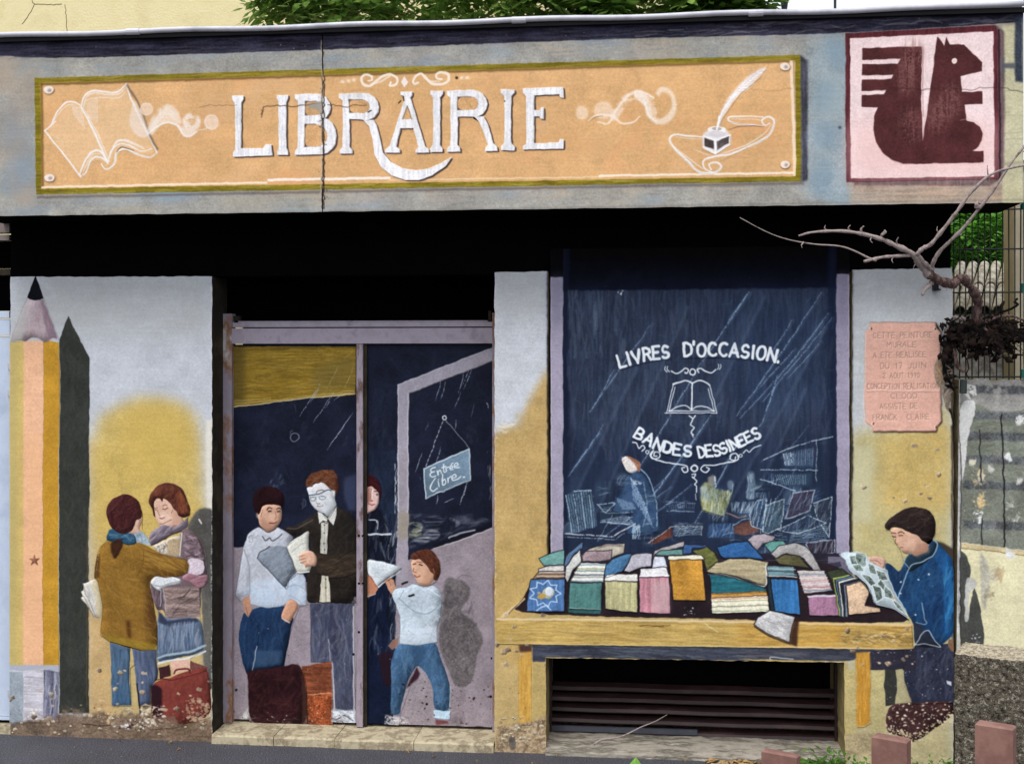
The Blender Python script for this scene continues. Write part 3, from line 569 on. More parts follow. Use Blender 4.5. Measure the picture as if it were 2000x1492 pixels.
    rw = N([(745, 320), (770, 230), (850, 140), (960, 112), (1070, 150), (1135, 230), (1165, 340), (1187, 430), (1150, 500), (1180, 600), (1290, 690), (1340, 800), (1360, 950), (1372, 1130), (1330, 1200), (1280, 1215)])
    W.cut('painted_woman', rw + E([(1020, 750), (1050, 905), (972, 950), (972, 1010), (880, 1045), (806, 985), (800, 700), (770, 560)]) + N([(760, 690), (870, 570), (830, 510), (795, 400)]), 'painted woman with brown bob, purple jacket and blue skirt', 2)
    W.cut('painted_case', E([(770, 1075), (830, 1055), (1062, 1000), (1078, 1250), (905, 1302), (770, 1313)]), 'dark red painted school case at the woman\'s feet', 3)
    # ===== woman from behind in ochre coat =====
    W.fill(E([(425, 575), (450, 562), (500, 548), (525, 690), (518, 750), (482, 745), (458, 700), (430, 665), (412, 645), (428, 636), (416, 612), (432, 604)]), (204, 198, 186), n=.08)
    for p in ([(432, 604), (490, 740)], [(416, 612), (480, 742)], [(412, 645), (470, 715)], [(425, 575), (440, 610)]): W.line(E(p), 1.4, (110, 104, 112), .75, s=False)
    W.fill(E([(470, 560), (500, 548), (525, 690), (518, 750), (500, 740)]), (204, 184, 130), .6, b=2); W.dabs(E([(425, 600), (500, 560), (510, 730), (440, 660)]), [(170, 172, 182), (230, 226, 216)], 24, 16, 2.5, -60, .3, .5)
    W.line(E([(425, 573), (475, 560), (498, 550)]), 1.8, (240, 236, 226), .9)
    W.fill(E([(563, 870), (668, 900), (664, 1000), (660, 1080), (668, 1190), (572, 1192), (568, 1080), (570, 980)]), (76, 98, 124), n=.1, br='v', rnd=False); W.fill(E([(675, 895), (800, 908), (808, 1050), (770, 1100), (768, 1190), (706, 1192), (694, 1080), (688, 980)]), (84, 98, 126), n=.1, br='v', rnd=False)
    W.fill(E([(570, 1060), (662, 1080), (666, 1190), (572, 1190)]), (58, 100, 138), .55, b=5)
    W.dabs(E([(570, 900), (660, 910), (664, 1190), (574, 1190)]), [(108, 126, 148), (56, 74, 104), (66, 112, 150)], 70, 40, 4, 88, .1, .4); W.dabs(E([(685, 910), (798, 915), (790, 1080), (712, 1190)]), [(108, 116, 144), (62, 72, 100)], 60, 40, 4, 95, .1, .4)
    W.line(E([(700, 1080), (712, 1195), (718, 1300)]), 4, (44, 34, 34), .8); W.fill(E([(770, 1085), (830, 1110), (825, 1180), (772, 1190)]), (52, 30, 40), .8, b=1)
    coat = N([(320, 722), (480, 740), (630, 732), (760, 790), (880, 858), (1050, 903), (1140, 918), (1180, 975), (1170, 1040), (1100, 1082), (930, 1106), (820, 1088), (770, 1130), (755, 1200)]) + E([(766, 600), (785, 700), (800, 780), (806, 905), (740, 915), (650, 895), (560, 865), (512, 835), (520, 750), (526, 690), (500, 560)]) + N([(185, 1110), (192, 1000), (215, 880), (245, 790)])
    W.fill(coat, (142, 104, 42), n=.09)
    W.clip(coat)
    W.fill(E([(740, 600), (800, 620), (800, 820), (740, 800)]), (88, 56, 32), .6, b=6); W.fill(N([(180, 880), (250, 860), (240, 1110), (180, 1120)]), (84, 56, 34), .8, b=2)
    W.fill(N([(740, 1100), (800, 1080), (1100, 1060), (1100, 1110), (800, 1140)]), (96, 60, 30), .6, b=3); W.fill(E([(640, 760), (665, 755), (672, 850), (655, 850)]), (78, 44, 24), .75, b=3)
    W.fill(E([(520, 830), (800, 880), (810, 920), (560, 880)]), (168, 140, 44), .7, b=4)
    W.dabs(coat, [(168, 126, 52), (118, 82, 34), (154, 112, 44), (132, 94, 36), (176, 138, 66)], 520, 20, 3, -35, .5, .3, seed=4)
    W.dabs(N([(640, 760), (1140, 930), (1100, 1060), (700, 1060)]), [(104, 68, 30), (176, 136, 60)], 50, 60, 3, -18, .12, .5, seed=4)
    W.line(N([(700, 830), (690, 980), (620, 1100)]), 2, (108, 74, 32), .6); W.line(N([(245, 790), (225, 900), (212, 1030)]), 2, (230, 200, 120), .5, dry=.5, br='g')
    W.clip(None)
    W.line(coat + coat[:1], 1.3, (80, 54, 30), .55, s=False)
    W.fill(N([(600, 510), (640, 480), (678, 490), (685, 540), (660, 600), (690, 650), (600, 660), (530, 640), (560, 600)]), (206, 164, 144), s=True, n=.05); W.line(N([(632, 500), (660, 515), (650, 550)]), 1.4, (130, 84, 76), .8)
    W.fill(N([(600, 640), (680, 620), (740, 690), (778, 775), (700, 755), (620, 735)]), (150, 168, 182), n=.1); W.dabs(N([(620, 650), (700, 650), (760, 760), (640, 730)]), [(190, 202, 212), (100, 122, 144)], 26, 14, 2.4, -60, .5, .6)
    W.fill(N([(328, 640), (360, 600), (420, 610), (520, 640), (600, 660), (625, 735), (560, 765), (440, 745), (322, 712)]), (46, 84, 112), n=.12, s=True); W.line(N([(328, 705), (420, 700), (480, 660)]), 2.6, (28, 48, 78), .8)
    W.dabs(N([(340, 640), (600, 670), (600, 730), (340, 700)]), [(74, 118, 148), (30, 58, 86), (100, 140, 164)], 40, 20, 3, -8, .3, .5)
    hr = N([(310, 440), (325, 350), (390, 280), (490, 243), (590, 270), (655, 340), (680, 440), (672, 490), (622, 512), (605, 570), (560, 630), (470, 650), (380, 600), (335, 530)])
    W.fill(hr, (74, 36, 38), s=True, n=.14); W.dabs(hr, [(98, 50, 48), (52, 22, 28), (110, 62, 56), (66, 34, 40)], 130, 30, 3.5, 60, .6, .35, bend=.3)
    W.fill(N([(392, 715), (475, 700), (482, 780), (440, 860), (402, 922), (362, 850), (356, 760)]), (64, 38, 28), .92, n=.15, b=1)
    for p in ([(580, 1285), (640, 1275), (690, 1290), (690, 1312), (590, 1320)], [(718, 1260), (770, 1290), (780, 1320), (725, 1325)]): W.fill(E(p), (206, 206, 212), .85, dry=.4, br='g')
    W.cut('painted_woman', N([(310, 440), (325, 350), (390, 280), (490, 243), (590, 270), (655, 340), (685, 450), (680, 600), (780, 775)]) + coat[5:17] + E([(800, 1050), (768, 1100), (768, 1192), (706, 1192), (690, 980), (664, 1000), (668, 1192), (572, 1192), (563, 870)]) + coat[18:] + N([(322, 700), (340, 530)]), 'painted woman seen from behind in an ochre coat and blue scarf', 4)
    # dirt and flaking along the bottom
    rg = np.random.RandomState(5)
    def dirt(x0, x1, yt, yb, col=(120, 100, 84)):
        top = [(x, yt + 4 * math.sin(x * .07 + x0) + rg.uniform(-5, 5)) for x in np.linspace(x0, x1, int((x1 - x0) / 7))]
        W.fill(top + [(x1, yb), (x0, yb)], col, .92, n=.25, b=4); W.fill([(x0, yt - 12), (x1, yt - 12), (x1, yb), (x0, yb)], col, .7, b=3, dry=.55, br='n', n=.2); W.specks([(x0, yt - 22), (x1, yt - 22), (x1, yt + 14), (x0, yt + 14)], [(96, 76, 62), (130, 108, 88), (188, 168, 140)], int((x1 - x0) * .8), .8, 3.2, .8, seed=int(x1))
        W.dabs(top + [(x1, yb), (x0, yb)], [(136, 116, 98), (86, 66, 56), (120, 84, 70), (150, 132, 112), (96, 84, 66)], int((x1 - x0) * 1.3), 16, 3, 5, .4, .4, seed=int(x0))
    dirt(19, 116, 1408, 1460); dirt(110, 300, 1396, 1460); dirt(290, 416, 1410, 1460)
    chip = [(196, 176, 146), (214, 202, 186), (176, 150, 122), (228, 222, 214)]
    W.specks(Tz([(200, 520), (300, 600), (400, 640), (380, 700), (180, 660)]), chip, 40, 1, 5, .9, seed=1); W.specks(Tz([(700, 500), (860, 480), (860, 700), (700, 620)]), [(206, 170, 116), (190, 150, 104), (214, 190, 150)], 46, 1.5, 7, .9, seed=2)
    W.specks(Tz([(1090, 560), (1300, 520), (1290, 660), (1110, 740)]), [(196, 180, 156), (214, 204, 190), (180, 158, 134)], 80, 1.5, 7, .9, seed=3); W.specks(Tz([(1440, 520), (1520, 480), (1640, 540), (1640, 690), (1480, 680)]), [(192, 162, 132), (176, 140, 114), (160, 130, 104)], 110, 1.5, 7, .85, seed=4)
    W.specks(Tz([(890, 660), (1090, 660), (1170, 740), (890, 740)]), [(224, 222, 224), (200, 196, 196), (60, 44, 44)], 50, 1, 5, .9, seed=5)
    W.line(Tz([(640, 690), (760, 705), (860, 700)]), 2.5, (56, 44, 38), .7); W.line([(413, 560), (414, 1445)], 2.2, (226, 222, 214), .55, dry=.5, br='g')
    # ===== middle pier, dado =====
    W.fill([(960, 520), (1100, 520), (1100, 1480), (960, 1480)], (190, 194, 202), n=.04); W.fill(rc(960, 520, 1080, 620), (170, 172, 172), .55, b=22)  # second fill: overhang shade painted into the pier top
    W.fill([(950, 860), (985, 832), (1010, 836), (1030, 790), (1052, 745), (1090, 700), (1100, 1300), (950, 1300)], (190, 158, 100), b=11, n=.06)
    W.fill([(950, 1060), (1100, 1060), (1100, 1490), (950, 1490)], (192, 160, 96), .9, b=20, n=.06); W.dabs([(966, 840), (1072, 760), (1072, 1180), (966, 1180)], [(206, 170, 94), (180, 144, 72), (200, 172, 112)], 240, 22, 4, 60, .9, .2)
    W.dabs(H([(20, 870), (130, 870), (60, 940), (20, 950)]), [(222, 216, 200), (232, 226, 214)], 14, 20, 2.4, -8, .15, .6)
    W.line([(966, 545), (967, 1180)], 2, (220, 220, 218), .5, dry=.5, br='g')
    W.fill([(966, 1090), (1860, 1090), (1862, 1492), (966, 1480)], (188, 168, 112), .0)
    W.fill([(1030, 1180), (1690, 1180), (1690, 1492), (1030, 1480)], (186, 160, 100), n=.06)
    # ===== right pier =====
    W.fill([(1655, 500), (1870, 500), (1870, 1492), (1655, 1492)], (186, 190, 194), n=.04); W.fill(rc(1655, 500, 1870, 600), (166, 168, 170), .55, b=22)  # second fill greys the top, overhang shade put into the colour
    W.fill([(1655, 850), (1870, 780), (1870, 1500), (1655, 1500)], (190, 176, 120), .95, b=22, n=.05); W.fill([(1720, 850), (1870, 820), (1870, 1000), (1720, 1000)], (200, 168, 96), .8, b=22, n=.06)
    W.dabs([(1665, 850), (1860, 830), (1860, 1060), (1665, 1060)], [(206, 176, 100), (176, 160, 110), (196, 190, 150), (186, 152, 80)], 240, 26, 5, 80, .6, .2)
    W.fill(rc(1665, 870, 1705, 1020), (196, 196, 168), .5, b=9); W.dabs(rc(1660, 535, 1862, 850), [(200, 206, 214), (172, 178, 186), (190, 194, 188)], 180, 40, 7, 85, 1, .14, b=1)
    W.fill([(1655, 1300), (1870, 1300), (1870, 1500), (1655, 1500)], (190, 176, 134), .8, b=18, n=.08)
    # plaque
    pl = M1([(165, 118), (935, 115), (950, 180), (1002, 225), (998, 470), (1000, 880), (1005, 1270), (955, 1330), (945, 1385), (215, 1385), (200, 1330), (130, 1285), (112, 900), (112, 225), (160, 190)])
    W.fill(M1([(945, 118), (1010, 225), (1005, 880), (1015, 1285), (965, 1335), (955, 1398), (215, 1395), (240, 300)]), (42, 26, 26), 1, rnd=False, b=.9)
    W.form = 0.0; W.fill(pl, (222, 170, 152), n=.04, b=.9, rnd=False); W.dabs(pl, [(230, 180, 164), (208, 156, 138), (226, 168, 146)], 160, 24, 4, 10, .4, .25)
    W.line(M1([(165, 118), (935, 115)]), 1.6, (150, 120, 116), .8, s=False); W.line(M1([(112, 225), (112, 1280), (200, 1335), (215, 1385)]), 1.5, (236, 196, 184), .7, s=False)
    for (y, x0, x1, tx) in ((300, 205, 905, 'CETTE PEINTURE'), (410, 375, 715, 'MURALE'), (530, 205, 830, 'A ETE REALISEE'), (655, 290, 825, 'DU 17 JUIN'), (770, 320, 765, '2 AOUT 1990'), (895, 140, 975, 'CONCEPTION REALISATION'), (1010, 425, 720, 'CLODD'), (1130, 295, 725, 'ASSISTE DE'), (1255, 215, 865, 'FRANCK . CLAIRE')):
        z = M1([(x0, y), (x1, y - 8)])
        text(W, tx, z, 10.5, 1.5, (246, 204, 184), .85, off=(1.2, 1.8)); text(W, tx, z, 10.5, 1.4, (150, 108, 94), .75)
    W.line(M1([(140, 910), (980, 915)]), 1.3, (244, 206, 190), .8, s=False); W.line(M1([(140, 922), (985, 926)]), 1, (150, 104, 92), .7, s=False)
    for x, y in ((180, 185), (925, 190), (205, 1290), (930, 1335)): W.fill(M1(ell(x, y, 14)), (240, 205, 190)); W.fill(M1(ell(x + 12, y + 4, 9, 14)), (80, 50, 44))
    W.cut('painted_plaque', pl, 'salmon painted plaque with engraved lines of lettering', 1)
    W.form = .42
    # broken render at the plaque's edge
    W.fill(M1([(1000, 460), (1060, 400), (1100, 250), (1160, 120), (1200, 100), (1200, 1500), (1140, 1492), (1130, 1180), (1060, 1130), (1030, 1000), (1000, 880), (940, 820), (920, 700), (935, 580)]), (140, 124, 108), .95, n=.2)
    W.fill(M1([(1040, 200), (1110, 160), (1150, 40), (1200, 40), (1200, 620), (1080, 640), (1030, 560), (1060, 400)]), (34, 30, 32), .95, n=.3); W.fill(M1([(935, 590), (1020, 560), (1030, 700), (1000, 830), (940, 780)]), (164, 136, 108), .9, n=.2)
    W.dabs(M1([(1000, 460), (1160, 120), (1190, 700), (1120, 1150), (1040, 1000)]), [(30, 26, 26), (190, 180, 170), (110, 96, 84), (56, 48, 46), (150, 134, 120)], 90, 18, 3.5, 80, .5, .7, bend=.4)
    W.line(M1([(1110, 1130), (1150, 1300), (1150, 1492)]), 4, (28, 24, 22), .9)
    W.fill([(1858, 830), (1870, 830), (1870, 1270), (1860, 1270)], (44, 36, 32), .9, b=1)
    # ===== shop window =====
    W.fill(rc(1069, 470, 1078, 1092), (26, 26, 34), .95, b=.7); W.fill(rc(1657, 470, 1665, 1100), (36, 34, 40), .95, b=.7)
    W.fill(rc(1075, 540, 1100, 1096), (160, 152, 174), n=.05); W.fill(rc(1075, 470, 1100, 541), (9, 10, 18), 1, n=.1); W.fill(rc(1075, 540, 1100, 640), (120, 118, 142), .7, b=16)
    W.fill(rc(1634, 534, 1659, 1096), (156, 148, 172), n=.05); W.fill(rc(1632, 470, 1659, 536), (9, 10, 16), 1, n=.1); W.fill(rc(1634, 534, 1659, 640), (120, 114, 138), .7, b=16)
    W.line([(1076, 545), (1077, 1090)], 1.5, (206, 200, 214), .6, s=False); W.line([(1658, 540), (1658, 1090)], 1.5, (206, 200, 214), .6, s=False)
    gl = [(1100, 470), (1634, 470), (1634, 1094), (1100, 1094)]
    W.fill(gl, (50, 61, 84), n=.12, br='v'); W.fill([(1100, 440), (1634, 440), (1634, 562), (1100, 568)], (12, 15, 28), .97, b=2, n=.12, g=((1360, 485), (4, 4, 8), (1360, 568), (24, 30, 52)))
    W.clip(gl)
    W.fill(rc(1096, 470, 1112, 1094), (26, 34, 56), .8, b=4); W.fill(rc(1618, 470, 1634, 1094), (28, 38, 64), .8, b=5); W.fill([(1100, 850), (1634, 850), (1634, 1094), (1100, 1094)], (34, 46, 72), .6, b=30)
    W.dabs(rc(1108, 566, 1630, 900), [(78, 92, 118), (40, 50, 74), (60, 72, 98), (88, 98, 118), (36, 44, 70), (70, 66, 84)], 800, 60, 5, 89, .12, .22, b=0, seed=2); W.dabs(rc(1108, 566, 1230, 700), [(104, 118, 138)], 50, 60, 6, 90, .06, .22)
    W.dabs(rc(1108, 566, 1630, 1090), [(90, 104, 130), (30, 38, 60)], 300, 14, 2, 5, .5, .2, seed=6)
    W.fill(rc(1420, 590, 1620, 800), (40, 64, 104), .25, b=40)
    def streak(x0, y0, x1, y1, w=2.4, a=.5, c=(150, 180, 214)):
        W.line(H([(x0, y0), ((x0 + x1) / 2 + 3, (y0 + y1) / 2), (x1, y1)]), w, c, a, taper=.6, dry=.28, br='g')
        W.line(H([(x0 + 6, y0 + 4), (x1 + 8, y1 - 8)]), w * 2.4, c, a * .18, s=False, b=1)
    for q in ((1340, 190, 1090, 560, 3), (1085, 560, 760, 1120, 3), (830, 350, 510, 815, 2.2), (640, 590, 515, 815, 2.4), (590, 870, 395, 1150, 2.2), (560, 920, 420, 1120), (1720, 190, 1280, 830, 3), (1565, 330, 1440, 530, 2.4), (1755, 300, 1490, 640, 3.6), (1775, 320, 1410, 760, 2.4), (1720, 440, 1540, 640, 2), (1490, 620, 1410, 860, 3, .6), (1580, 480, 1400, 680, 2.4), (1410, 860, 1380, 900, 2), (1190, 760, 800, 1300, 2.8), (1110, 880, 720, 1400, 2.4), (1340, 190, 1240, 330, 4, .5), (930, 1200, 560, 1480, 2.2), (1300, 940, 1060, 1390, 3, .55), (900, 1160, 640, 1380, 2), (1330, 900, 1200, 1100, 2), (1480, 640, 1290, 850, 2), (1610, 1060, 1450, 1310, 1.8, .35), (1040, 1190, 860, 1330, 2.4), (1650, 880, 1500, 1060, 1.8, .3)):
        streak(*q)
    WH = (226, 232, 238)
    text(W, 'LIVRES', H([(672, 582), (800, 545), (925, 528)]), 24, 5.8, WH, .95, jig=.02, cuts='painted_letter'); text(W, "D'OCCASION.", H([(1000, 522), (1200, 520), (1400, 536), (1500, 556)]), 25, 5.8, WH, .95, gap=.2, jig=.02, cuts='painted_letter')
    text(W, 'BANDES', H([(742, 942), (850, 1000), (940, 1030), (1035, 1042)]), 21, 5.4, WH, .95, jig=.03, cuts='painted_letter'); text(W, 'DESSINEES', H([(1078, 1050), (1200, 1030), (1300, 990), (1402, 940)]), 21, 5.2, WH, .95, jig=.03, gap=.2, cuts='painted_letter')
    def orn(p, w=2.4, a=.9): W.line(H(p), w, WH, a)
    orn([(935, 600), (960, 612), (985, 600), (1005, 585), (1022, 592), (1015, 608), (1005, 605)], 2.8); orn(ell(1046, 603, 15) + [(1061, 603)], 3); orn([(1078, 605), (1070, 590), (1090, 585), (1110, 600), (1140, 608), (1165, 590)], 2.8)
    for x in (905, 917): orn([(x, 575), (x - 4, 590), (x + 8, 603)], 1.8)
    for x in (1178, 1190): orn([(x, 562), (x + 4, 575), (x - 5, 588)], 1.8)
    orn([(1040, 660), (1020, 650), (990, 650), (945, 668)], 3.2); orn([(1042, 660), (1070, 648), (1100, 652), (1135, 672)], 3.2); W.line(H([(1043, 660), (1043, 800)]), 3.4, WH, .9, s=False)
    for p in ([(945, 665), (915, 815)], [(955, 680), (926, 805)], [(1135, 670), (1174, 815)], [(1128, 690), (1160, 805)], [(905, 815), (1174, 817)], [(930, 806), (1165, 806)]): W.line(H(p), 2, WH, .85, s=False)
    orn([(926, 806), (980, 782), (1020, 782), (1043, 800), (1070, 782), (1110, 782), (1160, 806)], 2.4)
    W.cut('painted_book', H([(945, 660), (1020, 645), (1100, 645), (1135, 668), (1178, 820), (905, 820)]), 'white line drawing of an open book on the dark window', 3)
    orn([(1030, 830), (1050, 845), (1060, 830), (1045, 860), (1038, 880), (1055, 895), (1040, 915), (1052, 930)], 2.8); orn([(1046, 930), (1050, 942)], 2)
    orn([(735, 970), (755, 975), (770, 1000), (790, 985), (800, 1000), (785, 1015)], 2.6); orn(ell(812, 1020, 8) + [(820, 1020)], 2); orn([(860, 1042), (845, 1040), (850, 1020), (875, 1025), (870, 1050), (840, 1055), (825, 1035), (845, 1010), (830, 1040), (860, 1062), (930, 1078), (985, 1085), (1015, 1095), (1020, 1120), (1000, 1125), (990, 1105), (1005, 1100)], 2.8)
    orn(ell(1053, 1105, 16) + [(1069, 1105)], 3.4); orn([(1125, 1105), (1115, 1100), (1130, 1110), (1110, 1125), (1088, 1110), (1100, 1090), (1160, 1088), (1240, 1072), (1285, 1058), (1280, 1030), (1255, 1030), (1245, 1055), (1268, 1060), (1275, 1045)], 2.8)
    orn(ell(1298, 1038, 8) + [(1306, 1038)], 2); orn([(1312, 1025), (1330, 1010), (1345, 1020), (1370, 995), (1402, 985)], 2.2)
    orn([(1040, 1138), (1060, 1135), (1050, 1155), (1042, 1150), (1060, 1165), (1068, 1175), (1055, 1190), (1065, 1200), (1066, 1230)], 2.6); orn([(1062, 1238), (1066, 1268)], 1.8, .7)
    # scene inside the window: figures, shelves and stacks
    def sk(z, pts, w=1.6, a=.7, c=(178, 200, 220), s=False): W.line(z(pts), w, c, a, s=s, dry=.2, br='g')
    W.fill(L([(730, 285), (800, 290), (850, 400), (875, 520), (870, 590), (720, 600), (740, 480), (640, 450), (680, 390)]), (58, 86, 124), .85, s=True, b=1.5, n=.15)
    W.fill(L([(650, 440), (720, 380), (770, 350), (780, 440), (700, 500), (640, 480)]), (66, 94, 132), .8, b=1.5)
    for k in range(26): sk(L, [(735 + 3 * k, 300 + 6 * k), (745 + 4.4 * k, 420 + 6 * k)], 1.6, .5, [(150, 180, 214), (190, 208, 226), (96, 130, 176)][k % 3])
    sk(L, [(790, 260), (830, 310), (865, 420), (875, 560)], 3, .75, (150, 186, 218), True); sk(L, [(800, 330), (820, 470), (800, 560)], 2.5, .5, s=True)
    W.fill(L([(688, 205), (720, 195), (765, 230), (775, 260), (750, 280), (715, 270), (695, 235)]), (222, 214, 208), .95, s=True, n=.08); W.fill(L([(708, 192), (745, 200), (788, 230), (780, 275), (765, 250), (740, 215)]), (170, 112, 84), .85, s=True, n=.2)
    W.dabs(L([(685, 195), (720, 190), (710, 240), (690, 230)]), [(190, 100, 80), (236, 230, 226)], 12, 10, 1.8, 60, .5, .8)
    for k in range(12): sk(L, [(735 + 5 * k, 310 + 2 * k), (750 + 3 * k, 340)], 1.6, .6, (206, 218, 228))
    for k in range(10): sk(L, [(655 + 9 * k, 410 + 3 * k), (690 + 8 * k, 470)], 2, .5, (160, 188, 214))
    W.cut('painted_browsing_figure', L([(685, 200), (710, 188), (785, 225), (830, 300), (870, 420), (878, 590), (720, 600), (735, 500), (640, 480), (690, 380), (740, 290), (700, 260)]), 'sketchy painted figure in blue bending over books behind the glass', 3)
    sk(L, [(555, 445), (600, 490), (650, 440), (640, 435), (560, 450)], 2.4, .8); sk(L, [(600, 490), (680, 490), (740, 485)], 2, .6)
    W.fill(L([(1110, 350), (1150, 330), (1200, 370), (1270, 380), (1250, 440), (1225, 500), (1180, 500), (1110, 460)]), (142, 146, 92), .85, s=True, b=1.5, n=.25); W.fill(L([(1100, 360), (1130, 340), (1150, 400), (1120, 450)]), (206, 214, 206), .6, b=2)
    W.dabs(L([(1105, 350), (1270, 370), (1230, 510), (1110, 480)]), [(196, 200, 160), (170, 166, 80), (214, 220, 214), (96, 104, 84)], 80, 26, 2, 88, .15, .6); W.fill(L([(1140, 300), (1170, 290), (1186, 310), (1180, 350), (1145, 340)]), (150, 146, 138), .8, b=1.3)
    sk(L, [(1178, 300), (1182, 350)], 3, .9); W.fill(L(ell(1262, 345, 18, 26)), (130, 150, 170), .65, b=2); sk(L, [(1275, 340), (1270, 380), (1240, 420)], 2.4, .6, s=True)
    W.fill(L([(1350, 280), (1380, 275), (1390, 310), (1400, 345), (1435, 340), (1390, 375), (1385, 415), (1345, 415), (1350, 340)]), (120, 142, 160), .75, s=True, b=1.4, n=.2); W.dabs(L([(1345, 280), (1390, 290), (1385, 415), (1345, 415)]), [(180, 198, 210), (80, 104, 128)], 24, 18, 2, 85, .2, .6)
    W.cut('painted_browsing_figure', L([(1100, 350), (1140, 290), (1190, 295), (1210, 360), (1290, 330), (1270, 400), (1230, 510), (1105, 470)]), 'sketchy painted figure in yellow in the middle of the shop', 3)
    W.cut('painted_browsing_figure', L([(1348, 275), (1392, 275), (1400, 340), (1440, 335), (1392, 380), (1388, 418), (1342, 418)]), 'small pale painted figure at the back by the shelves', 3)
    rg = np.random.RandomState(21)
    for k in range(34):
        x, y = rg.uniform(1110, 1625), rg.uniform(930, 1082)
        W.fill(ell(x, y, rg.uniform(9, 30), rg.uniform(7, 20)), [(96, 126, 160), (120, 146, 172), (70, 96, 134), (60, 84, 100)][k % 4], .3, b=5, dry=.42, br=['v', 'h', 'n'][k % 3])
        W.dabs(ell(x, y, 14, 12), [(150, 176, 200), (96, 130, 166), (186, 200, 214)], 5, 20, 1.8, [80, 65, 20, 5][k % 4], .15, .5, seed=k)
    for q in ((1330, 600, 1150, 1000), (1480, 580, 1280, 980), (1600, 640, 1400, 1000), (1230, 720, 1110, 960), (1560, 760, 1440, 1010)):
        W.line([(q[0], q[1]), (q[2], q[3])], 26, (120, 146, 180), .09, s=False, b=6); W.line([(q[0] + 14, q[1]), (q[2] + 16, q[3])], 7, (150, 176, 206), .12, s=False, b=2)
    # shelves right
    sk(L, [(1430, 215), (1560, 155), (1700, 112), (1800, 88)], 2.2, .8, s=True); sk(L, [(1420, 262), (1720, 266)], 2.2, .75); sk(L, [(1715, 100), (1712, 330)], 2, .6); sk(L, [(1420, 312), (1520, 345), (1600, 375)], 2.4, .75); sk(L, [(1460, 330), (1560, 300)], 1.5, .5)
    W.fill(L([(1540, 190), (1700, 150), (1700, 255), (1540, 255)]), (66, 92, 124), .5, b=3); W.fill(L([(1500, 285), (1690, 280), (1680, 350), (1540, 345)]), (60, 88, 112), .5, b=3)
    for k in range(17): sk(L, [(1542 + 9.5 * k, 180 - 2 * k), (1552 + 8.6 * k, 240)], 2.4 if k < 6 else 1.5, .75 if k < 6 else .4, [(210, 220, 228), (140, 170, 196)][k % 2])
    for k in range(15): sk(L, [(1500 + 11 * k, 290), (1515 + 10 * k, 340)], 2, .45, [(140, 180, 196), (180, 200, 214)][k % 2])
    sk(L, [(920, 430), (1080, 440)], 1.6, .5); sk(L, [(925, 480), (1070, 484)], 2, .6); 
    for k in range(14): sk(L, [(930 + 11 * k, 440), (940 + 10 * k, 470)], 1.3, .35)
    # left stack of albums
    W.fill(L([(390, 400), (430, 375), (525, 372), (560, 560), (430, 600), (410, 590)]), (62, 84, 108), .8, n=.2)
    for k in range(11): sk(L, [(392 + 13 * k, 400 - 3 * k), (425 + 12 * k, 595 - 3 * k)], 2.4 if k % 3 == 0 else 1.5, .7 if k % 3 == 0 else .4, (178, 200, 214))
    sk(L, [(430, 375), (525, 372)], 2.5, .8)
    sk(L, [(388, 600), (640, 615), (760, 545)], 2.6, .85, (206, 206, 214)); sk(L, [(390, 618), (650, 630), (700, 598)], 2, .6); 
    for k in range(6): sk(L, [(575 + 10 * k, 530 + 4 * k), (720 + 6 * k, 505 + 8 * k)], 1.8, .6, [(160, 190, 214), (200, 216, 226)][k % 2])
    sk(L, [(575, 540), (730, 550)], 2.5, .7); sk(L, [(640, 500), (560, 640)], 1.8, .5)
    W.dabs(L([(735, 560), (790, 545), (790, 630), (735, 630)]), [(200, 216, 226), (150, 184, 210)], 30, 18, 1.8, 80, .3, .7)
    W.fill(L([(830, 650), (950, 565), (960, 610), (880, 650)]), (120, 66, 52), .85, b=1, n=.2); sk(L, [(830, 650), (950, 565), (1115, 560), (1110, 610)], 2, .7, (206, 200, 196)); 
    for k in range(5): sk(L, [(980, 560 + 12 * k), (1110, 562 + 11 * k)], 1.8, .55, (160, 180, 196))
    W.dabs(L([(980, 540), (1120, 540), (1100, 610), (960, 610)]), [(150, 170, 190), (90, 110, 130)], 40, 24, 2, 15, .8, .5)
    W.fill(L([(1145, 550), (1280, 545), (1280, 620), (1145, 620)]), (52, 78, 116), .8, b=1, n=.15); W.dabs(L([(1145, 545), (1280, 545), (1280, 620), (1145, 620)]), [(96, 130, 170), (150, 176, 200), (50, 80, 130)], 40, 24, 2.2, 75, .5, .5)
    W.fill(L([(1280, 560), (1380, 520), (1410, 590), (1330, 610), (1280, 595)]), (120, 76, 62), .8, b=1, n=.2); sk(L, [(1275, 555), (1350, 520), (1410, 545), (1420, 600)], 2, .7, s=True); sk(L, [(1240, 490), (1300, 515), (1340, 505)], 2.4, .7, (196, 150, 120), True)
    W.dabs(L([(1260, 430), (1390, 430), (1370, 490), (1265, 490)]), [(180, 200, 214), (110, 140, 166)], 46, 20, 2, 80, .2, .6)
    for pg, c in (([(1360, 500), (1400, 425), (1450, 415), (1430, 580), (1370, 560)], (50, 74, 104)), ([(1430, 590), (1450, 450), (1545, 415), (1530, 570), (1460, 600)], (70, 92, 110)), ([(1550, 520), (1590, 385), (1705, 370), (1680, 480), (1600, 510)], (66, 62, 84)), ([(1700, 440), (1800, 405), (1785, 620), (1720, 520)], (56, 66, 84)), ([(1510, 580), (1670, 505), (1770, 545), (1620, 600)], (52, 66, 92)), ([(1660, 650), (1815, 630), (1815, 700), (1690, 715)], (64, 52, 66))):
        W.fill(L(pg), c, .9, n=.15); sk(L, pg + pg[:1], 2.2, .75, (190, 204, 216)); W.dabs(L(pg), [(120, 146, 170), (36, 44, 62), (160, 170, 180)], 26, 26, 2, 70, .25, .5)
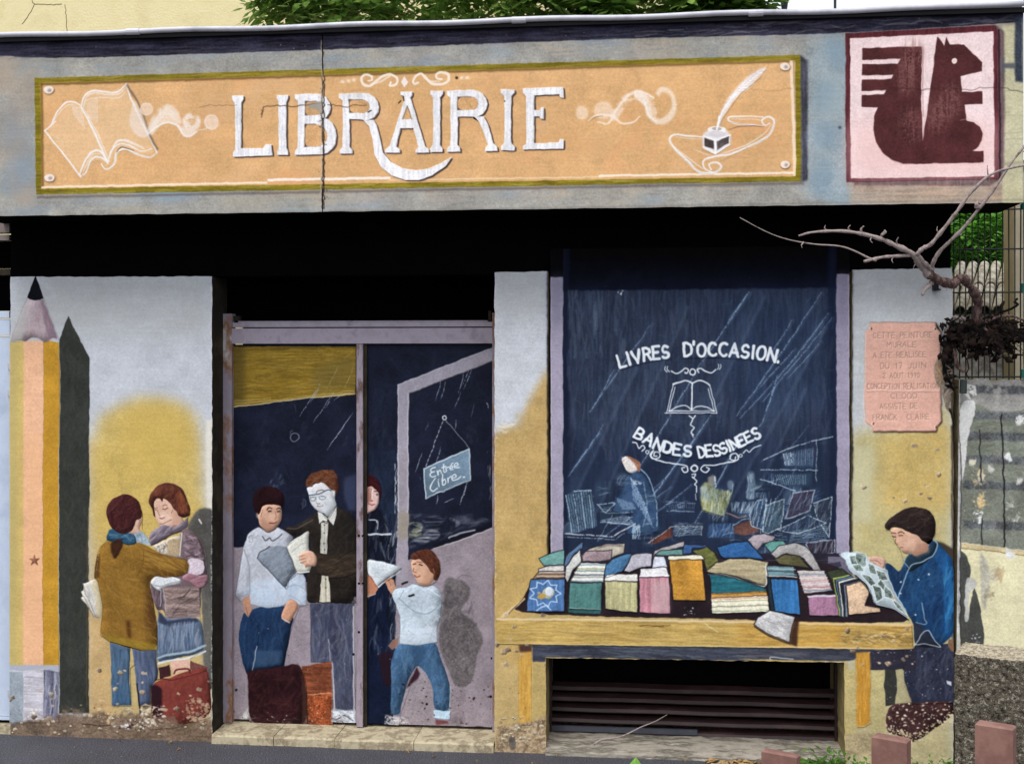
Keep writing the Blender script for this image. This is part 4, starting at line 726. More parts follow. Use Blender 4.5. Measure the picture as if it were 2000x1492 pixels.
    for k in range(8): sk(L, [(1590 - k * 3, 590 + 9 * k), (1775, 560 + 10 * k)], 1.6, .55, [(130, 176, 190), (190, 204, 214)][k % 2])
    for k in range(5): sk(L, [(1410 + 22 * k, 430 - 4 * k), (1378 + 22 * k, 560)], 2, .6)
    W.specks(H([(660, 180), (690, 175), (685, 200), (665, 205)]), [(220, 222, 230)], 5, 2, 4, .95); W.specks(gl, [(200, 210, 220), (130, 140, 156)], 120, .3, 1.2, .6)
    W.clip(None)
    W.fill([(1100, 1080), (1662, 1080), (1662, 1200), (1100, 1200)], (50, 46, 62), 1, n=.1); W.fill([(1618, 1086), (1665, 1086), (1665, 1140), (1618, 1140)], (112, 106, 126), 1, n=.08)
    W.fill(L([(1770, 760), (1840, 745), (1850, 770), (1790, 800)]), (60, 60, 80), .9)
    # ===== book tray =====
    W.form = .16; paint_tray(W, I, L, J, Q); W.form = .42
    # grille surround
    W.fill(I([(235, 785), (1577, 800)]) + J([(940, 880), (960, 890), (960, 985), (715, 985), (640, 930), (575, 938), (0, 925)]) + I([(1577, 880), (320, 858), (318, 885), (240, 885)]), (66, 70, 84), 1, n=.14, br='h', rnd=False)
    W.dabs(I([(240, 790), (1577, 806), (1577, 870), (240, 856)]) , [(96, 102, 116), (46, 50, 62), (120, 128, 140)], 90, 40, 3, -1, .08, .4)
    W.dabs(J([(0, 880), (600, 890), (640, 930), (0, 925)]), [(96, 98, 112), (46, 46, 60), (110, 104, 108)], 60, 40, 3, -1, .08, .4)
    W.line(J([(470, 940), (600, 945), (650, 915), (720, 890), (850, 870)]), 1.8, (206, 190, 170), .85); W.line(J([(175, 930), (182, 918), (300, 925)]), 2, (210, 214, 220), .8)
    for z, q in ((I, [(160, 790), (235, 790), (236, 1250), (164, 1262)]), (J, [(636, 890), (712, 890), (718, 1270), (680, 1292), (642, 1290)])):
        W.fill(z(q), (208, 160, 72) if z is I else (206, 146, 50), n=.08, b=1, br='v'); W.dabs(z(q), [(222, 176, 90), (186, 134, 50), (214, 150, 60)], 90, 24, 3, 88, .2, .35)
    W.fill(I([(160, 785), (236, 785), (236, 822), (165, 828)]), (74, 50, 54), .9, b=1); W.line(I([(240, 800), (240, 1240)]), 1.3, (226, 196, 130), .6, s=False)
    W.fill(J([(575, 985), (636, 985), (640, 1400), (575, 1410)]), (196, 176, 116), .9, n=.08); W.fill(J([(716, 985), (790, 985), (800, 1300), (720, 1330)]), (190, 176, 122), .9, n=.08)
    W.cut('painted_table_leg', I([(160, 790), (235, 790), (236, 1250), (164, 1262)]), None, 2); W.cut('painted_table_leg', J([(636, 890), (712, 890), (718, 1270), (680, 1292), (642, 1290)]), None, 2)
    # ===== boy at the right =====
    paint_boy(W, J, Q, V)
    # crumbling base of the middle pier
    W.fill(I([(30, 1270), (120, 1250), (240, 1240), (325, 1200), (330, 1440), (20, 1440)]), (172, 148, 116), .9, n=.2, b=2)
    W.dabs(I([(35, 1260), (325, 1230), (330, 1430), (25, 1430)]), [(120, 96, 78), (196, 172, 140), (96, 78, 66), (150, 122, 98), (206, 186, 156)], 170, 14, 3.4, 15, .8, .6, bend=.4)
    W.fill(I([(105, 1330), (140, 1335), (145, 1400), (110, 1400)]), (104, 98, 92), .9, s=True, n=.2); W.specks(I([(35, 1000), (325, 1000), (325, 1300), (35, 1300)]), [(120, 92, 60), (214, 190, 150)], 70, .6, 2.4, .7)
    W.fill(V([(830, 640), (1090, 630), (1110, 760), (830, 790)]), (176, 158, 122), .85, n=.15, b=3); W.dabs(V([(835, 650), (1080, 640), (1100, 780), (840, 800)]), [(150, 128, 96), (196, 178, 146), (132, 120, 84)], 60, 20, 3, 10, .6, .4)
    W.specks(V([(835, 330), (1090, 240), (1090, 640), (835, 640)]), [(120, 104, 70), (220, 206, 160)], 50, .6, 1.8, .7)
    W.specks([(19, 540), (1862, 540), (1862, 1450), (19, 1450)], [(84, 72, 60), (236, 232, 224), (150, 130, 100)], 420, .3, 1.3, .55, seed=31)
    rg = np.random.RandomState(77)
    for (x0, y0, x1, y1, n) in ((176, 1290, 410, 1400, 26), (968, 1150, 1064, 1300, 16), (20, 1340, 115, 1410, 12), (1668, 860, 1858, 980, 10), (1652, 1150, 1790, 1300, 14)):
        for k in range(n):      # small flakes of lost paint with a pale rim
            x, y, r = rg.uniform(x0, x1), y1 - (y1 - y0) * rg.rand() ** 1.6, rg.uniform(2, 7)
            q = [(x + r * rg.uniform(.5, 1.3) * math.cos(t), y + r * .8 * rg.uniform(.4, 1.3) * math.sin(t)) for t in np.linspace(0, 6.28, 9, endpoint=False)]
            W.fill([(a - .8, b - .8) for a, b in q], (226, 216, 198), .6, rnd=False, n=.1); W.fill(q, [(150, 128, 104), (176, 156, 128), (124, 104, 86)][k % 3], .9, rnd=False, n=.15)
    W.finish(.6, .83)
def paint_tray(W, I, L, J, Q):
    # tray back shadow
    W.fill(I([(95, 605), (190, 500), (280, 330), (1577, 300)]) + J([(300, 400), (560, 420), (760, 620), (930, 710), (880, 735), (0, 720)]) + I([(1577, 635)]), (48, 38, 44), 1, n=.12)
    def bk(z, p, c, line=(38, 34, 42), w=2.0, nm=None, s=False, lv=3, n=.12, dab=True, br='n'):
        W.fill(z(p), c, 1, n=n, s=s, br=br, rnd=False)
        if dab: W.dabs(z(p), [tuple(min(255, int(v * 1.16)) for v in c), tuple(int(v * .82) for v in c), tuple(min(255, int(v * 1.05) + 12) for v in c)], 46, 18, 2.6, 20, .8, .4, seed=len(p) + int(p[0][0]), s=s)
        W.line(z(p + p[:1]), w, line, .75, s=False)
        if nm: W.cut('painted_book', z(p), nm, lv, s=False)
    lt = (214, 214, 210)
    # window bottom right, back books first
    bk(L, [(248, 730), (330, 695), (385, 685), (384, 765), (275, 768)], (112, 164, 158), nm='teal painted book lying open at the left end of the tray')
    bk(L, [(385, 765), (392, 720), (420, 690), (482, 640), (480, 680), (440, 700), (392, 780)], (90, 120, 160))
    bk(L, [(388, 830), (392, 775), (440, 710), (470, 680), (474, 750), (430, 790), (400, 860)], (200, 200, 196), nm='thin pale painted book leaning between stacks')
    bk(L, [(470, 715), (520, 680), (600, 655), (705, 650), (700, 700), (660, 715), (600, 745), (480, 745)], (184, 176, 160)); bk(L, [(475, 720), (500, 695), (635, 685), (632, 735), (560, 748), (480, 745)], (160, 138, 144))
    for k in range(4): W.line(L([(540 + 10 * k, 685 - 4 * k), (600, 668 - 4 * k), (690, 664 - 2 * k)]), 1.3, (110, 100, 100), .6)
    bk(L, [(244, 800), (245, 785), (300, 768), (385, 765), (385, 800)], (206, 200, 196)); bk(L, [(214, 838), (245, 800), (385, 800), (388, 845)], (150, 120, 96))
    for k in range(4): W.line(L([(250 - 6 * k, 806 + 9 * k), (386, 804 + 10 * k)]), 2, [(216, 206, 196), (96, 80, 80), (206, 190, 170), (60, 50, 50)][k], .9, s=False)
    bk(L, [(412, 855), (450, 790), (470, 752), (608, 756), (590, 860)], lt)
    for k in range(9): W.line(L([(462 - 5.5 * k, 764 + 10.5 * k), (606 - 2 * k, 764 + 11 * k)]), 2.4, [(110, 150, 160), (240, 240, 236), (170, 160, 90), (90, 130, 134), (236, 232, 220), (70, 80, 90), (150, 156, 150), (230, 230, 224), (120, 140, 150)][k], .85, s=False)
    bk(L, [(598, 830), (605, 770), (640, 730), (700, 710), (745, 706), (700, 790), (690, 800), (650, 815)], (74, 122, 166), nm='blue painted book fanned open on the tray')
    bk(L, [(700, 795), (740, 715), (790, 700), (852, 706), (848, 770), (800, 775), (760, 790), (730, 802)], (184, 180, 192), nm='pale grey painted book lying open face down')
    bk(L, [(850, 740), (865, 690), (930, 665), (1020, 638), (1022, 665), (940, 685), (880, 700), (862, 720)], (170, 164, 166)); bk(L, [(865, 712), (890, 690), (1012, 680), (1012, 712), (930, 716)], (100, 146, 140)); bk(L, [(856, 745), (864, 720), (912, 720), (925, 750), (930, 775), (850, 778)], (196, 200, 214), w=1.6)
    bk(L, [(1012, 690), (1020, 655), (1140, 660), (1140, 672), (1060, 676), (1060, 705), (1012, 708)], (60, 96, 150)); bk(L, [(1060, 690), (1140, 670), (1180, 700), (1198, 740), (1190, 790), (1140, 800), (1120, 740)], (112, 116, 62), s=False)
    bk(L, [(1188, 672), (1260, 650), (1350, 640), (1400, 690), (1440, 735), (1340, 725), (1230, 730), (1210, 715)], (52, 104, 166), nm='bright blue painted book open at the back of the tray'); bk(L, [(1348, 632), (1380, 608), (1440, 600), (1500, 615), (1490, 640), (1430, 655), (1400, 690)], (160, 148, 156))
    bk(L, [(1440, 660), (1470, 640), (1540, 638), (1560, 655), (1500, 700), (1475, 700)], (96, 158, 148)); bk(L, [(1475, 705), (1520, 665), (1600, 648), (1660, 665), (1700, 710), (1745, 800), (1700, 790), (1650, 730), (1560, 705), (1500, 730)], (176, 172, 172)); bk(L, [(1490, 735), (1560, 708), (1630, 720), (1680, 780), (1520, 760)], (100, 96, 66))
    bk(L, [(1135, 800), (1180, 755), (1260, 732), (1360, 730), (1462, 748), (1465, 800), (1450, 870), (1400, 865), (1300, 830), (1200, 812)], (178, 164, 130), nm='tan painted book draped over the wide stack', br='h')
    W.line(L([(1150, 812), (1220, 820), (1300, 838), (1400, 870), (1450, 866), (1450, 760)]), 3.4, (222, 220, 214), .9); W.line(L([(1140, 806), (1220, 812), (1300, 828), (1400, 858)]), 2, (50, 46, 50), .8)
    bk(L, [(940, 740), (935, 718), (1110, 712), (1125, 735)], (226, 222, 200)); 
    # front row
    bk(L, [(205, 840), (388, 838), (386, 1010), (180, 1008)], (76, 116, 170), nm='blue painted book with white zigzag star, front row far left', br='v')
    st = [(282 + (86 if k % 2 == 0 else 60) * math.cos(k * math.pi / 9), 915 + (72 if k % 2 == 0 else 50) * math.sin(k * math.pi / 9)) for k in range(18)]
    W.clip(L([(205, 840), (388, 838), (386, 1010), (180, 1008)])); W.line(L(st + st[:1]), 2.4, (190, 214, 240), .85, s=False); W.line(L([(236, 1002), (262, 988), (290, 978), (312, 1000)]), 2.4, (200, 220, 240), .8, s=False)
    W.fill(L([(270, 895), (300, 880), (328, 895), (330, 920), (300, 945), (285, 940), (262, 946), (238, 935), (262, 922)]), (196, 190, 150), .9, s=True, n=.1); W.fill(L(ell(305, 905, 24, 26)), (206, 216, 228), .95); W.fill(L([(240, 936), (262, 912), (286, 925), (270, 945)]), (190, 150, 70), .9, s=True); W.clip(None)
    bk(L, [(410, 852), (588, 858), (586, 1000), (578, 1026), (404, 1018)], (52, 92, 94)); bk(L, [(412, 858), (585, 856), (582, 1000), (412, 995)], (80, 128, 124), nm='dark green painted book in the front row', br='v')
    W.line(L([(414, 990), (580, 1000)]), 2.4, (150, 180, 170), .7, s=False)
    bk(L, [(602, 830), (612, 815), (770, 812), (774, 850), (598, 850)], (222, 220, 214), w=1.4); bk(L, [(600, 848), (770, 852), (774, 1015), (690, 1008), (602, 995)], (186, 180, 132), nm='olive cream painted book in the front row', br='v')
    bk(L, [(780, 830), (788, 784), (925, 775), (942, 830)], (214, 212, 214)); bk(L, [(780, 832), (938, 828), (945, 1022), (784, 1015)], (190, 128, 142), nm='pink painted book in the front row', br='v', w=1.6); W.line(L([(784, 826), (936, 820)]), 3, (240, 236, 238), .9, s=False)
    W.fill(L([(846, 850), (936, 846), (942, 1015), (846, 1012)]), (200, 176, 176), .55, b=5)
    bk(L, [(940, 738), (1112, 736), (1132, 952), (958, 948)], (204, 146, 56), nm='orange painted book standing tallest in the row', br='n'); W.line(L([(942, 730), (1110, 728)]), 5, (232, 226, 200), .9, s=False)
    W.specks(L([(1010, 990), (1080, 990), (1080, 1030), (1010, 1030)]), [(210, 214, 220)], 12, 1, 2.6, .9)
    bk(L, [(1150, 810), (1240, 825), (1340, 850), (1450, 888), (1454, 905), (1160, 918)], (42, 108, 122), nm='sea blue painted book, top of the wide stack', br='h'); bk(L, [(1160, 916), (1454, 902), (1458, 925), (1160, 940)], (206, 150, 74), w=1, dab=False)
    bk(L, [(1160, 940), (1460, 925), (1466, 1010), (1164, 1022)], (224, 216, 190), w=1.4, nm='thick cream stack of painted books in the middle')
    for k in range(6): W.line(L([(1162, 946 + 13 * k), (1462, 936 + 13 * k)]), 1.9, [(206, 130, 110), (150, 160, 120), (240, 236, 220), (96, 110, 90), (236, 234, 220), (120, 160, 120)][k], .75, s=False)
    bk(J, [(160, 425), (305, 430), (310, 480), (165, 480)], (110, 146, 156)); 
    for k in range(4): W.line(J([(165, 440 + 13 * k), (312 + 3 * k, 446 + 13 * k)]), 2.2, [(180, 200, 200), (60, 70, 80), (120, 156, 170), (214, 220, 220)][k], .85, s=False)
    bk(J, [(178, 495), (325, 498), (338, 690), (200, 668)], (54, 116, 178), nm='plain blue painted book near the right end', br='v'); bk(J, [(160, 480), (178, 495), (200, 665), (180, 660)], (40, 60, 70))
    bk(J, [(322, 448), (465, 450), (510, 560), (360, 575)], (196, 176, 176)); 
    for k in range(7): W.line(J([(326 + 5 * k, 456 + 17 * k), (468 + 6.5 * k, 456 + 16.5 * k)]), 2.4, [(214, 216, 214), (110, 150, 164), (226, 220, 216), (196, 150, 150), (220, 214, 220), (170, 110, 116), (100, 140, 156)][k], .85, s=False)
    bk(J, [(378, 585), (548, 578), (556, 695), (385, 692)], (166, 118, 148), nm='mauve painted book in the front row', br='v'); W.line(J([(380, 590), (548, 584)]), 4, (214, 208, 220), .9, s=False)
    bk(J, [(480, 460), (560, 440), (600, 470), (510, 520)], (60, 66, 50))
    for k in range(5): bk(J, [(510 + 16 * k, 490 + 9 * k), (600 + 18 * k, 470 + 8 * k), (608 + 18 * k, 480 + 8 * k), (520 + 16 * k, 500 + 9 * k), (560 + 9 * k, 700), (546 + 9 * k, 695)], [(150, 170, 90), (80, 110, 140), (200, 200, 190), (40, 50, 70), (120, 134, 150)][k], w=1.2, dab=False)
    bk(J, [(585, 530), (665, 510), (715, 560), (690, 640), (770, 650), (772, 672), (600, 690)], (226, 190, 156), nm='peach painted book under the open comic', br='n')
    # tray box
    W.fill(I([(35, 632), (190, 500), (200, 512), (95, 605), (95, 618)]), (206, 180, 130), 1, n=.08); W.line(I([(95, 605), (190, 505)]), 1.6, (60, 46, 40), .8, s=False)
    box = I([(35, 634), (1577, 655)]) + J([(0, 715), (940, 745), (950, 876), (320, 866), (0, 866)]) + I([(1577, 800), (35, 778)])
    W.fill(box, (190, 158, 86), 1, n=.1, br='h', rnd=False); W.clip(box)
    W.fill(J([(0, 700), (960, 700), (960, 880), (0, 880)]), (206, 152, 60), .7, b=20, n=.08, br='h'); W.fill(J([(560, 760), (950, 760), (950, 860), (560, 850)]), (186, 156, 92), .6, b=8, n=.25, br='h')
    W.dabs(box, [(212, 180, 104), (164, 128, 60), (200, 170, 110), (222, 190, 120), (150, 120, 66)], 620, 46, 2.4, -1, .06, .35)
    W.dabs(J([(560, 790), (940, 780), (945, 860), (560, 840)]), [(90, 76, 56), (226, 206, 160), (120, 96, 60)], 90, 12, 2.2, -4, .4, .5)
    W.clip(None)
    W.line(I([(35, 632), (500, 634), (1000, 640), (1577, 650)]), 4.4, (222, 196, 156), .9, s=False); W.line(J([(320, 735), (600, 738), (945, 745)]), 5, (228, 196, 140), .9, s=False)
    W.line(I([(35, 776), (1000, 790), (1577, 798)]), 3, (216, 190, 120), .85, s=False); W.line(J([(0, 862), (320, 862), (948, 874)]), 3.4, (226, 196, 140), .9, s=False); W.line(J([(0, 872), (948, 884)]), 2, (60, 44, 40), .7, s=False)
    W.line(I([(35, 780), (1000, 796), (1577, 804)]), 1.4, (80, 60, 40), .8, s=False); W.line(J([(940, 745), (948, 876)]), 1.6, (110, 84, 56), .8, s=False)
    W.dabs(I([(880, 665), (1060, 665), (1060, 680), (880, 680)]), [(90, 66, 40)], 8, 40, 1.4, 0, .03, .8); W.line(I([(1265, 658), (1340, 710)]), 1.8, (232, 214, 170), .8, s=False)
    bk(J, [(88, 740), (110, 700), (175, 662), (240, 680), (312, 700), (290, 760), (280, 835), (180, 800), (130, 770)], (198, 196, 198), nm='white sheet of paper hanging over the front of the tray', w=2.4); W.fill(J([(290, 770), (312, 702), (330, 712), (318, 860), (280, 845)]), (66, 42, 36), .9, b=1)
    W.dabs(J([(120, 700), (300, 710), (280, 800), (130, 750)]), [(150, 150, 156), (214, 214, 214), (120, 120, 128)], 60, 16, 1.5, -20, .2, .5); W.line(J([(90, 752), (180, 808), (280, 842)]), 2.6, (50, 40, 44), .9)
    W.cut('painted_tray', I([(35, 632), (190, 500), (220, 505), (205, 600), (1577, 640)]) + J([(0, 715), (940, 745), (950, 876), (320, 866), (0, 866)]) + I([(1577, 800), (35, 778)]), 'long yellow wooden tray painted below the window full of books', 2)
def paint_boy(W, J, Q, V):
    WHt = (222, 224, 226)
    W.fill(J([(1050, 290), (1100, 300), (1170, 340), (1180, 560), (1100, 500)]), (66, 56, 48), .95, b=1)
    # dark legs and shadow
    W.fill(J([(960, 850), (1180, 840), (1180, 1160), (940, 1165), (900, 1060), (890, 980)]), (52, 56, 76), 1, n=.12); W.fill(J([(790, 975), (852, 975), (860, 1090), (850, 1170), (800, 1180), (788, 1070)]), (56, 58, 56), .95, n=.15)
    W.fill(J([(715, 880), (960, 870), (960, 985), (720, 985)]), (54, 52, 66), 1, n=.14); W.fill(J([(848, 985), (885, 980), (900, 1070), (935, 1162), (850, 1168), (858, 1080)]), (178, 168, 128), 1, n=.06)
    W.dabs(J([(960, 860), (1160, 850), (1170, 1140), (950, 1150)]), [(74, 80, 104), (38, 42, 60), (90, 96, 112)], 130, 40, 4, 80, .5, .3)
    sh = J([(815, 1190), (850, 1165), (930, 1160), (1180, 1150), (1180, 1215), (1080, 1290), (1010, 1340), (940, 1380), (880, 1340), (810, 1320), (800, 1260)])
    W.fill(sh, (70, 44, 46), .97, n=.2); W.specks(sh, [(226, 204, 184), (236, 226, 214), (206, 180, 150)], 200, 1, 3.6, .95, seed=5); W.specks(J([(810, 1290), (960, 1330), (1100, 1250), (1180, 1180), (1180, 1260), (940, 1400), (820, 1350)]), [(196, 176, 130), (214, 196, 160)], 150, 1.4, 4.6, .95, seed=6)
    W.specks(J([(720, 880), (1170, 870), (1170, 1160), (790, 1160)]), [(220, 222, 228), (170, 174, 180)], 110, .6, 2.2, .9, seed=8); W.fill(J([(1120, 1040), (1150, 1045), (1150, 1070), (1125, 1060)]), (214, 214, 220), .9)
    # coat
    W.fill(Q([(830, 1150), (960, 1200), (1010, 1260), (1110, 1400), (1000, 1420), (868, 1400), (862, 1210)]), (48, 54, 70), 1, n=.12)
    coat = Q([(1030, 430), (1070, 450), (1130, 520), (1200, 600), (1225, 700), (1232, 900), (1240, 1050), (1245, 1200), (1220, 1300), (1150, 1360), (1100, 1400), (1040, 1350), (1000, 1270), (960, 1260), (930, 1210), (870, 1200), (830, 1150), (780, 1060), (715, 970), (650, 860), (630, 740), (600, 700), (615, 640), (680, 690), (735, 740), (775, 640), (820, 560), (900, 580), (980, 520)])
    W.fill(coat, (34, 70, 112), 1, n=.12); W.clip(coat)
    W.fill(Q([(1060, 500), (1240, 600), (1250, 1300), (1120, 1380), (1140, 1100), (1130, 800)]), (30, 92, 158), .75, b=8); W.fill(Q([(620, 640), (780, 700), (800, 1000), (650, 860)]), (30, 46, 76), .7, b=6); W.fill(Q([(980, 1000), (1120, 900), (1120, 1200), (1000, 1260)]), (26, 46, 86), .7, b=7)
    W.dabs(coat, [(46, 92, 140), (24, 50, 90), (36, 104, 166), (60, 100, 130), (30, 60, 96)], 300, 26, 4, 70, .5, .3, seed=3); W.dabs(Q([(1120, 600), (1230, 700), (1240, 1250), (1150, 1300)]), [(40, 122, 190), (70, 150, 200)], 50, 40, 4, 80, .25, .35)
    W.clip(None)
    W.fill(Q([(780, 640), (840, 560), (990, 530), (1040, 440), (1075, 460), (1060, 560), (980, 640), (880, 700), (800, 740)]), (40, 62, 78), .9, n=.15)
    W.line(Q([(1035, 435), (1075, 470), (1060, 540), (1010, 600), (930, 640), (840, 670), (800, 740), (770, 830), (740, 900), (720, 970)]), 2.2, (160, 190, 210), .85); W.line(Q([(775, 600), (770, 640), (810, 690)]), 2, (150, 176, 196), .8)
    W.line(Q([(935, 1010), (950, 1080), (960, 1150), (985, 1190), (950, 1205), (880, 1190)]), 2, (150, 180, 200), .75); W.line(Q([(880, 1390), (940, 1290), (1000, 1260), (1050, 1350), (1105, 1405), (1040, 1400), (960, 1380), (870, 1395)]), 2, (206, 214, 220), .75)
    for x, y in ((905, 797), (1000, 750), (745, 820), (740, 925), (880, 1120)): W.fill(Q(ell(x, y, 10, 8)), (200, 214, 226), .85)
    W.fill(Q([(1180, 1350), (1235, 1340), (1250, 1390), (1220, 1450), (1185, 1420)]), (140, 104, 80), .95, n=.1, s=True)
    # face
    W.fill(Q([(650, 350), (700, 320), (860, 380), (930, 430), (990, 470), (1000, 520), (940, 570), (880, 590), (840, 560), (780, 560), (740, 530), (735, 510), (715, 480), (690, 460), (705, 430), (670, 400)]), (210, 164, 138), 1, s=False, n=.05)
    W.fill(Q([(900, 460), (990, 470), (1000, 540), (900, 590), (850, 560)]), (176, 130, 108), .8, b=3); W.fill(Q([(800, 420), (870, 420), (880, 500), (800, 500)]), (224, 182, 158), .6, b=5)
    hair = Q([(600, 345), (605, 290), (650, 240), (700, 210), (760, 160), (860, 135), (960, 150), (1030, 190), (1062, 280), (1060, 380), (1040, 430), (1000, 480), (970, 460), (930, 440), (900, 400), (850, 380), (780, 340), (700, 320), (655, 330), (640, 352)])
    W.fill(hair, (52, 40, 40), 1, s=False, n=.12); W.dabs(hair, [(74, 58, 54), (34, 26, 28), (88, 72, 66)], 80, 28, 3, 30, .5, .35, bend=.3)
    for p, w in (([(665, 375), (700, 380)], 2.4), ([(725, 378), (750, 365), (780, 374)], 2.6), ([(675, 408), (700, 412)], 2.8), ([(728, 402), (765, 398)], 2.4), ([(700, 430), (692, 465), (715, 478)], 1.4), ([(735, 510), (765, 505)], 1.8), ([(755, 545), (785, 560), (830, 570)], 1.2)): W.line(Q(p), w, (84, 48, 40), .75)
    W.specks(hair, [(210, 206, 200)], 7, .8, 2, .9)
    # hand and comic
    W.fill(Q([(450, 595), (520, 590), (590, 605), (610, 650), (590, 700), (550, 690), (500, 660), (470, 640)]), (214, 168, 148), 1, s=True, n=.06); W.line(Q([(470, 625), (530, 630), (570, 660)]), 1.4, (120, 76, 66), .8); W.line(Q([(500, 650), (545, 690)]), 1.4, (120, 76, 66), .7)
    cm = Q([(185, 570), (250, 548), (350, 560), (440, 595), (460, 640), (520, 670), (620, 715), (640, 800), (700, 940), (780, 1060), (815, 1165), (760, 1120), (680, 1070), (600, 1045), (510, 1025), (470, 900), (420, 830), (330, 760), (270, 710), (240, 620)])
    W.fill(cm, (190, 206, 214), 1, n=.06)
    for p in ([(290, 590), (350, 585), (365, 650), (300, 655)], [(375, 590), (440, 610), (445, 700), (390, 700), (370, 640)], [(310, 670), (370, 665), (400, 720), (340, 715)], [(455, 660), (500, 680), (520, 745), (470, 735)], [(400, 755), (460, 770), (510, 830), (470, 850)], [(530, 720), (600, 740), (620, 800), (560, 800)], [(500, 860), (560, 880), (575, 960), (530, 990)], [(600, 860), (650, 900), (680, 980), (610, 950)], [(680, 990), (740, 1040), (790, 1120), (710, 1050)], [(565, 800), (600, 850), (590, 890), (545, 840)]):
        cx_ = sum(a for a, b in p) / 4; cy_ = sum(b for a, b in p) / 4; p = [(cx_ + (a - cx_) * 1.28, cy_ + (b - cy_) * 1.2) for a, b in p]
        W.fill(Q(p), (104, 120, 114), .9, n=.35); W.line(Q(p + p[:1]), 1.5, (226, 236, 238), .9, s=False); W.dabs(Q(p), [(56, 62, 56), (150, 164, 150), (40, 44, 44), (180, 190, 180)], 9, 8, 1.8, 60, .8, .7)
    W.line(cm + cm[:1], 1.6, (206, 226, 236), .8, s=False); W.line(Q([(330, 760), (430, 850), (470, 930), (510, 1025), (680, 1075), (815, 1170)]), 2.6, (40, 36, 42), .8)
    W.cut('painted_comic_book', cm, 'open painted comic page held by the boy in blue', 5)
    W.cut('painted_boy', hair[:13] + coat[:11] + J([(1165, 870), (1168, 1160), (940, 1165), (900, 1060), (890, 900)]) + coat[16:22] + Q([(735, 740), (775, 640), (740, 530), (690, 460), (650, 350)]), 'painted boy in a blue coat reading beside the book tray', 3)
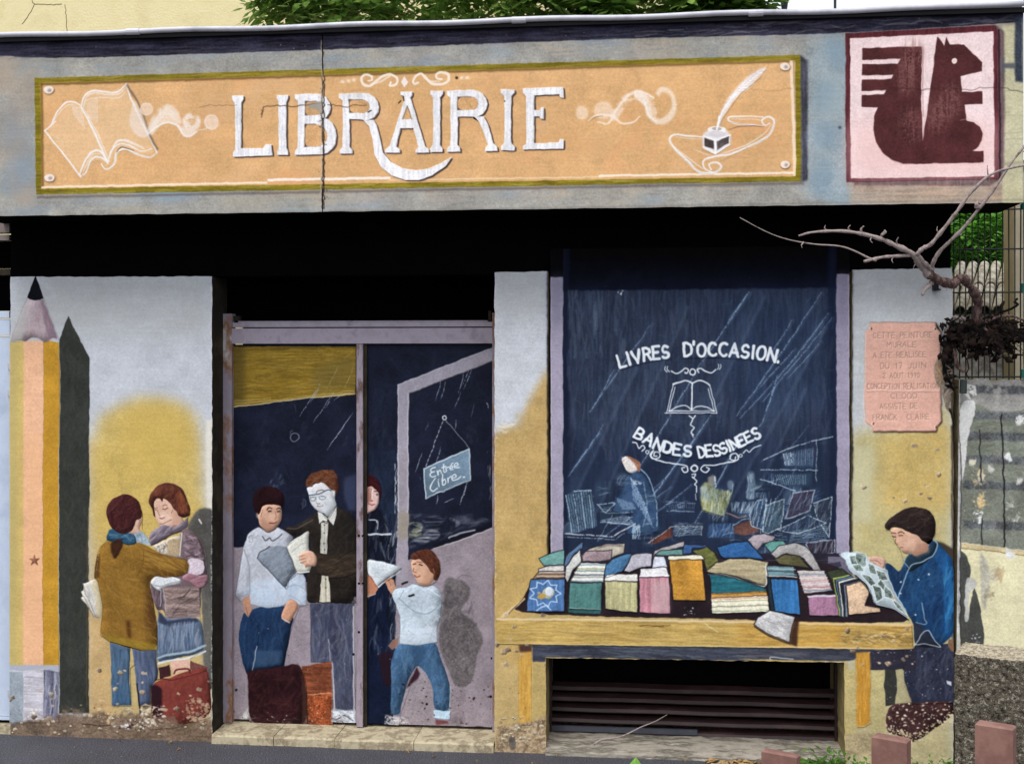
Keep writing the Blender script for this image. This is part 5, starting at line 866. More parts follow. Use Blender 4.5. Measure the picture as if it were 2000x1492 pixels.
# ---------- painting on the neighbouring garden wall ----------
RY = 0.03
RX0, RX1 = float(unproj(1867, 900, RY)[0]), float(unproj(2080, 900, RY)[0]); RZ1 = float(unproj(1940, 741, RY)[1])
R = Canvas(RY, RX0, RX1, -0.02, RZ1, (216, 212, 170), 'garden_wall_paint')
def paint_side(R):
    z = Zm(1840, 620, .456)
    full = z([(40, 230), (600, 230), (600, 1900), (40, 1900)])
    R.fill(full, (222, 214, 172), n=.05)
    R.fill(z([(40, 250), (600, 270), (600, 1010), (75, 985)]), (128, 132, 120), 1, n=.12)
    R.fill(z([(50, 240), (600, 240), (600, 330), (420, 400), (350, 390), (235, 420), (170, 370), (60, 370)]), (152, 150, 146), 1, n=.12)
    for y in (300, 410, 500, 600, 710, 880): R.fill(z([(70 if y < 650 else 90, y - 14), (600, y + 6), (600, y + 42), (70 if y < 650 else 90, y + 22)]), (92, 95, 100), .8, n=.3, b=1.5)
    for y in (430, 530, 650, 800): R.dabs(z([(90, y), (600, y), (600, y + 50), (90, y + 50)]), [(150, 156, 140), (110, 116, 104), (96, 104, 84)], 90, 20, 3, 0, .3, .35, seed=y)
    R.fill(z([(70, 360), (150, 350), (135, 440), (110, 520), (100, 620), (85, 700), (70, 700)]), (206, 206, 204), 1, n=.06); R.fill(z([(50, 270), (140, 290), (150, 330), (110, 340), (80, 320)]), (214, 214, 212), .9)
    rg = np.random.RandomState(3)
    def flake(cx, cy, r, n, c, sd):
        rg2 = np.random.RandomState(sd)
        for k in range(5):
            q = [(cx + rg2.uniform(-.5, .5) * r + r * .55 * rg2.uniform(.5, 1.2) * math.cos(t), cy + rg2.uniform(-.6, .6) * r + r * .7 * rg2.uniform(.4, 1.2) * math.sin(t)) for t in np.linspace(0, 6.28, 13, endpoint=False)]
            R.fill(z(q), c[k % len(c)], .85, n=.1, rnd=False, dry=.4, br='n')
        R.specks(z(ell(cx, cy, r * .9, r * 1.1)), c, n // 2, .8, 3.4, .85, seed=sd)
    flake(230, 340, 60, 40, [(150, 148, 146), (166, 164, 158)], 1); flake(155, 690, 40, 40, [(206, 196, 176), (216, 186, 130)], 2); flake(160, 780, 45, 70, [(222, 190, 130), (210, 170, 110), (230, 214, 190)], 3); flake(150, 850, 26, 30, [(226, 226, 226), (200, 200, 204)], 4)
    flake(300, 830, 40, 30, [(176, 178, 168), (206, 206, 196)], 5); flake(335, 440, 24, 26, [(206, 206, 204)], 6); flake(280, 600, 22, 18, [(216, 216, 216)], 7); flake(205, 650, 20, 20, [(190, 190, 180)], 8); flake(340, 690, 30, 24, [(196, 196, 190)], 9); flake(120, 320, 26, 26, [(226, 226, 222), (110, 108, 104)], 10)
    flake(130, 620, 20, 18, [(206, 200, 176)], 12)
    R.line(z([(162, 480), (165, 700)]), 2.6, (44, 46, 46), .9); R.line(z([(168, 860), (168, 975)]), 2.6, (44, 46, 46), .9); R.line(z([(256, 415), (262, 700), (268, 990)]), 3, (40, 42, 44), .95)
    R.fill(z([(80, 965), (600, 1030), (600, 1050), (80, 985)]), (206, 186, 140), 1, n=.08); R.line(z([(80, 985), (600, 1048)]), 2, (130, 114, 84), .8); R.line(z([(80, 965), (600, 1026)]), 1.6, (230, 220, 190), .8)
    # painted shadow of the boy, worn off in patches
    R.fill(z([(60, 985), (100, 1010), (122, 1080), (118, 1120), (95, 1150), (100, 1280), (110, 1290), (130, 1180), (140, 1150), (160, 1230), (175, 1320), (180, 1420), (80, 1430), (70, 1300), (60, 1200)]), (76, 78, 76), .96, n=.12)
    R.fill(z([(100, 1130), (130, 1120), (150, 1150), (120, 1180), (110, 1290), (95, 1280)]), (190, 190, 190), .9, n=.06, s=True); R.fill(z([(165, 990), (200, 1060), (205, 1150), (190, 1240), (175, 1260), (165, 1150), (160, 1060)]), (176, 172, 166), .7, b=2, n=.15)
    flake(215, 1100, 30, 36, [(190, 186, 176), (206, 200, 170)], 13); flake(140, 1380, 26, 30, [(206, 206, 210)], 14); flake(205, 1180, 30, 22, [(186, 170, 140), (150, 140, 110)], 15); flake(240, 1100, 40, 18, [(190, 170, 130)], 16); flake(290, 1010, 24, 24, [(206, 206, 204)], 17)
    R.fill(z([(50, 200), (76, 200), (80, 700), (72, 1440), (50, 1440)]), (196, 196, 200), .8, n=.1); R.line(z([(74, 400), (80, 700), (76, 985), (78, 1430)]), 2, (56, 52, 52), .8)
    R.specks(full, [(150, 144, 120), (236, 232, 216), (110, 104, 90)], 160, .4, 1.8, .6)
    R.finish(.9, .8)
# ---------- painting on the double door ----------
DY = 0.20
DX0, DX1 = float(unproj(452, 1000, DY)[0]), float(unproj(964, 1000, DY)[0])
DZ1 = float(unproj(700, 668, DY)[1]); DZ0 = float(unproj(700, 1428, DY)[1])
Dd = Canvas(DY, DX0, DX1, DZ0, DZ1, (30, 34, 52), 'door_paint')
def paint_door(W):
    Fz = Zm(410, 600, .285); G = Zm(410, 880, .4101); O = Zm(440, 900, .201); P = Zm(690, 900, .201)
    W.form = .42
    W.fill(rc(440, 660, 980, 1440), (33, 38, 58), n=.14)
    W.dabs(rc(455, 670, 960, 1440), [(44, 52, 74), (26, 30, 48), (38, 42, 62), (52, 58, 76)], 420, 40, 6, 70, 1, .22)
    for x, y in ((515, 870), (540, 930), (680, 870), (600, 840), (760, 850), (810, 770), (925, 850), (560, 780)): W.dabs(ell(x, y, 14, 20), [(70, 80, 100), (60, 74, 92)], 7, 12, 5, 60, .6, .3, seed=x, b=1)
    # ===== left leaf =====
    bl = Fz([(150, 268), (1003, 268), (997, 600), (850, 612), (640, 625), (158, 684)])
    W.fill(bl, (152, 122, 38), n=.12, br='h'); W.dabs(bl, [(176, 144, 54), (122, 94, 26), (160, 130, 60), (104, 82, 30), (186, 156, 78)], 520, 46, 2.4, 1, .07, .42, seed=2)
    W.fill(Fz([(150, 268), (240, 268), (245, 675), (150, 684)]), (96, 82, 40), .6, b=8); W.fill(Fz([(700, 420), (1000, 330), (1000, 560), (720, 600)]), (118, 106, 60), .45, b=10)
    W.line(Fz([(160, 682), (350, 662), (640, 625), (850, 606), (995, 590)]), 2.6, (222, 206, 160), .85, s=False); W.line(Fz([(170, 662), (500, 630), (990, 572)]), 2, (196, 170, 96), .8, s=False); W.line(Fz([(165, 645), (420, 622)]), 2, (190, 170, 110), .6)
    def st(z, x0, y0, x1, y1, w=2, a=.7, c=(178, 186, 204)): W.line(z([(x0, y0), ((x0 + x1) / 2 + 3, (y0 + y1) / 2), (x1, y1)]), w, c, a, taper=.7, dry=.2, br='g')
    for q in ((735, 555, 612, 748), (760, 520, 690, 650), (845, 580, 705, 790), (850, 585, 790, 690), (880, 410, 800, 560, 2, .6, (190, 170, 110)), (990, 400, 920, 560, 2, .6, (196, 176, 116)), (985, 290, 920, 360, 2, .7, (200, 150, 80)), (975, 722, 820, 950), (960, 745, 800, 975, 1.6), (575, 660, 585, 720, 1.4, .3), (900, 590, 850, 640)): st(Fz, *q)
    W.line(Fz(ell(580, 890, 30) + [(610, 890)]), 2, (130, 136, 150), .85); W.line(Fz([(548, 870), (552, 850), (565, 842)]), 2, (110, 116, 130), .6)
    for x, y in ((490, 1180), (440, 1210), (450, 1250), (640, 1350)): W.dabs(Fz(ell(x, y, 30, 40)), [(100, 112, 136)], 5, 14, 3, 60, .4, .5, seed=y)
    # lilac lower panel of the left leaf
    lil = (152, 140, 150)
    W.fill(G([(90, 462), (260, 460), (480, 640), (715, 700), (715, 1335), (90, 1335)]), lil, 1, n=.08, rnd=False); W.dabs(G([(90, 462), (260, 460), (480, 640), (715, 700), (715, 1335), (90, 1335)]), [(168, 156, 164), (134, 122, 136), (146, 136, 140), (160, 146, 158)], 260, 40, 6, 85, .5, .22)
    W.line(G([(105, 460), (160, 460)]), 1.6, (190, 180, 190), .7, s=False)
    W.fill(G([(640, 130), (700, 110), (700, 290), (660, 280), (635, 200)]), (66, 74, 104), .7, b=3)
    # --- man in glasses ---
    W.fill(G([(480, 728), (690, 722), (694, 1235), (600, 1232), (588, 1010), (482, 1006)]), (74, 80, 104), 1, n=.14, br='v'); W.fill(G([(560, 735), (600, 735), (610, 1000), (588, 1005)]), (52, 54, 76), .6, b=4); W.line(G([(630, 800), (650, 900), (640, 1000), (650, 1100)]), 2.6, (116, 122, 146), .6); W.line(G([(500, 760), (530, 830), (520, 930)]), 2.4, (110, 114, 136), .6); W.dabs(G([(482, 730), (690, 726), (690, 1220), (605, 1220), (590, 1005), (484, 1004)]), [(104, 106, 126), (56, 56, 74), (92, 92, 104), (120, 122, 136), (66, 66, 92)], 200, 36, 5, 80, .5, .35, seed=5)
    W.line(G([(583, 1005), (596, 1225)]), 2.4, (196, 196, 206), .7); W.line(G([(686, 740), (688, 1235)]), 3.4, (206, 200, 206), .8, s=False); W.line(G([(570, 900), (575, 1000)]), 2, (200, 200, 206), .6)
    jk = O([(560, 650), (700, 622), (830, 545), (900, 488), (930, 500), (1000, 560), (1060, 470), (1100, 445), (1200, 488), (1265, 560), (1283, 700), (1286, 1380), (1100, 1385), (1030, 1382), (920, 1376), (800, 1385), (790, 1250), (795, 1090), (830, 1060), (820, 650), (680, 740), (620, 700)])
    W.fill(jk, (46, 40, 36), 1, n=.16); W.clip(jk)
    W.fill(O([(860, 900), (1050, 920), (1280, 850), (1290, 1120), (1060, 1130), (900, 1080)]), (70, 58, 48), .85, b=4); W.fill(O([(1100, 500), (1290, 600), (1290, 900), (1180, 880)]), (40, 38, 36), .8, b=5)
    W.dabs(jk, [(62, 56, 48), (30, 28, 28), (78, 66, 54), (54, 46, 40), (40, 40, 38)], 300, 30, 4, 60, .8, .3); W.dabs(O([(880, 950), (1280, 900), (1280, 1100), (1000, 1130)]), [(96, 80, 64), (50, 40, 32)], 70, 40, 3.4, 8, .35, .4)
    W.line(O([(600, 655), (700, 650), (850, 570)]), 2.4, (110, 104, 104), .6); W.line(O([(1000, 590), (1010, 700), (990, 880)]), 2, (26, 22, 22), .8); W.line(O([(870, 1085), (1000, 1135), (1150, 1130), (1270, 1090)]), 2.2, (30, 24, 22), .8)
    W.line(O([(1100, 950), (1170, 900), (1240, 870)]), 2, (34, 28, 24), .7); W.clip(None)
    W.fill(O([(930, 590), (1000, 588), (998, 700), (985, 905), (920, 895), (930, 740)]), (196, 194, 182), 1, n=.08, br='v'); W.fill(O([(935, 1112), (1005, 1122), (1020, 1250), (1028, 1372), (915, 1368), (928, 1240)]), (196, 190, 172), 1, n=.08, br='v')
    W.line(O([(966, 610), (962, 890)]), 1.6, (110, 106, 104), .7, s=False); W.line(O([(975, 1120), (980, 1365)]), 1.6, (116, 110, 104), .7, s=False); W.dabs(O([(930, 600), (1000, 600), (990, 890), (925, 890)]), [(140, 138, 132), (224, 222, 214)], 26, 24, 1.8, 88, .1, .5)
    for y in (620, 700, 800, 860, 1150, 1230): W.fill(O(ell(963 if y < 1000 else 978, y, 7)), (60, 56, 56), .9)
    W.fill(O([(800, 262), (850, 240), (900, 212), (960, 215), (1030, 280), (1066, 285), (1066, 370), (1082, 425), (1045, 500), (1000, 542), (960, 510), (900, 480), (860, 440), (828, 385), (812, 320)]), (206, 210, 216), 1, n=.05, s=True)
    W.fill(O([(840, 250), (960, 225), (1020, 290), (900, 320)]), (222, 214, 214), .6, b=4); W.fill(O([(980, 400), (1070, 380), (1060, 470), (1000, 530)]), (176, 180, 186), .6, b=5); W.fill(O([(860, 400), (960, 400), (940, 470), (890, 460)]), (196, 190, 192), .5, b=4)
    hair = O([(788, 262), (782, 200), (810, 145), (870, 105), (960, 85), (1045, 84), (1090, 140), (1104, 250), (1090, 335), (1066, 290), (1038, 284), (1005, 262), (965, 216), (930, 205), (905, 222), (870, 215), (850, 250), (815, 240)])
    W.fill(hair, (104, 62, 42), 1, n=.16); W.dabs(hair, [(134, 84, 58), (80, 44, 30), (120, 70, 46), (150, 100, 70)], 100, 26, 3, 35, .6, .4, bend=.3); W.fill(O([(1070, 160), (1120, 200), (1110, 300), (1085, 330)]), (60, 36, 34), .5, b=2)
    for p, w, c in (([(820, 335), (880, 325), (920, 318), (1000, 285), (1030, 290)], 2.6, (66, 74, 86)), ([(885, 310), (900, 290), (945, 282), (965, 290)], 1.8, (60, 66, 76)), ([(830, 345), (838, 378), (870, 385), (885, 350)], 1.5, (100, 106, 116)), ([(915, 345), (925, 370), (965, 375), (985, 345)], 1.5, (100, 106, 116)), ([(840, 355), (870, 352)], 2, (80, 84, 92)), ([(930, 345), (955, 342), (970, 345)], 2, (80, 84, 92)), ([(885, 350), (888, 395), (900, 412)], 1.2, (130, 130, 136)), ([(900, 410), (925, 412)], 1.8, (110, 104, 110)), ([(898, 432), (930, 440), (960, 428)], 1.8, (120, 100, 106)), ([(975, 400), (990, 430)], 1, (150, 150, 156)), ([(905, 425), (900, 440)], 1, (120, 116, 120))): W.line(O(p), w, c, .85)
    W.fill(O([(1045, 285), (1068, 282), (1066, 340), (1050, 330)]), (226, 222, 220), .9, b=.6)
    W.fill(O([(905, 492), (930, 500), (1000, 560), (990, 585), (945, 580), (915, 616)]), (206, 206, 200), 1, n=.05); W.fill(O([(1000, 560), (1060, 480), (1092, 440), (1085, 520), (1056, 628), (1020, 590)]), (200, 198, 192), 1, n=.06); W.line(O([(1056, 628), (1000, 580), (985, 605), (945, 590), (915, 614)]), 1.8, (50, 48, 50), .85)
    W.line(O([(935, 500), (1000, 565), (1085, 450)]), 1.6, (120, 118, 120), .8)
    W.cut('painted_man', hair[:7] + O([(1104, 250), (1090, 335), (1100, 445), (1200, 488), (1265, 560), (1283, 700), (1286, 1380)]) + G([(692, 1235), (600, 1232), (585, 1005), (480, 1004), (480, 740)]) + O([(795, 1380), (790, 1090), (820, 660), (690, 745), (560, 650), (830, 545), (900, 488), (828, 385)]), 'painted man with glasses in a dark brown jacket showing a book', 1)
    # --- boy in white sweater ---
    W.fill(G([(160, 775), (245, 742), (372, 738), (400, 800), (378, 900), (352, 1035), (270, 1045), (176, 1062), (150, 990), (138, 900), (146, 830)]), (34, 58, 92), 1, n=.12, rnd=False); W.line(G([(236, 860), (228, 930), (214, 1000), (205, 1045)]), 2.4, (16, 28, 52), .8); W.line(G([(300, 770), (280, 850), (240, 880)]), 1.8, (18, 32, 58), .7); W.line(G([(180, 800), (165, 900), (168, 980)]), 2.4, (56, 86, 122), .6); W.dabs(G([(160, 780), (370, 745), (395, 800), (345, 1015), (180, 1040)]), [(48, 76, 112), (24, 42, 72), (58, 88, 124), (30, 50, 90)], 180, 36, 4.4, 80, .4, .32)
    W.fill(G([(205, 950), (345, 950), (340, 1015), (215, 1030)]), (70, 96, 128), .55, b=4); W.line(G([(225, 930), (215, 985), (205, 1040)]), 2.6, (190, 200, 212), .7)
    sw = O([(330, 640), (380, 665), (430, 692), (480, 670), (520, 640), (600, 690), (668, 745), (640, 800), (700, 1080), (760, 1090), (782, 1150), (780, 1240), (795, 1290), (790, 1400), (720, 1400), (640, 1340), (600, 1380), (540, 1412), (440, 1425), (330, 1412), (250, 1385), (222, 1310), (150, 1360), (100, 1300), (115, 1190), (140, 1060), (160, 940), (178, 840), (215, 730), (270, 670)])
    W.fill(sw, (186, 190, 202), 1, n=.06); W.clip(sw)
    W.fill(O([(200, 1180), (800, 1100), (800, 1430), (200, 1430)]), (190, 210, 234), .75, b=8); W.fill(O([(215, 900), (240, 900), (245, 1350), (205, 1300)]), (150, 154, 168), .6, b=4); W.fill(O([(590, 1240), (640, 1200), (780, 1180), (640, 1330), (600, 1380)]), (164, 180, 204), .5, b=4)
    W.dabs(sw, [(206, 210, 220), (166, 170, 184), (214, 220, 232), (176, 184, 200)], 300, 26, 4, 70, .6, .3); W.line(O([(190, 860), (230, 1000), (240, 1200), (235, 1310)]), 2, (136, 140, 152), .7); W.line(O([(610, 1230), (690, 1200), (775, 1245)]), 1.8, (140, 152, 172), .7)
    W.line(O([(610, 1300), (680, 1330), (760, 1390)]), 1.6, (150, 160, 180), .7); W.line(O([(105, 1295), (170, 1310), (220, 1290)]), 1.6, (140, 144, 156), .7); W.line(O([(370, 735), (395, 775), (420, 765), (440, 745), (460, 770), (510, 750), (555, 710)]), 2.4, (50, 50, 58), .8)
    W.dabs(O([(220, 720), (330, 680), (330, 760), (240, 800)]), [(130, 130, 138), (220, 222, 230)], 40, 10, 1.8, 20, 1, .5); W.clip(None)
    W.line(sw + sw[:1], 1.3, (110, 112, 124), .6, s=False)
    W.fill(O([(345, 450), (400, 418), (480, 416), (545, 428), (556, 500), (548, 580), (505, 650), (430, 692), (375, 660), (338, 620), (325, 560), (318, 520)]), (210, 164, 138), 1, n=.05); W.fill(O([(340, 560), (430, 600), (500, 650), (430, 690), (360, 650)]), (178, 126, 104), .6, b=4); W.fill(O([(430, 500), (500, 510), (490, 590), (430, 570)]), (222, 178, 152), .7, b=4)
    hr2 = O([(312, 515), (285, 480), (272, 415), (272, 340), (310, 280), (370, 250), (440, 245), (520, 270), (570, 330), (580, 410), (560, 465), (545, 432), (480, 420), (400, 420), (360, 445), (342, 500), (330, 520)])
    W.fill(hr2, (42, 20, 26), 1, n=.2); W.dabs(hr2, [(62, 32, 36), (28, 14, 20), (54, 24, 28)], 60, 22, 3, 60, .9, .4, bend=.3)
    for p, w, c in (([(405, 475), (425, 455), (460, 462)], 2.4, (50, 28, 28)), ([(505, 468), (525, 458), (545, 466)], 2.2, (50, 28, 28)), ([(420, 490), (450, 488)], 3, (50, 32, 34)), ([(510, 492), (535, 490)], 2.8, (50, 32, 34)), ([(490, 495), (500, 540), (485, 568)], 1.4, (150, 96, 78)), ([(438, 598), (465, 606), (498, 598)], 3, (128, 60, 54)), ([(365, 480), (350, 540)], 1.4, (150, 100, 84)), ([(330, 630), (380, 670), (430, 692), (500, 658)], 1.8, (70, 50, 50))): W.line(O(p), w, c, .85)
    W.fill(O([(308, 505), (325, 505), (328, 570), (312, 545)]), (216, 190, 176), .9, b=.6)
    W.fill(G([(155, 702), (190, 688), (202, 760), (186, 792), (165, 770)]), (196, 142, 114), 1, n=.06); W.line(G([(172, 740), (186, 785)]), 1.4, (120, 76, 64), .7)
    W.fill(G([(372, 712), (400, 705), (428, 738), (405, 780), (382, 818), (350, 808), (338, 790), (355, 750)]), (206, 150, 120), 1, n=.06); W.line(G([(345, 798), (382, 816)]), 3, (220, 196, 190), .8, s=False)
    W.fill(O([(320, 945), (335, 900), (370, 870), (440, 826), (520, 822), (592, 832), (640, 920), (700, 1088), (660, 1110), (620, 1150), (600, 1242), (520, 1160)]), (128, 138, 152), 1, n=.1); W.dabs(O([(330, 940), (440, 830), (590, 835), (690, 1085), (600, 1230)]), [(150, 160, 174), (104, 112, 126), (140, 150, 170)], 110, 24, 3, 40, .5, .35)
    W.line(O([(320, 945), (600, 1242)]), 2.2, (70, 76, 92), .8, s=False); W.line(O([(320, 945), (345, 890), (440, 826)]), 2.2, (50, 50, 60), .8)
    W.fill(O([(592, 835), (660, 770), (822, 655), (812, 760), (808, 860), (850, 1000), (815, 1085), (760, 1085), (704, 1092), (640, 920)]), (206, 206, 196), 1, n=.06); W.line(O([(592, 835), (704, 1090)]), 2, (100, 100, 100), .8, s=False); W.line(O([(650, 890), (740, 810), (790, 790)]), 1.4, (150, 150, 150), .7); W.line(O([(610, 830), (800, 680)]), 1.4, (150, 150, 148), .6, s=False); W.line(O([(704, 1080), (816, 1076)]), 3, (232, 232, 224), .9)
    W.cut('painted_book', O([(320, 945), (335, 900), (440, 826), (592, 832), (822, 655), (812, 860), (850, 1000), (815, 1087), (704, 1092), (620, 1150), (600, 1242)]), 'grey covered painted book held open between boy and man', 3)
    W.fill(O([(714, 925), (740, 890), (800, 868), (850, 880), (885, 920), (896, 975), (880, 1020), (830, 1022), (780, 1035), (775, 1005), (725, 985), (745, 965), (715, 950)]), (216, 170, 146), 1, n=.06)
    for q in ([(718, 930), (770, 915)], [(722, 960), (780, 945)], [(730, 988), (785, 970)], [(782, 1030), (800, 1000)]): W.line(O(q), 1.5, (130, 84, 72), .8)
    W.cut('painted_boy', hr2[:12] + O([(556, 500), (548, 590), (520, 640), (668, 745), (592, 832), (440, 826), (320, 945), (600, 1242), (700, 1095), (782, 1110), (795, 1400)]) + G([(428, 738), (398, 810), (346, 1022), (180, 1050), (138, 900), (150, 780)]) + O([(150, 1360), (100, 1300), (178, 840), (270, 670), (330, 640), (318, 520)]), 'painted boy with black hair in a white sweater and blue jeans', 2)
    # cases and shoes
    W.fill(G([(440, 1025), (580, 1003), (586, 1310), (466, 1330)]), (132, 72, 48), 1, n=.2, br='h'); W.fill(G([(466, 1155), (584, 1155), (586, 1300), (466, 1310)]), (156, 78, 44), .8, n=.3, b=2); W.specks(G([(468, 1150), (582, 1150), (584, 1300), (468, 1305)]), [(70, 36, 26), (216, 130, 80), (110, 56, 36)], 130, 1, 3.4, .9)
    W.line(G([(466, 1158), (580, 1152)]), 2, (226, 180, 140), .6); W.dabs(G([(445, 1030), (578, 1010), (580, 1150), (466, 1150)]), [(150, 90, 64), (104, 54, 40)], 50, 18, 4, 20, .8, .4)
    cs = G([(176, 1056), (190, 1045), (350, 1025), (420, 1012), (446, 1050), (458, 1120), (466, 1330), (192, 1330)])
    W.fill(cs, (54, 28, 34), 1, n=.18); W.dabs(cs, [(76, 42, 44), (38, 20, 26), (90, 52, 48)], 130, 30, 5, 50, .9, .35); W.fill(G([(440, 1060), (462, 1120), (468, 1330), (440, 1330)]), (90, 60, 50), .6, b=2)
    W.cut('painted_case', cs, 'dark maroon painted case standing by the boy\'s legs', 3); W.cut('painted_case', G([(452, 1025), (580, 1003), (586, 1310), (470, 1330), (462, 1120)]), 'worn orange painted case between the two cases and the man\'s leg', 3)
    W.fill(G([(585, 1225), (640, 1235), (692, 1230), (694, 1310), (640, 1318), (580, 1290)]), (206, 214, 226), .9, n=.15, b=1); W.dabs(G([(580, 1235), (692, 1235), (692, 1310), (590, 1300)]), [(236, 238, 244), (160, 180, 206), (214, 224, 236)], 34, 18, 3.4, -20, .6, .7); W.fill(G([(150, 1270), (185, 1215), (192, 1320), (140, 1310)]), (206, 206, 206), .9, n=.15, b=1); W.fill(G([(140, 1290), (175, 1290), (172, 1318), (145, 1316)]), (190, 150, 120), .9, b=.7)
    W.fill(G([(168, 1060), (180, 1060), (190, 1230), (165, 1230)]), (160, 150, 160), .6)
    # ===== right leaf =====
    W.fill(G([(750, 0), (890, 0), (890, 1340), (750, 1340)]), (34, 44, 66), 1, n=.14); W.dabs(G([(750, -300), (885, -300), (885, 500), (750, 500)]), [(48, 60, 82), (26, 32, 52), (40, 52, 72)], 160, 40, 6, 85, .4, .25)
    pan = G([(885, 465), (945, 465), (945, 520), (1070, 464), (1200, 420), (1358, 362), (1358, 1320), (872, 1320), (884, 1100)])
    W.fill(pan, (152, 140, 150), 1, n=.08, rnd=False); W.dabs(pan, [(168, 156, 164), (136, 126, 138), (160, 146, 154), (146, 138, 142), (166, 146, 160)], 420, 36, 6, 15, .8, .22)
    W.line(G([(1066, 467), (1200, 422), (1355, 363)]), 2.6, (206, 200, 206), .8, s=False)
    for pg, c in ((Fz([(1285, 532), (1935, 276), (1938, 368), (1365, 590), (1358, 1404), (1285, 1404)]), (158, 152, 166)), (G([(893, -10), (946, -10), (945, 640), (890, 640)]), (156, 148, 160))):
        W.fill(pg, c, 1, n=.06, rnd=False)
    W.fill(G([(893, 290), (946, 290), (945, 420), (892, 420)]), (150, 138, 112), .6, b=6); W.line(Fz([(1285, 532), (1935, 276)]), 2, (200, 196, 210), .8, s=False); W.line(Fz([(1290, 532), (1290, 1404)]), 2, (200, 196, 208), .7, s=False); W.line(Fz([(1362, 590), (1938, 368)]), 1.8, (110, 100, 100), .8, s=False); W.line(Fz([(1357, 590), (1354, 1404)]), 1.8, (210, 206, 216), .7, s=False)
    W.line(G([(893, 0), (893, 470)]), 1.6, (206, 206, 214), .6, dry=.4, br='g'); W.dabs(G([(878, 60), (893, 60), (893, 300), (878, 300)]), [(206, 212, 220)], 18, 18, 2, 88, .1, .7)
    for q in ((1580, 500, 1545, 640), (1612, 510, 1580, 630), (1740, 440, 1700, 590), (1790, 430, 1735, 560), (1770, 430, 1730, 530), (1720, 580, 1675, 690, 1.6), (1810, 660, 1790, 760, 1.6, .4), (1690, 770, 1680, 840), (1580, 960, 1550, 1060, 2.2), (1450, 1000, 1410, 1130, 2), (1500, 790, 1480, 840, 1.5, .5), (1560, 1290, 1550, 1350, 2.2), (1760, 1200, 1710, 1350, 3.4, .7), (1895, 650, 1910, 690, 3), (1600, 1340, 1670, 1310, 2)): st(Fz, *q)
    W.line(Fz([(1440, 1160), (1445, 1180)]), 1.4, (120, 126, 140), .5)
    # hanging sign
    W.line(Fz(ell(1608, 755, 13) + [(1621, 755)]), 2.6, (214, 220, 230), .95); 
    for k in range(10): W.line(Fz([(1600 - 12.4 * k, 780 + 32 * k), (1592 - 12.4 * k, 800 + 32 * k)]), 2, (190, 196, 210), .8, s=False)
    W.line(Fz([(1618, 775), (1778, 962)]), 1.8, (150, 158, 174), .8, s=False)
    sg = Fz([(1467, 1105), (1780, 968), (1783, 1182), (1476, 1308)])
    W.fill(sg, (112, 138, 160), 1, n=.08, g=(Fz([(1500, 1250)])[0], (92, 112, 130), Fz([(1750, 1050)])[0], (128, 156, 182))); W.line(sg + sg[:1], 2.6, (206, 220, 232), .95, s=False)
    TW = (226, 234, 242)
    def scr(p, w=2.5): W.line(P(p), w, TW, .95)
    scr([(800, 62), (770, 68), (752, 90), (765, 105), (790, 100), (760, 112), (745, 140), (765, 158), (800, 145)]); scr([(815, 95), (822, 135), (825, 105), (845, 88), (855, 120)]); scr([(880, 30), (878, 90), (886, 112), (900, 105)]); scr([(862, 62), (900, 50)]); scr([(905, 100), (905, 65), (925, 55)]); scr([(935, 68), (965, 58), (950, 42), (935, 60), (945, 85), (968, 78)]); scr([(950, 30), (965, 18)]); scr([(980, 50), (1015, 40), (1005, 18), (982, 30), (985, 62), (1028, 62)])
    scr([(795, 170), (760, 220), (745, 270), (770, 295), (815, 265)]); scr([(825, 200), (832, 248)]); scr([(828, 180), (830, 184)]); scr([(868, 130), (862, 200), (868, 235), (895, 215), (885, 180), (866, 195)]); scr([(915, 165), (922, 212), (925, 175), (950, 150)]); scr([(960, 172), (995, 155), (985, 130), (962, 150), (965, 190), (1010, 180), (1045, 150)]); scr([(1070, 158), (1080, 155)], 3)
    W.cut('painted_hanging_sign', sg, 'blue grey painted sign reading Entree Libre', 1)
    # glass reflections low in the door
    W.dabs(G([(945, 300), (1250, 300), (1340, 330), (1060, 465), (950, 470)]), [(120, 126, 140), (180, 184, 192), (60, 66, 84), (20, 22, 34), (150, 152, 160)], 46, 30, 5, 14, .25, .35, seed=9, b=1)
    for k, (x, y, a_, b_) in enumerate(((985, 360, 30, 20), (1060, 330, 50, 22), (1130, 345, 60, 26), (1060, 400, 40, 26), (1200, 330, 60, 16), (1010, 420, 40, 20), (1130, 390, 40, 16))): W.fill(G(ell(x, y, a_, b_)), [(150, 152, 164), (110, 114, 130), (190, 192, 198)][k % 3], .6, b=2, dry=.55, br='h' if k % 2 else 'n')
    W.dabs(G([(960, 300), (1040, 300), (1040, 330), (960, 330)]), [(30, 34, 50)], 2, 20, 3, 18, .3, .4, seed=9); W.dabs(G([(945, 340), (1010, 330), (1010, 400), (945, 420)]), [(120, 124, 84), (90, 100, 70), (190, 190, 190)], 20, 20, 4, 10, .4, .6)
    W.fill(G([(1060, 450), (1345, 340), (1345, 362), (1070, 464)]), (26, 26, 38), .8, b=2); W.line(G([(1140, 415), (1200, 390), (1260, 380)]), 4, (196, 196, 204), .7); W.dabs(G([(1320, 0), (1350, 0), (1350, 260), (1330, 260)]), [(150, 140, 150)], 10, 20, 2.4, 85, .2, .6)
    # woman half hidden behind the door
    W.fill(P([(140, 500), (250, 440), (300, 560), (400, 900), (420, 1100), (380, 1400), (140, 1400)]), (24, 28, 44), .95, n=.2, b=2); W.fill(G([(750, 600), (850, 650), (860, 1320), (750, 1320)]), (24, 34, 60), .95, n=.15, b=2)
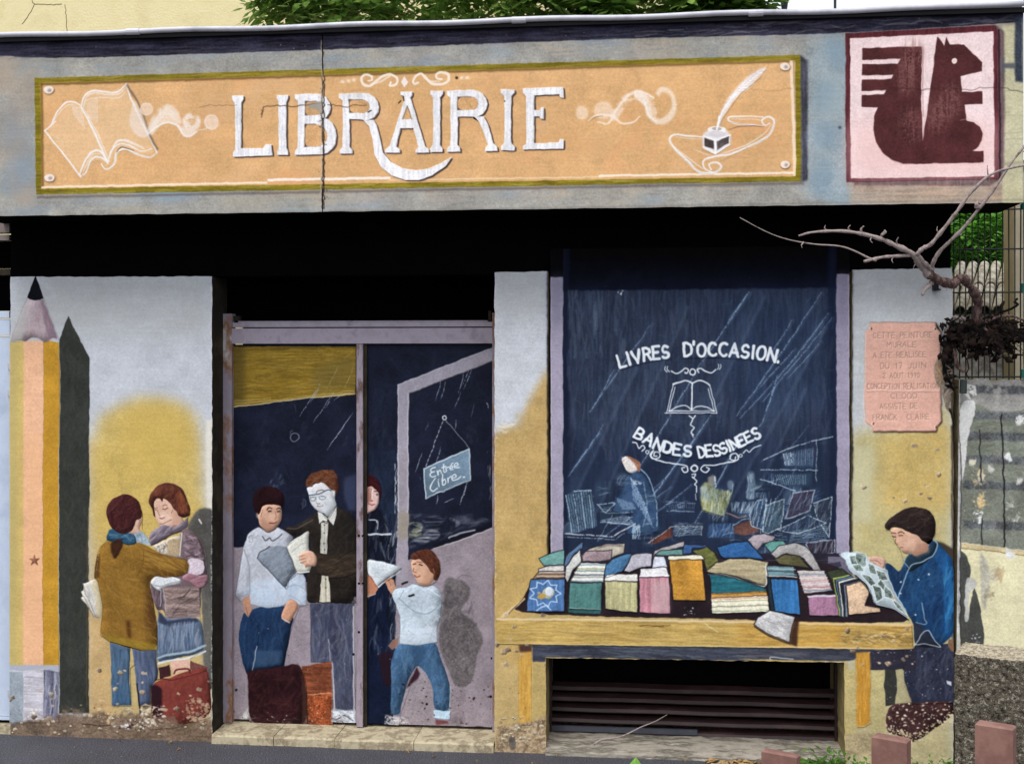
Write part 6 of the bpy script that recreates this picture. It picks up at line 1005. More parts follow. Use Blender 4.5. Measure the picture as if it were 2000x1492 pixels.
    W.dabs(G([(752, 300), (890, 300), (885, 1000), (752, 1000)]), [(60, 70, 92), (12, 16, 28), (110, 116, 130), (30, 40, 66)], 150, 34, 3.6, 86, .25, .45, seed=6); W.dabs(G([(845, 380), (892, 380), (885, 900), (860, 900)]), [(150, 156, 168), (190, 196, 206)], 24, 24, 2.4, 80, .2, .6)
    W.line(G([(755, 398), (858, 396)]), 4.2, (206, 212, 220), .95); W.line(G([(760, 330), (785, 328), (798, 340), (798, 370)]), 2.4, (190, 196, 206), .8); W.line(P([(150, 570), (215, 575), (225, 600)]), 2.6, (190, 194, 204), .8)
    W.fill(P([(120, 245), (180, 225), (235, 262), (248, 330), (242, 400), (215, 460), (175, 495), (120, 500)]), (214, 178, 170), 1, n=.05, s=True); W.fill(P([(120, 250), (165, 250), (180, 380), (150, 420), (120, 420)]), (150, 84, 72), .7, b=3)
    W.fill(P([(120, 120), (150, 128), (210, 150), (250, 200), (270, 280), (268, 340), (250, 400), (246, 320), (230, 285), (200, 268), (185, 245), (165, 240), (140, 250), (120, 262)]), (64, 24, 32), 1, n=.18); W.dabs(P([(130, 130), (250, 200), (265, 330), (180, 240)]), [(90, 38, 42), (44, 14, 22)], 26, 20, 3, -50, .4, .5)
    for p, w, c in (([(205, 295), (232, 292)], 2, (60, 40, 44)), ([(222, 318), (235, 325), (225, 332)], 2.4, (60, 70, 80)), ([(180, 270), (176, 360), (188, 388), (165, 388)], 1.6, (130, 70, 62)), ([(150, 418), (175, 428), (205, 418)], 2.2, (160, 60, 70)), ([(140, 500), (190, 485), (230, 440)], 1.4, (120, 80, 76))): W.line(P(p), w, c, .85)
    W.line(P([(185, 280), (182, 370)]), 2.6, (240, 226, 220), .8)
    W.cut('painted_woman', P([(120, 110), (210, 148), (255, 205), (272, 290), (255, 420), (215, 470), (140, 510), (112, 510)]), 'painted woman half hidden behind the door edge with dark red hair', 2)
    pp = G([(748, 518), (790, 520), (850, 535), (915, 555), (880, 590), (820, 635), (803, 655), (780, 620), (752, 580)]); W.fill(pp, (206, 214, 222), 1, n=.07); W.line(G([(800, 640), (890, 575), (908, 560)]), 1.8, (90, 90, 100), .8); W.line(G([(803, 650), (905, 572)]), 2.4, (232, 236, 240), .9); W.line(G([(806, 640), (860, 598), (884, 578)]), 1.4, (60, 60, 70), .7); W.dabs(pp, [(170, 180, 194), (230, 234, 240)], 26, 20, 2, 20, .5, .4)
    W.cut('painted_leaflet', pp, 'white painted leaflet passed to the small boy', 3)
    W.fill(G([(748, 580), (775, 600), (802, 655), (790, 680), (750, 694)]), (190, 126, 98), 1, n=.08); W.line(G([(750, 694), (790, 682)]), 2.6, (226, 200, 186), .8); W.fill(G([(835, 618), (858, 605), (878, 615), (888, 660), (872, 690), (850, 660)]), (200, 146, 118), 1, n=.07); W.line(G([(852, 612), (864, 640)]), 1.3, (120, 76, 64), .7)
    # shadow of the small boy on the panel
    W.fill(G([(1108, 620), (1140, 600), (1200, 615), (1238, 650), (1235, 700), (1205, 740), (1190, 765), (1260, 815), (1305, 880), (1300, 920), (1270, 970), (1262, 1060), (1235, 1120), (1170, 1130), (1120, 1010), (1088, 920), (1090, 800), (1115, 730)]), (104, 98, 100), .88, b=2.5, n=.2)
    W.dabs(G([(1100, 640), (1230, 650), (1290, 880), (1240, 1080), (1110, 960)]), [(84, 78, 80), (124, 116, 120), (70, 66, 70), (140, 130, 134)], 160, 26, 5, 60, .9, .35); W.line(G([(1165, 620), (1200, 595), (1240, 600)]), 3, (120, 110, 116), .7); W.fill(G([(1140, 1130), (1220, 1130), (1210, 1300), (1150, 1300)]), (120, 110, 116), .5, b=4, n=.2)
    # small boy
    W.fill(G([(1000, 1030), (960, 1110), (905, 1300), (1060, 1300), (1062, 1110), (1030, 1050)]), (146, 136, 144), 1, n=.1); W.fill(G([(985, 1030), (1003, 1060), (990, 1090), (935, 1130)]), (56, 30, 42), .9, b=1); W.fill(G([(850, 930), (870, 900), (900, 890), (896, 930), (870, 950)]), (150, 110, 96), .9); W.fill(G([(800, 970), (860, 950), (880, 1010), (870, 1110), (830, 1120)]), (50, 28, 38), .8, b=2)
    jn = G([(905, 915), (990, 920), (1080, 908), (1100, 990), (1130, 1070), (1144, 1130), (1142, 1240), (1070, 1240), (1062, 1120), (1030, 1060), (990, 1015), (960, 1060), (938, 1110), (905, 1262), (860, 1252), (866, 1100), (860, 1010), (880, 950)])
    W.fill(jn, (66, 100, 136), 1, n=.12); W.dabs(jn, [(92, 128, 164), (46, 74, 108), (80, 116, 150), (56, 88, 120)], 220, 28, 4.4, 80, .5, .35); W.fill(G([(960, 930), (1040, 930), (1010, 1010), (970, 1010)]), (46, 72, 104), .6, b=4); W.line(G([(1144, 1120), (1146, 1240)]), 2, (190, 206, 220), .7)
    sw3 = G([(868, 680), (882, 655), (930, 650), (965, 632), (1010, 648), (1060, 640), (1088, 655), (1106, 700), (1104, 750), (1094, 800), (1078, 850), (1082, 908), (990, 925), (903, 918), (908, 850), (905, 790), (885, 730)])
    W.fill(sw3, (184, 198, 212), 1, n=.07); W.clip(sw3); W.fill(G([(900, 850), (1090, 830), (1090, 925), (900, 925)]), (206, 218, 232), .7, b=5); W.dabs(sw3, [(206, 216, 226), (150, 166, 182), (190, 204, 218), (164, 176, 186)], 200, 22, 4, 30, .8, .35)
    W.line(G([(900, 700), (960, 755), (1010, 775), (1060, 760), (1095, 720)]), 2.2, (130, 146, 164), .75); W.line(G([(925, 665), (905, 700)]), 1.8, (130, 146, 164), .7); W.line(G([(1040, 655), (1090, 690)]), 1.8, (220, 228, 236), .8); W.clip(None); W.line(sw3 + sw3[:1], 1.2, (100, 110, 124), .5, s=False)
    W.fill(G([(962, 520), (1005, 505), (1055, 545), (1078, 590), (1065, 615), (1040, 640), (1000, 638), (975, 600), (962, 575)]), (210, 164, 136), 1, n=.05, s=True); W.fill(G([(1030, 560), (1075, 580), (1050, 635), (1015, 620)]), (190, 140, 112), .6, b=3); W.line(G([(990, 640), (1035, 645), (1052, 636)]), 1.6, (90, 80, 90), .7)
    hr3 = G([(952, 512), (962, 492), (990, 474), (1040, 468), (1075, 485), (1096, 530), (1098, 575), (1082, 618), (1064, 614), (1066, 585), (1048, 575), (1034, 545), (1015, 530), (1000, 515), (975, 520)])
    W.fill(hr3, (96, 54, 40), 1, n=.16); W.dabs(hr3, [(126, 72, 50), (70, 36, 28), (110, 64, 44)], 60, 20, 3, -50, .5, .45, bend=.3)
    for p, w, c in (([(968, 540), (980, 538)], 2.4, (60, 36, 34)), ([(998, 542), (1012, 545)], 2.8, (60, 36, 34)), ([(970, 558), (966, 572), (982, 578)], 2, (140, 84, 68)), ([(972, 592), (985, 600), (1000, 594)], 2.4, (130, 64, 56)), ([(985, 530), (1010, 532)], 1.6, (110, 64, 50)), ([(1062, 560), (1068, 580)], 2, (170, 116, 92))): W.line(G(p), w, c, .85)
    W.cut('painted_boy', hr3[:8] + G([(1045, 642), (1088, 655), (1106, 700), (1094, 800), (1078, 850), (1082, 908), (1144, 1130), (1146, 1278), (1070, 1270), (1062, 1120), (990, 1015), (905, 1262), (900, 1305), (832, 1300), (860, 1252), (860, 1010), (905, 915), (905, 790), (868, 690), (835, 625), (870, 610), (885, 655), (965, 632), (962, 575)]), 'small painted boy in a white top and jeans reaching up for the leaflet', 2)
    W.fill(G([(1064, 1232), (1146, 1238), (1142, 1272), (1128, 1284), (1066, 1268)]), (176, 206, 228), .95, n=.08); W.fill(G([(1075, 1275), (1130, 1285), (1140, 1300), (1078, 1305)]), (110, 54, 54), .8, b=1); W.fill(G([(835, 1262), (905, 1270), (918, 1300), (880, 1312), (832, 1300)]), (176, 176, 180), .9, n=.2, dry=.35, br='g'); W.dabs(G([(830, 1255), (960, 1270), (940, 1310), (830, 1305)]), [(214, 214, 220), (110, 100, 106)], 26, 18, 2.6, -12, .4, .7)
    # rust line, holes and chips at the foot of the leaves
    W.fill(G([(90, 1310), (1370, 1318), (1370, 1365), (90, 1360)]), (62, 36, 36), .95, n=.25, b=1.5); W.dabs(G([(90, 1300), (1370, 1310), (1370, 1350), (90, 1345)]), [(96, 56, 48), (40, 24, 26), (206, 200, 204), (70, 40, 38), (30, 36, 56)], 170, 20, 3, 0, .4, .5)
    W.specks(G([(940, 1080), (1350, 1080), (1350, 1320), (800, 1320)]), [(34, 24, 26), (90, 50, 40), (60, 34, 30)], 120, .8, 3.4, .9); W.specks(G([(110, 700), (1350, 700), (1350, 1320), (110, 1320)]), [(214, 212, 218), (80, 60, 56)], 160, .5, 2, .7, seed=9)
    W.specks(G([(110, 1240), (740, 1230), (740, 1350), (110, 1350)]), [(40, 26, 28), (150, 140, 146), (110, 70, 54), (206, 204, 208)], 150, .8, 3.2, .8, seed=12); W.dabs(G([(180, 1260), (700, 1260), (700, 1345), (180, 1345)]), [(70, 50, 50), (120, 100, 100), (40, 28, 30)], 70, 20, 3, 5, .4, .5, seed=14)
    for x, y in ((127, 1140), (1345, 986), (1338, 1170), (685, 970), (1033, 1207)): W.fill(G(ell(x, y, 6)), (14, 12, 14), .95)
    W.line(P([(480, 1195), (525, 1172)]), 4.5, (28, 28, 34), .95); W.line(P([(545, 1310), (585, 1302)]), 4.5, (28, 28, 34), .95)
    W.fill(G([(700, 1330), (745, 1330), (745, 1360), (700, 1360)]), (40, 28, 30), .8)
    W.finish(.6, .84)
# ---------- builders ----------
def lin(c):
    return tuple(((v / 255.0) / 12.92 if v / 255.0 <= .04045 else ((v / 255.0 + .055) / 1.055) ** 2.4) for v in c[:3]) + (1,)
def mat_nodes(name):
    m = bpy.data.materials.new(name); m.use_nodes = True; n = m.node_tree.nodes; l = m.node_tree.links
    return m, n, l, n['Principled BSDF']
def noise(n, l, scale, detail=4, rough=.6, vec=None, sc=None):
    t = n.new('ShaderNodeTexNoise'); t.inputs['Scale'].default_value = scale; t.inputs['Detail'].default_value = detail; t.inputs['Roughness'].default_value = rough
    if sc is not None:
        g = n.new('ShaderNodeNewGeometry'); mp = n.new('ShaderNodeMapping'); mp.inputs['Scale'].default_value = sc
        l.new(g.outputs['Position'], mp.inputs['Vector']); l.new(mp.outputs[0], t.inputs['Vector'])
    else:
        g = n.new('ShaderNodeNewGeometry'); l.new(g.outputs['Position'], t.inputs['Vector'])
    return t
def ramp(n, l, src, stops):
    r = n.new('ShaderNodeValToRGB'); e = r.color_ramp.elements
    while len(e) < len(stops): e.new(.5)
    for k, (p, c) in zip(e, stops): k.position = p; k.color = c if len(c) == 4 else c + (1,)
    l.new(src, r.inputs[0]); return r
def bump(n, l, b, src, strength=.3, dist=.002, prev=None):
    u = n.new('ShaderNodeBump'); u.inputs['Strength'].default_value = strength; u.inputs['Distance'].default_value = dist
    l.new(src, u.inputs['Height'])
    if prev: l.new(prev.outputs[0], u.inputs['Normal'])
    l.new(u.outputs[0], b.inputs['Normal']); return u
def mat(name, cols, scale=8, rough=.8, bscale=90, bstr=.3, bdist=.002, detail=5, sc=None, metal=0.0, spec=.3, lo=.3, hi=.7):
    """mottled surface: noise between the given colours plus fine relief"""
    m, n, l, b = mat_nodes(name)
    t = noise(n, l, scale, detail, .65, sc=sc)
    k = len(cols); r = ramp(n, l, t.outputs['Fac'], [(lo + (hi - lo) * i / max(1, k - 1), lin(c)) for i, c in enumerate(cols)])
    l.new(r.outputs[0], b.inputs['Base Color'])
    b.inputs['Roughness'].default_value = rough; b.inputs['Metallic'].default_value = metal; b.inputs['Specular IOR Level'].default_value = spec
    t2 = noise(n, l, bscale, 5, .6); bump(n, l, b, t2.outputs['Fac'], bstr, bdist)
    return m
def paint_mat(cv, rough=.75, plaster=.35, gloss=None, rscale=170):
    """hand painted surface: the picture built above is flat colour; relief, wear and gloss come from nodes"""
    im = bpy.data.images.new(cv.name, cv.w, cv.h, alpha=False, float_buffer=False)
    px = np.ones((cv.h, cv.w, 4), np.float32); px[..., :3] = np.clip(cv.A, 0, 1)[::-1]
    im.pixels.foreach_set(px.ravel()); im.update()
    m, n, l, b = mat_nodes(cv.name)
    t = n.new('ShaderNodeTexImage'); t.image = im; t.interpolation = 'Cubic'; t.extension = 'EXTEND'
    u = n.new('ShaderNodeUVMap'); u.uv_map = 'UVMap'; l.new(u.outputs[0], t.inputs[0])
    # faint large stains of dust
    d = noise(n, l, 2.3, 6, .7); rr = ramp(n, l, d.outputs['Fac'], [(.3, (.92, .915, .90)), (.6, (1, 1, 1))])
    mx = n.new('ShaderNodeMix'); mx.data_type = 'RGBA'; mx.blend_type = 'MULTIPLY'; mx.inputs[0].default_value = 1.0
    l.new(t.outputs[0], mx.inputs[6]); l.new(rr.outputs[0], mx.inputs[7])
    mu = n.new('ShaderNodeHueSaturation'); mu.inputs['Value'].default_value = ALB; l.new(mx.outputs[2], mu.inputs['Color']); l.new(mu.outputs[0], b.inputs['Base Color'])
    r2 = noise(n, l, 14, 4, .6); mr = n.new('ShaderNodeMapRange'); mr.inputs[3].default_value = rough - .14; mr.inputs[4].default_value = rough + .14
    l.new(r2.outputs['Fac'], mr.inputs[0]); l.new(mr.outputs[0], b.inputs['Roughness'])
    b.inputs['Specular IOR Level'].default_value = .1
    b1 = noise(n, l, rscale, 6, .62); p = bump(n, l, b, b1.outputs['Fac'], plaster, .004)
    b2 = noise(n, l, 22, 3, .5); p2 = bump(n, l, b, b2.outputs['Fac'], plaster * .6, .008, p)
    b3 = noise(n, l, 60, 3, .6, sc=(1, 1, 9)); bump(n, l, b, b3.outputs['Fac'], plaster * .35, .002, p2)
    return m
ALB = 1.0
def base_of(o):
    v = Vector((0, 0, 0))
    while o is not None: v = v + Vector(o.location); o = o.parent
    return v
def obj(name, verts, faces, mats, parent=None, uvc=None, mi=None, smooth=False, loc=None):
    """one mesh object; verts are given in world space"""
    o_loc = Vector(loc) if loc is not None else (Vector((0, 0, 0)) if parent else Vector(verts[0]))
    base = (base_of(parent) if parent else Vector((0, 0, 0))) + (o_loc if not parent else Vector((0, 0, 0)))
    me = bpy.data.meshes.new(name); me.from_pydata([tuple(Vector(v) - base) for v in verts], [], faces)
    for m in (mats if isinstance(mats, (list, tuple)) else [mats]): me.materials.append(m)
    if uvc is not None:
        uv = me.uv_layers.new(name='UVMap'); W_, H_ = uvc.w * TEX, uvc.h * TEX; b3 = base
        vi = np.empty(len(me.loops), np.int32); me.loops.foreach_get('vertex_index', vi)
        co = np.array([(v[0], v[2]) for v in verts], np.float64)
        a = np.stack([(co[:, 0] - uvc.X0) / W_, 1 - (uvc.Z1 - co[:, 1]) / H_], 1)[vi]
        uv.data.foreach_set('uv', a.astype(np.float32).ravel())
    if mi is not None: me.polygons.foreach_set('material_index', mi)
    if smooth: me.polygons.foreach_set('use_smooth', [True] * len(me.polygons))
    me.update()
    o = bpy.data.objects.new(name, me); C.objects.link(o)
    if parent: o.parent = parent
    else: o.location = base
    return o
def thing(name, label, cat, loc, group=None):
    o = bpy.data.objects.new(name, None); C.objects.link(o); o.location = loc; o.empty_display_size = .1
    o['label'] = label; o['category'] = cat
    if group: o['group'] = group
    return o
def tag(o, label=None, cat=None, group=None, kind=None):
    for k, v in (('label', label), ('category', cat), ('group', group), ('kind', kind)):
        if v: o[k] = v
    return o
def U(px, py, Y):
    X, Z = unproj(px, py, Y); return (float(X), Y, float(Z))
def boxg(x0, x1, y0, y1, z0, z1):
    v = [(x0, y0, z0), (x1, y0, z0), (x1, y1, z0), (x0, y1, z0), (x0, y0, z1), (x1, y0, z1), (x1, y1, z1), (x0, y1, z1)]
    f = [(0, 1, 5, 4), (1, 2, 6, 5), (2, 3, 7, 6), (3, 0, 4, 7), (4, 5, 6, 7), (3, 2, 1, 0)]
    return v, f
class MB:
    def __init__(s): s.v = []; s.f = []
    def add(s, v, f):
        k = len(s.v); s.v += list(v); s.f += [tuple(i + k for i in q) for q in f]; return s
    def box(s, *a): return s.add(*boxg(*a))
    def tube(s, pts, r, n=7, cap=True):
        """r: one radius or one per point"""
        P = [Vector(p) for p in pts]; m = len(P); R = r if isinstance(r, (list, tuple)) else [r] * m; v = []; up = Vector((0.31, 0.2, 0.93))
        pr = None
        for i in range(m):
            t = (P[min(i + 1, m - 1)] - P[max(i - 1, 0)]).normalized()
            a = (up - up.dot(t) * t) if pr is None else (pr - pr.dot(t) * t)
            if a.length < 1e-4: a = t.orthogonal()
            a.normalize(); pr = a; b = t.cross(a)
            for k in range(n):
                q = 2 * math.pi * k / n; v.append(tuple(P[i] + (a * math.cos(q) + b * math.sin(q)) * R[i]))
        f = [(i * n + k, i * n + (k + 1) % n, (i + 1) * n + (k + 1) % n, (i + 1) * n + k) for i in range(m - 1) for k in range(n)]
        if cap: f += [tuple(range(n))[::-1], tuple(range((m - 1) * n, m * n))]
        return s.add(v, f)
    def make(s, name, m, parent=None, **k): return obj(name, s.v, s.f, m, parent, **k)
def jag(pts, amp=.002, step=.035, seed=0, keep=()):
    """outline in wall metres with edges that wander a little, as worn plaster does"""
    rg = random.Random(seed); out = []
    for i, (a, b) in enumerate(zip(pts, pts[1:] + pts[:1])):
        out.append(a); L = math.hypot(b[0] - a[0], b[1] - a[1]); n = int(L / step)
        if i in keep: continue
        nx, nz = -(b[1] - a[1]) / L, (b[0] - a[0]) / L
        for k in range(1, n): 
            d = rg.uniform(-amp, amp); t = k / n
            out.append((a[0] + (b[0] - a[0]) * t + nx * d, a[1] + (b[1] - a[1]) * t + nz * d))
    return out
def prism(name, out, y0, y1, mats, parent, uvc=None, bev=.004, **k):
    """slab with an outline in x, z; front face at y0 with a small worn arris"""
    n = len(out); area = sum(out[i][0] * out[(i + 1) % n][1] - out[(i + 1) % n][0] * out[i][1] for i in range(n))
    if area < 0: out = out[::-1]
    v = [(x, y0, z) for x, z in out] + [(x, y1, z) for x, z in out]
    f = [tuple(range(n))] + [(i, i + n, (i + 1) % n + n, (i + 1) % n) for i in range(n)] + [tuple(range(n, 2 * n))[::-1]]
    return obj(name, v, f, mats, parent, uvc, mi=[0] + [1 if len(mats) > 1 else 0] * (n + 1), **k)
def pz(pts, Y): return [U(x, y, Y)[::2] for x, y in pts]
def put_cuts(cv, m, parents, gap=.0012):
    """each painted figure, book or letter is a film of paint a little proud of its wall"""
    for name, out, label, lvl, par in cv.cuts:
        q = [(min(max(x, cv.X0), cv.X0 + cv.w * TEX), z) for x, z in out]
        cx = sum(p[0] for p in q) / len(q); par_o = parents(cx, sum(p[1] for p in q) / len(q))
        y = (par_o.get('face', cv.y0) if par_o.name.startswith('window') else cv.y0) - gap * (lvl + 1)
        n = len(q); v = [(x, y, z) for x, z in q] + [(x, y + gap * .9, z) for x, z in q]
        area = sum(q[i][0] * q[(i + 1) % n][1] - q[(i + 1) % n][0] * q[i][1] for i in range(n))
        f = [tuple(range(n))] + [(i, i + n, (i + 1) % n + n, (i + 1) % n) for i in range(n)]
        if area < 0: f = [t[::-1] for t in f]
        o = obj(name, v, f, m, par_o, cv)
        if label: o['label'] = label
# ---------- paint the pictures ----------
paint_fascia(F); paint_wall(W); paint_side(R); paint_door(Dd)
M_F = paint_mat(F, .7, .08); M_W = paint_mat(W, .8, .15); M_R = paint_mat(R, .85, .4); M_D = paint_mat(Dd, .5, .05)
# ---------- materials ----------
m_black = mat('black_paint', [(5, 5, 6), (8, 8, 10)], 6, .95, 60, .2, spec=.02)
m_jamb = mat('dark_olive_jamb_paint', [(58, 52, 42), (42, 38, 34), (74, 66, 50)], 6, .85, spec=.1)
m_jamb2 = mat('ochre_jamb_paint', [(150, 134, 84), (126, 112, 76), (170, 150, 100)], 10, .85)
m_lilac = mat('lilac_frame_paint', [(150, 140, 152), (164, 154, 168), (132, 122, 136)], 14, .55, 120, .15)
m_rust = mat('rusty_lilac_paint', [(120, 112, 122), (140, 130, 142), (150, 140, 152), (132, 90, 58), (196, 190, 190), (110, 68, 44)], 5, .7, 120, .3, lo=.3, hi=.78, sc=(1, 1, .6))
m_astr = mat('worn_astragal_paint', [(140, 128, 140), (160, 148, 160), (96, 70, 62), (176, 166, 172)], 18, .6, 120, .3, sc=(1, 1, .35), lo=.35, hi=.8)
m_glass = mat('dark_pane', [(2, 2, 3), (4, 4, 6)], 2, .6, 30, .02, spec=.0)
m_gut = mat('pale_zinc_trim', [(176, 176, 184), (196, 196, 204), (160, 160, 170)], 5, .5, 70, .05, metal=.1, spec=.4)
m_drip = mat('black_drip_edge', [(10, 10, 13), (18, 18, 22)], 8, .7)
m_roofing = mat('grey_roof_felt', [(80, 80, 80), (100, 98, 96)], 8, .9)
m_stone = mat('beige_stone', [(160, 150, 126), (190, 178, 150), (136, 122, 100), (206, 196, 170)], 14, .85, 120, .5, .003, lo=.3, hi=.72)
m_sill = mat('grey_weathered_sill', [(126, 120, 110), (160, 152, 140), (96, 90, 80), (186, 180, 166)], 12, .9, 60, .7, .006, sc=(.4, 1, 3))
m_slat = mat('dark_maroon_slat_paint', [(54, 35, 36), (42, 27, 28), (70, 49, 50)], 10, .5, 100, .15, sc=(.3, 1, 1))
m_greybar = mat('grey_metal_bar', [(60, 62, 72), (78, 80, 90)], 10, .5)
m_hole = mat('dark_cellar', [(8, 8, 10), (11, 11, 13)], 4, .9, spec=.05)
m_cream = mat('cream_render', [(228, 214, 164), (236, 222, 174), (222, 206, 156)], 3, .9, 45, .5, .01, detail=8)
m_asph = None
def asphalt():
    m, n, l, b = mat_nodes('asphalt')
    t = noise(n, l, 130, 5, .75); r = ramp(n, l, t.outputs['Fac'], [(.36, lin((34, 34, 40))), (.52, lin((70, 70, 78))), (.62, lin((104, 104, 114))), (.72, lin((160, 160, 166)))])
    t2 = noise(n, l, 2.2, 5, .6); r2 = ramp(n, l, t2.outputs['Fac'], [(.35, (.78, .77, .76)), (.65, (1.06, 1.06, 1.08))])
    mx = n.new('ShaderNodeMix'); mx.data_type = 'RGBA'; mx.blend_type = 'MULTIPLY'; mx.inputs[0].default_value = 1.0
    l.new(r.outputs[0], mx.inputs[6]); l.new(r2.outputs[0], mx.inputs[7]); l.new(mx.outputs[2], b.inputs['Base Color']); b.inputs['Roughness'].default_value = .88
    v = n.new('ShaderNodeTexVoronoi'); v.inputs['Scale'].default_value = 160; g = n.new('ShaderNodeNewGeometry'); l.new(g.outputs['Position'], v.inputs['Vector'])
    bump(n, l, b, v.outputs['Distance'], .7, .006); return m
m_asph = asphalt()
# ---------- ground ----------
G_ = 600.0
gv = []; gf = []
xs = [-G_, -60, -8] + [(-4 + .5 * i) for i in range(17)] + [8, 60, G_]; ys = [-G_, -60, -8] + [-6 + .5 * i for i in range(15)] + [8, 60, G_]
for y in ys:
    for x in xs: gv.append((x, y, 0))
for j in range(len(ys) - 1):
    for i in range(len(xs) - 1): a = j * len(xs) + i; gf.append((a, a + 1, a + 1 + len(xs), a + len(xs)))
tag(obj('asphalt_road', gv, gf, m_asph, loc=(0, 0, 0)), kind='structure')
# ---------- the shop ----------
shop = thing('bookshop', 'single storey shop front painted as a bookshop with readers and book tray', 'shop', (0, 0, 0))
XL = U(-60, 400, FY)[0]; XR = FXR; ZB = FZ0; 
def fz(px): return U(px, 0, FY)[0]
# the fascia's real edges run level; top and bottom heights come from the middle of the photograph
ZFB, ZFT = U(1000, 409, FY)[2], U(1000, 56, FY)[2]
xj = fz(630)
fp = []
for a, b, sd_ in ((fz(-60), xj - .0025, 1), (xj + .0025, XR, 2)):
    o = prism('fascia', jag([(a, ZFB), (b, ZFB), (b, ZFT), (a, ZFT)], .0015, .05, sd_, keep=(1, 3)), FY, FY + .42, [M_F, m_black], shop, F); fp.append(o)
fp[0]['label'] = 'short fascia panel left of the vertical crack'; fp[1]['label'] = 'long fascia panel with most of the sign and the squirrel emblem'
MB().box(xj - .004, xj + .004, FY + .012, FY + .02, ZFB, ZFT).make('joint_filler', m_drip, shop)
put_cuts(F, M_F, lambda x, z: fp[0] if x < xj else fp[1], .0008)
# drip edge and round zinc trim along the top, sagging a little and rising at the far end
MB().box(fz(-60), XR, FY - .028, FY + .38, ZFT, ZFT + .022).make('drip_edge', m_drip, shop)
pts = []
for i in range(41):
    x = fz(-60) + (XR - fz(-60)) * i / 40; pts.append((x, FY - .035, ZFT + .030 + .004 * math.sin(i * .9) + (.012 * max(0, (i - 37) / 3.0))))
zt = MB().tube(pts, .0135, 10).make('zinc_trim', m_gut, shop, smooth=True)
for px in (265, 1015, 1475): x = fz(px); MB().tube([(x - .035, FY - .035, ZFT + .030), (x + .035, FY - .035, ZFT + .030)], .0165, 12).make('trim_sleeve', m_gut, zt)
MB().box(fz(-60), XR, FY + .02, 3.6, ZFT + .023, ZFT + .05).make('roof', m_roofing, shop)  # roof and back wall, out of view, added to block light from behind
MB().box(fz(-60), U(1857, 500, .05)[0], 3.4, 3.6, 0, ZFT + .02).make('unseen_back_wall', m_cream, shop)
XB = U(1857, 480, .035)[0]
MB().box(XB - .2, XB - .002, .30, 3.4, 0, ZFT + .02).make('side_wall', m_cream, shop)
# black lintel
ZL = U(414, 541, 0)[2] + .0
MB().box(U(21, 500, .035)[0], XB, .035, .28, U(1000, 533, 0)[2] - .004, ZFB + .1).make('lintel', m_black, shop)
MB().box(fz(-60), XR, FY + .421, .9, ZFB + .102, ZFB + .14).make('soffit', m_black, shop)
# walls with painting
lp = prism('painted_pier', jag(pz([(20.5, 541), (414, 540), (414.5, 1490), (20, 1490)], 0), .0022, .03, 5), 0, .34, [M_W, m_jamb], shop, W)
lp['label'] = 'left pier painted with a giant pencil and two readers'
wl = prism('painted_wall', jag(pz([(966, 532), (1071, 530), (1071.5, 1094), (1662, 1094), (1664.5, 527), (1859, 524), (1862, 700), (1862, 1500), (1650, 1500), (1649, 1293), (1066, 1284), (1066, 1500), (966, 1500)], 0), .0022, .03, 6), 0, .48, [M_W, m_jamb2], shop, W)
wl['label'] = 'right wall with the painted book tray, plaque and reading boy'
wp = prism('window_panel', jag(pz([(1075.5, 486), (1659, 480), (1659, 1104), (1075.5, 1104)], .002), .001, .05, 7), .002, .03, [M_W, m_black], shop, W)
wp['label'] = 'large dark blue painted shop window lettered LIVRES D\'OCCASION and BANDES DESSINEES'
def par_w(x, z):
    if x < U(500, 900, 0)[0]: return lp
    if U(1075, 900, 0)[0] < x < U(1660, 900, 0)[0] and z > U(1300, 1064, 0)[2]: return wp
    return wl
wp['face'] = .002
put_cuts(W, M_W, par_w, .0008)
del wp['face']
# little real chips of lost render along the arrises and the foot
rg = random.Random(8); mb = MB()
for k in range(60):
    px = rg.choice([rg.uniform(24, 410), rg.uniform(970, 1062)]); py = rg.uniform(1400, 1436) if px < 500 else rg.uniform(1395, 1460)
    x, _, z = U(px, py, 0); r = rg.uniform(.004, .016); n = 6; v = [(x + r * rg.uniform(.6, 1.2) * math.cos(t * 1.047), -.001, z + r * .7 * rg.uniform(.6, 1.2) * math.sin(t * 1.047)) for t in range(n)] + [(x + rg.uniform(-.003, .003), -rg.uniform(.002, .006), z)]
    mb.add(v, [(i, (i + 1) % n, n) for i in range(n)])
o = mb.make('plaster_crumb', m_stone, shop); o['kind'] = 'stuff'
# door recess
DP = .18
ZT = .05
xl, xr = U(416.5, 1000, 0)[0], U(965.5, 1000, 0)[0]
def dbox(name, x0, x1, ytop, ybot, y0, y1, m, par=shop, Yr=None):
    Yr = DP if Yr is None else Yr
    a = U(x0, 900, Yr)[0]; b = U(x1, 900, Yr)[0]; zt_ = U((x0 + x1) / 2, ytop, Yr)[2]; zb = U((x0 + x1) / 2, ybot, Yr)[2]
    return MB().box(a, b, y0, y1, zb, zt_).make(name, m, par)
ztop = U(700, 540, DP)[2]; zdoor = U(700, 674, DP)[2]; zd0 = ZT + .004
a = U(437, 900, DP)[0]; b = U(454, 900, DP)[0]; c = U(962, 900, DP)[0]; d = U(975, 900, DP)[0]
zfr = U(700, 612, DP)[2]
df = thing('tmp', 'x', 'x', (0, 0, 0)); bpy.data.objects.remove(df)
frame = MB().box(a, b, DP - .012, DP + .05, zd0, zfr).make('door_frame', m_rust, shop); MB().box(c, d, DP - .012, DP + .05, zd0, zfr).make('frame_post', m_rust, frame)
z1, z2 = U(700, 641, DP)[2], U(700, 671, DP)[2]
MB().box(b, c, DP - .010, DP + .05, z2, z1).make('transom', m_lilac, frame)
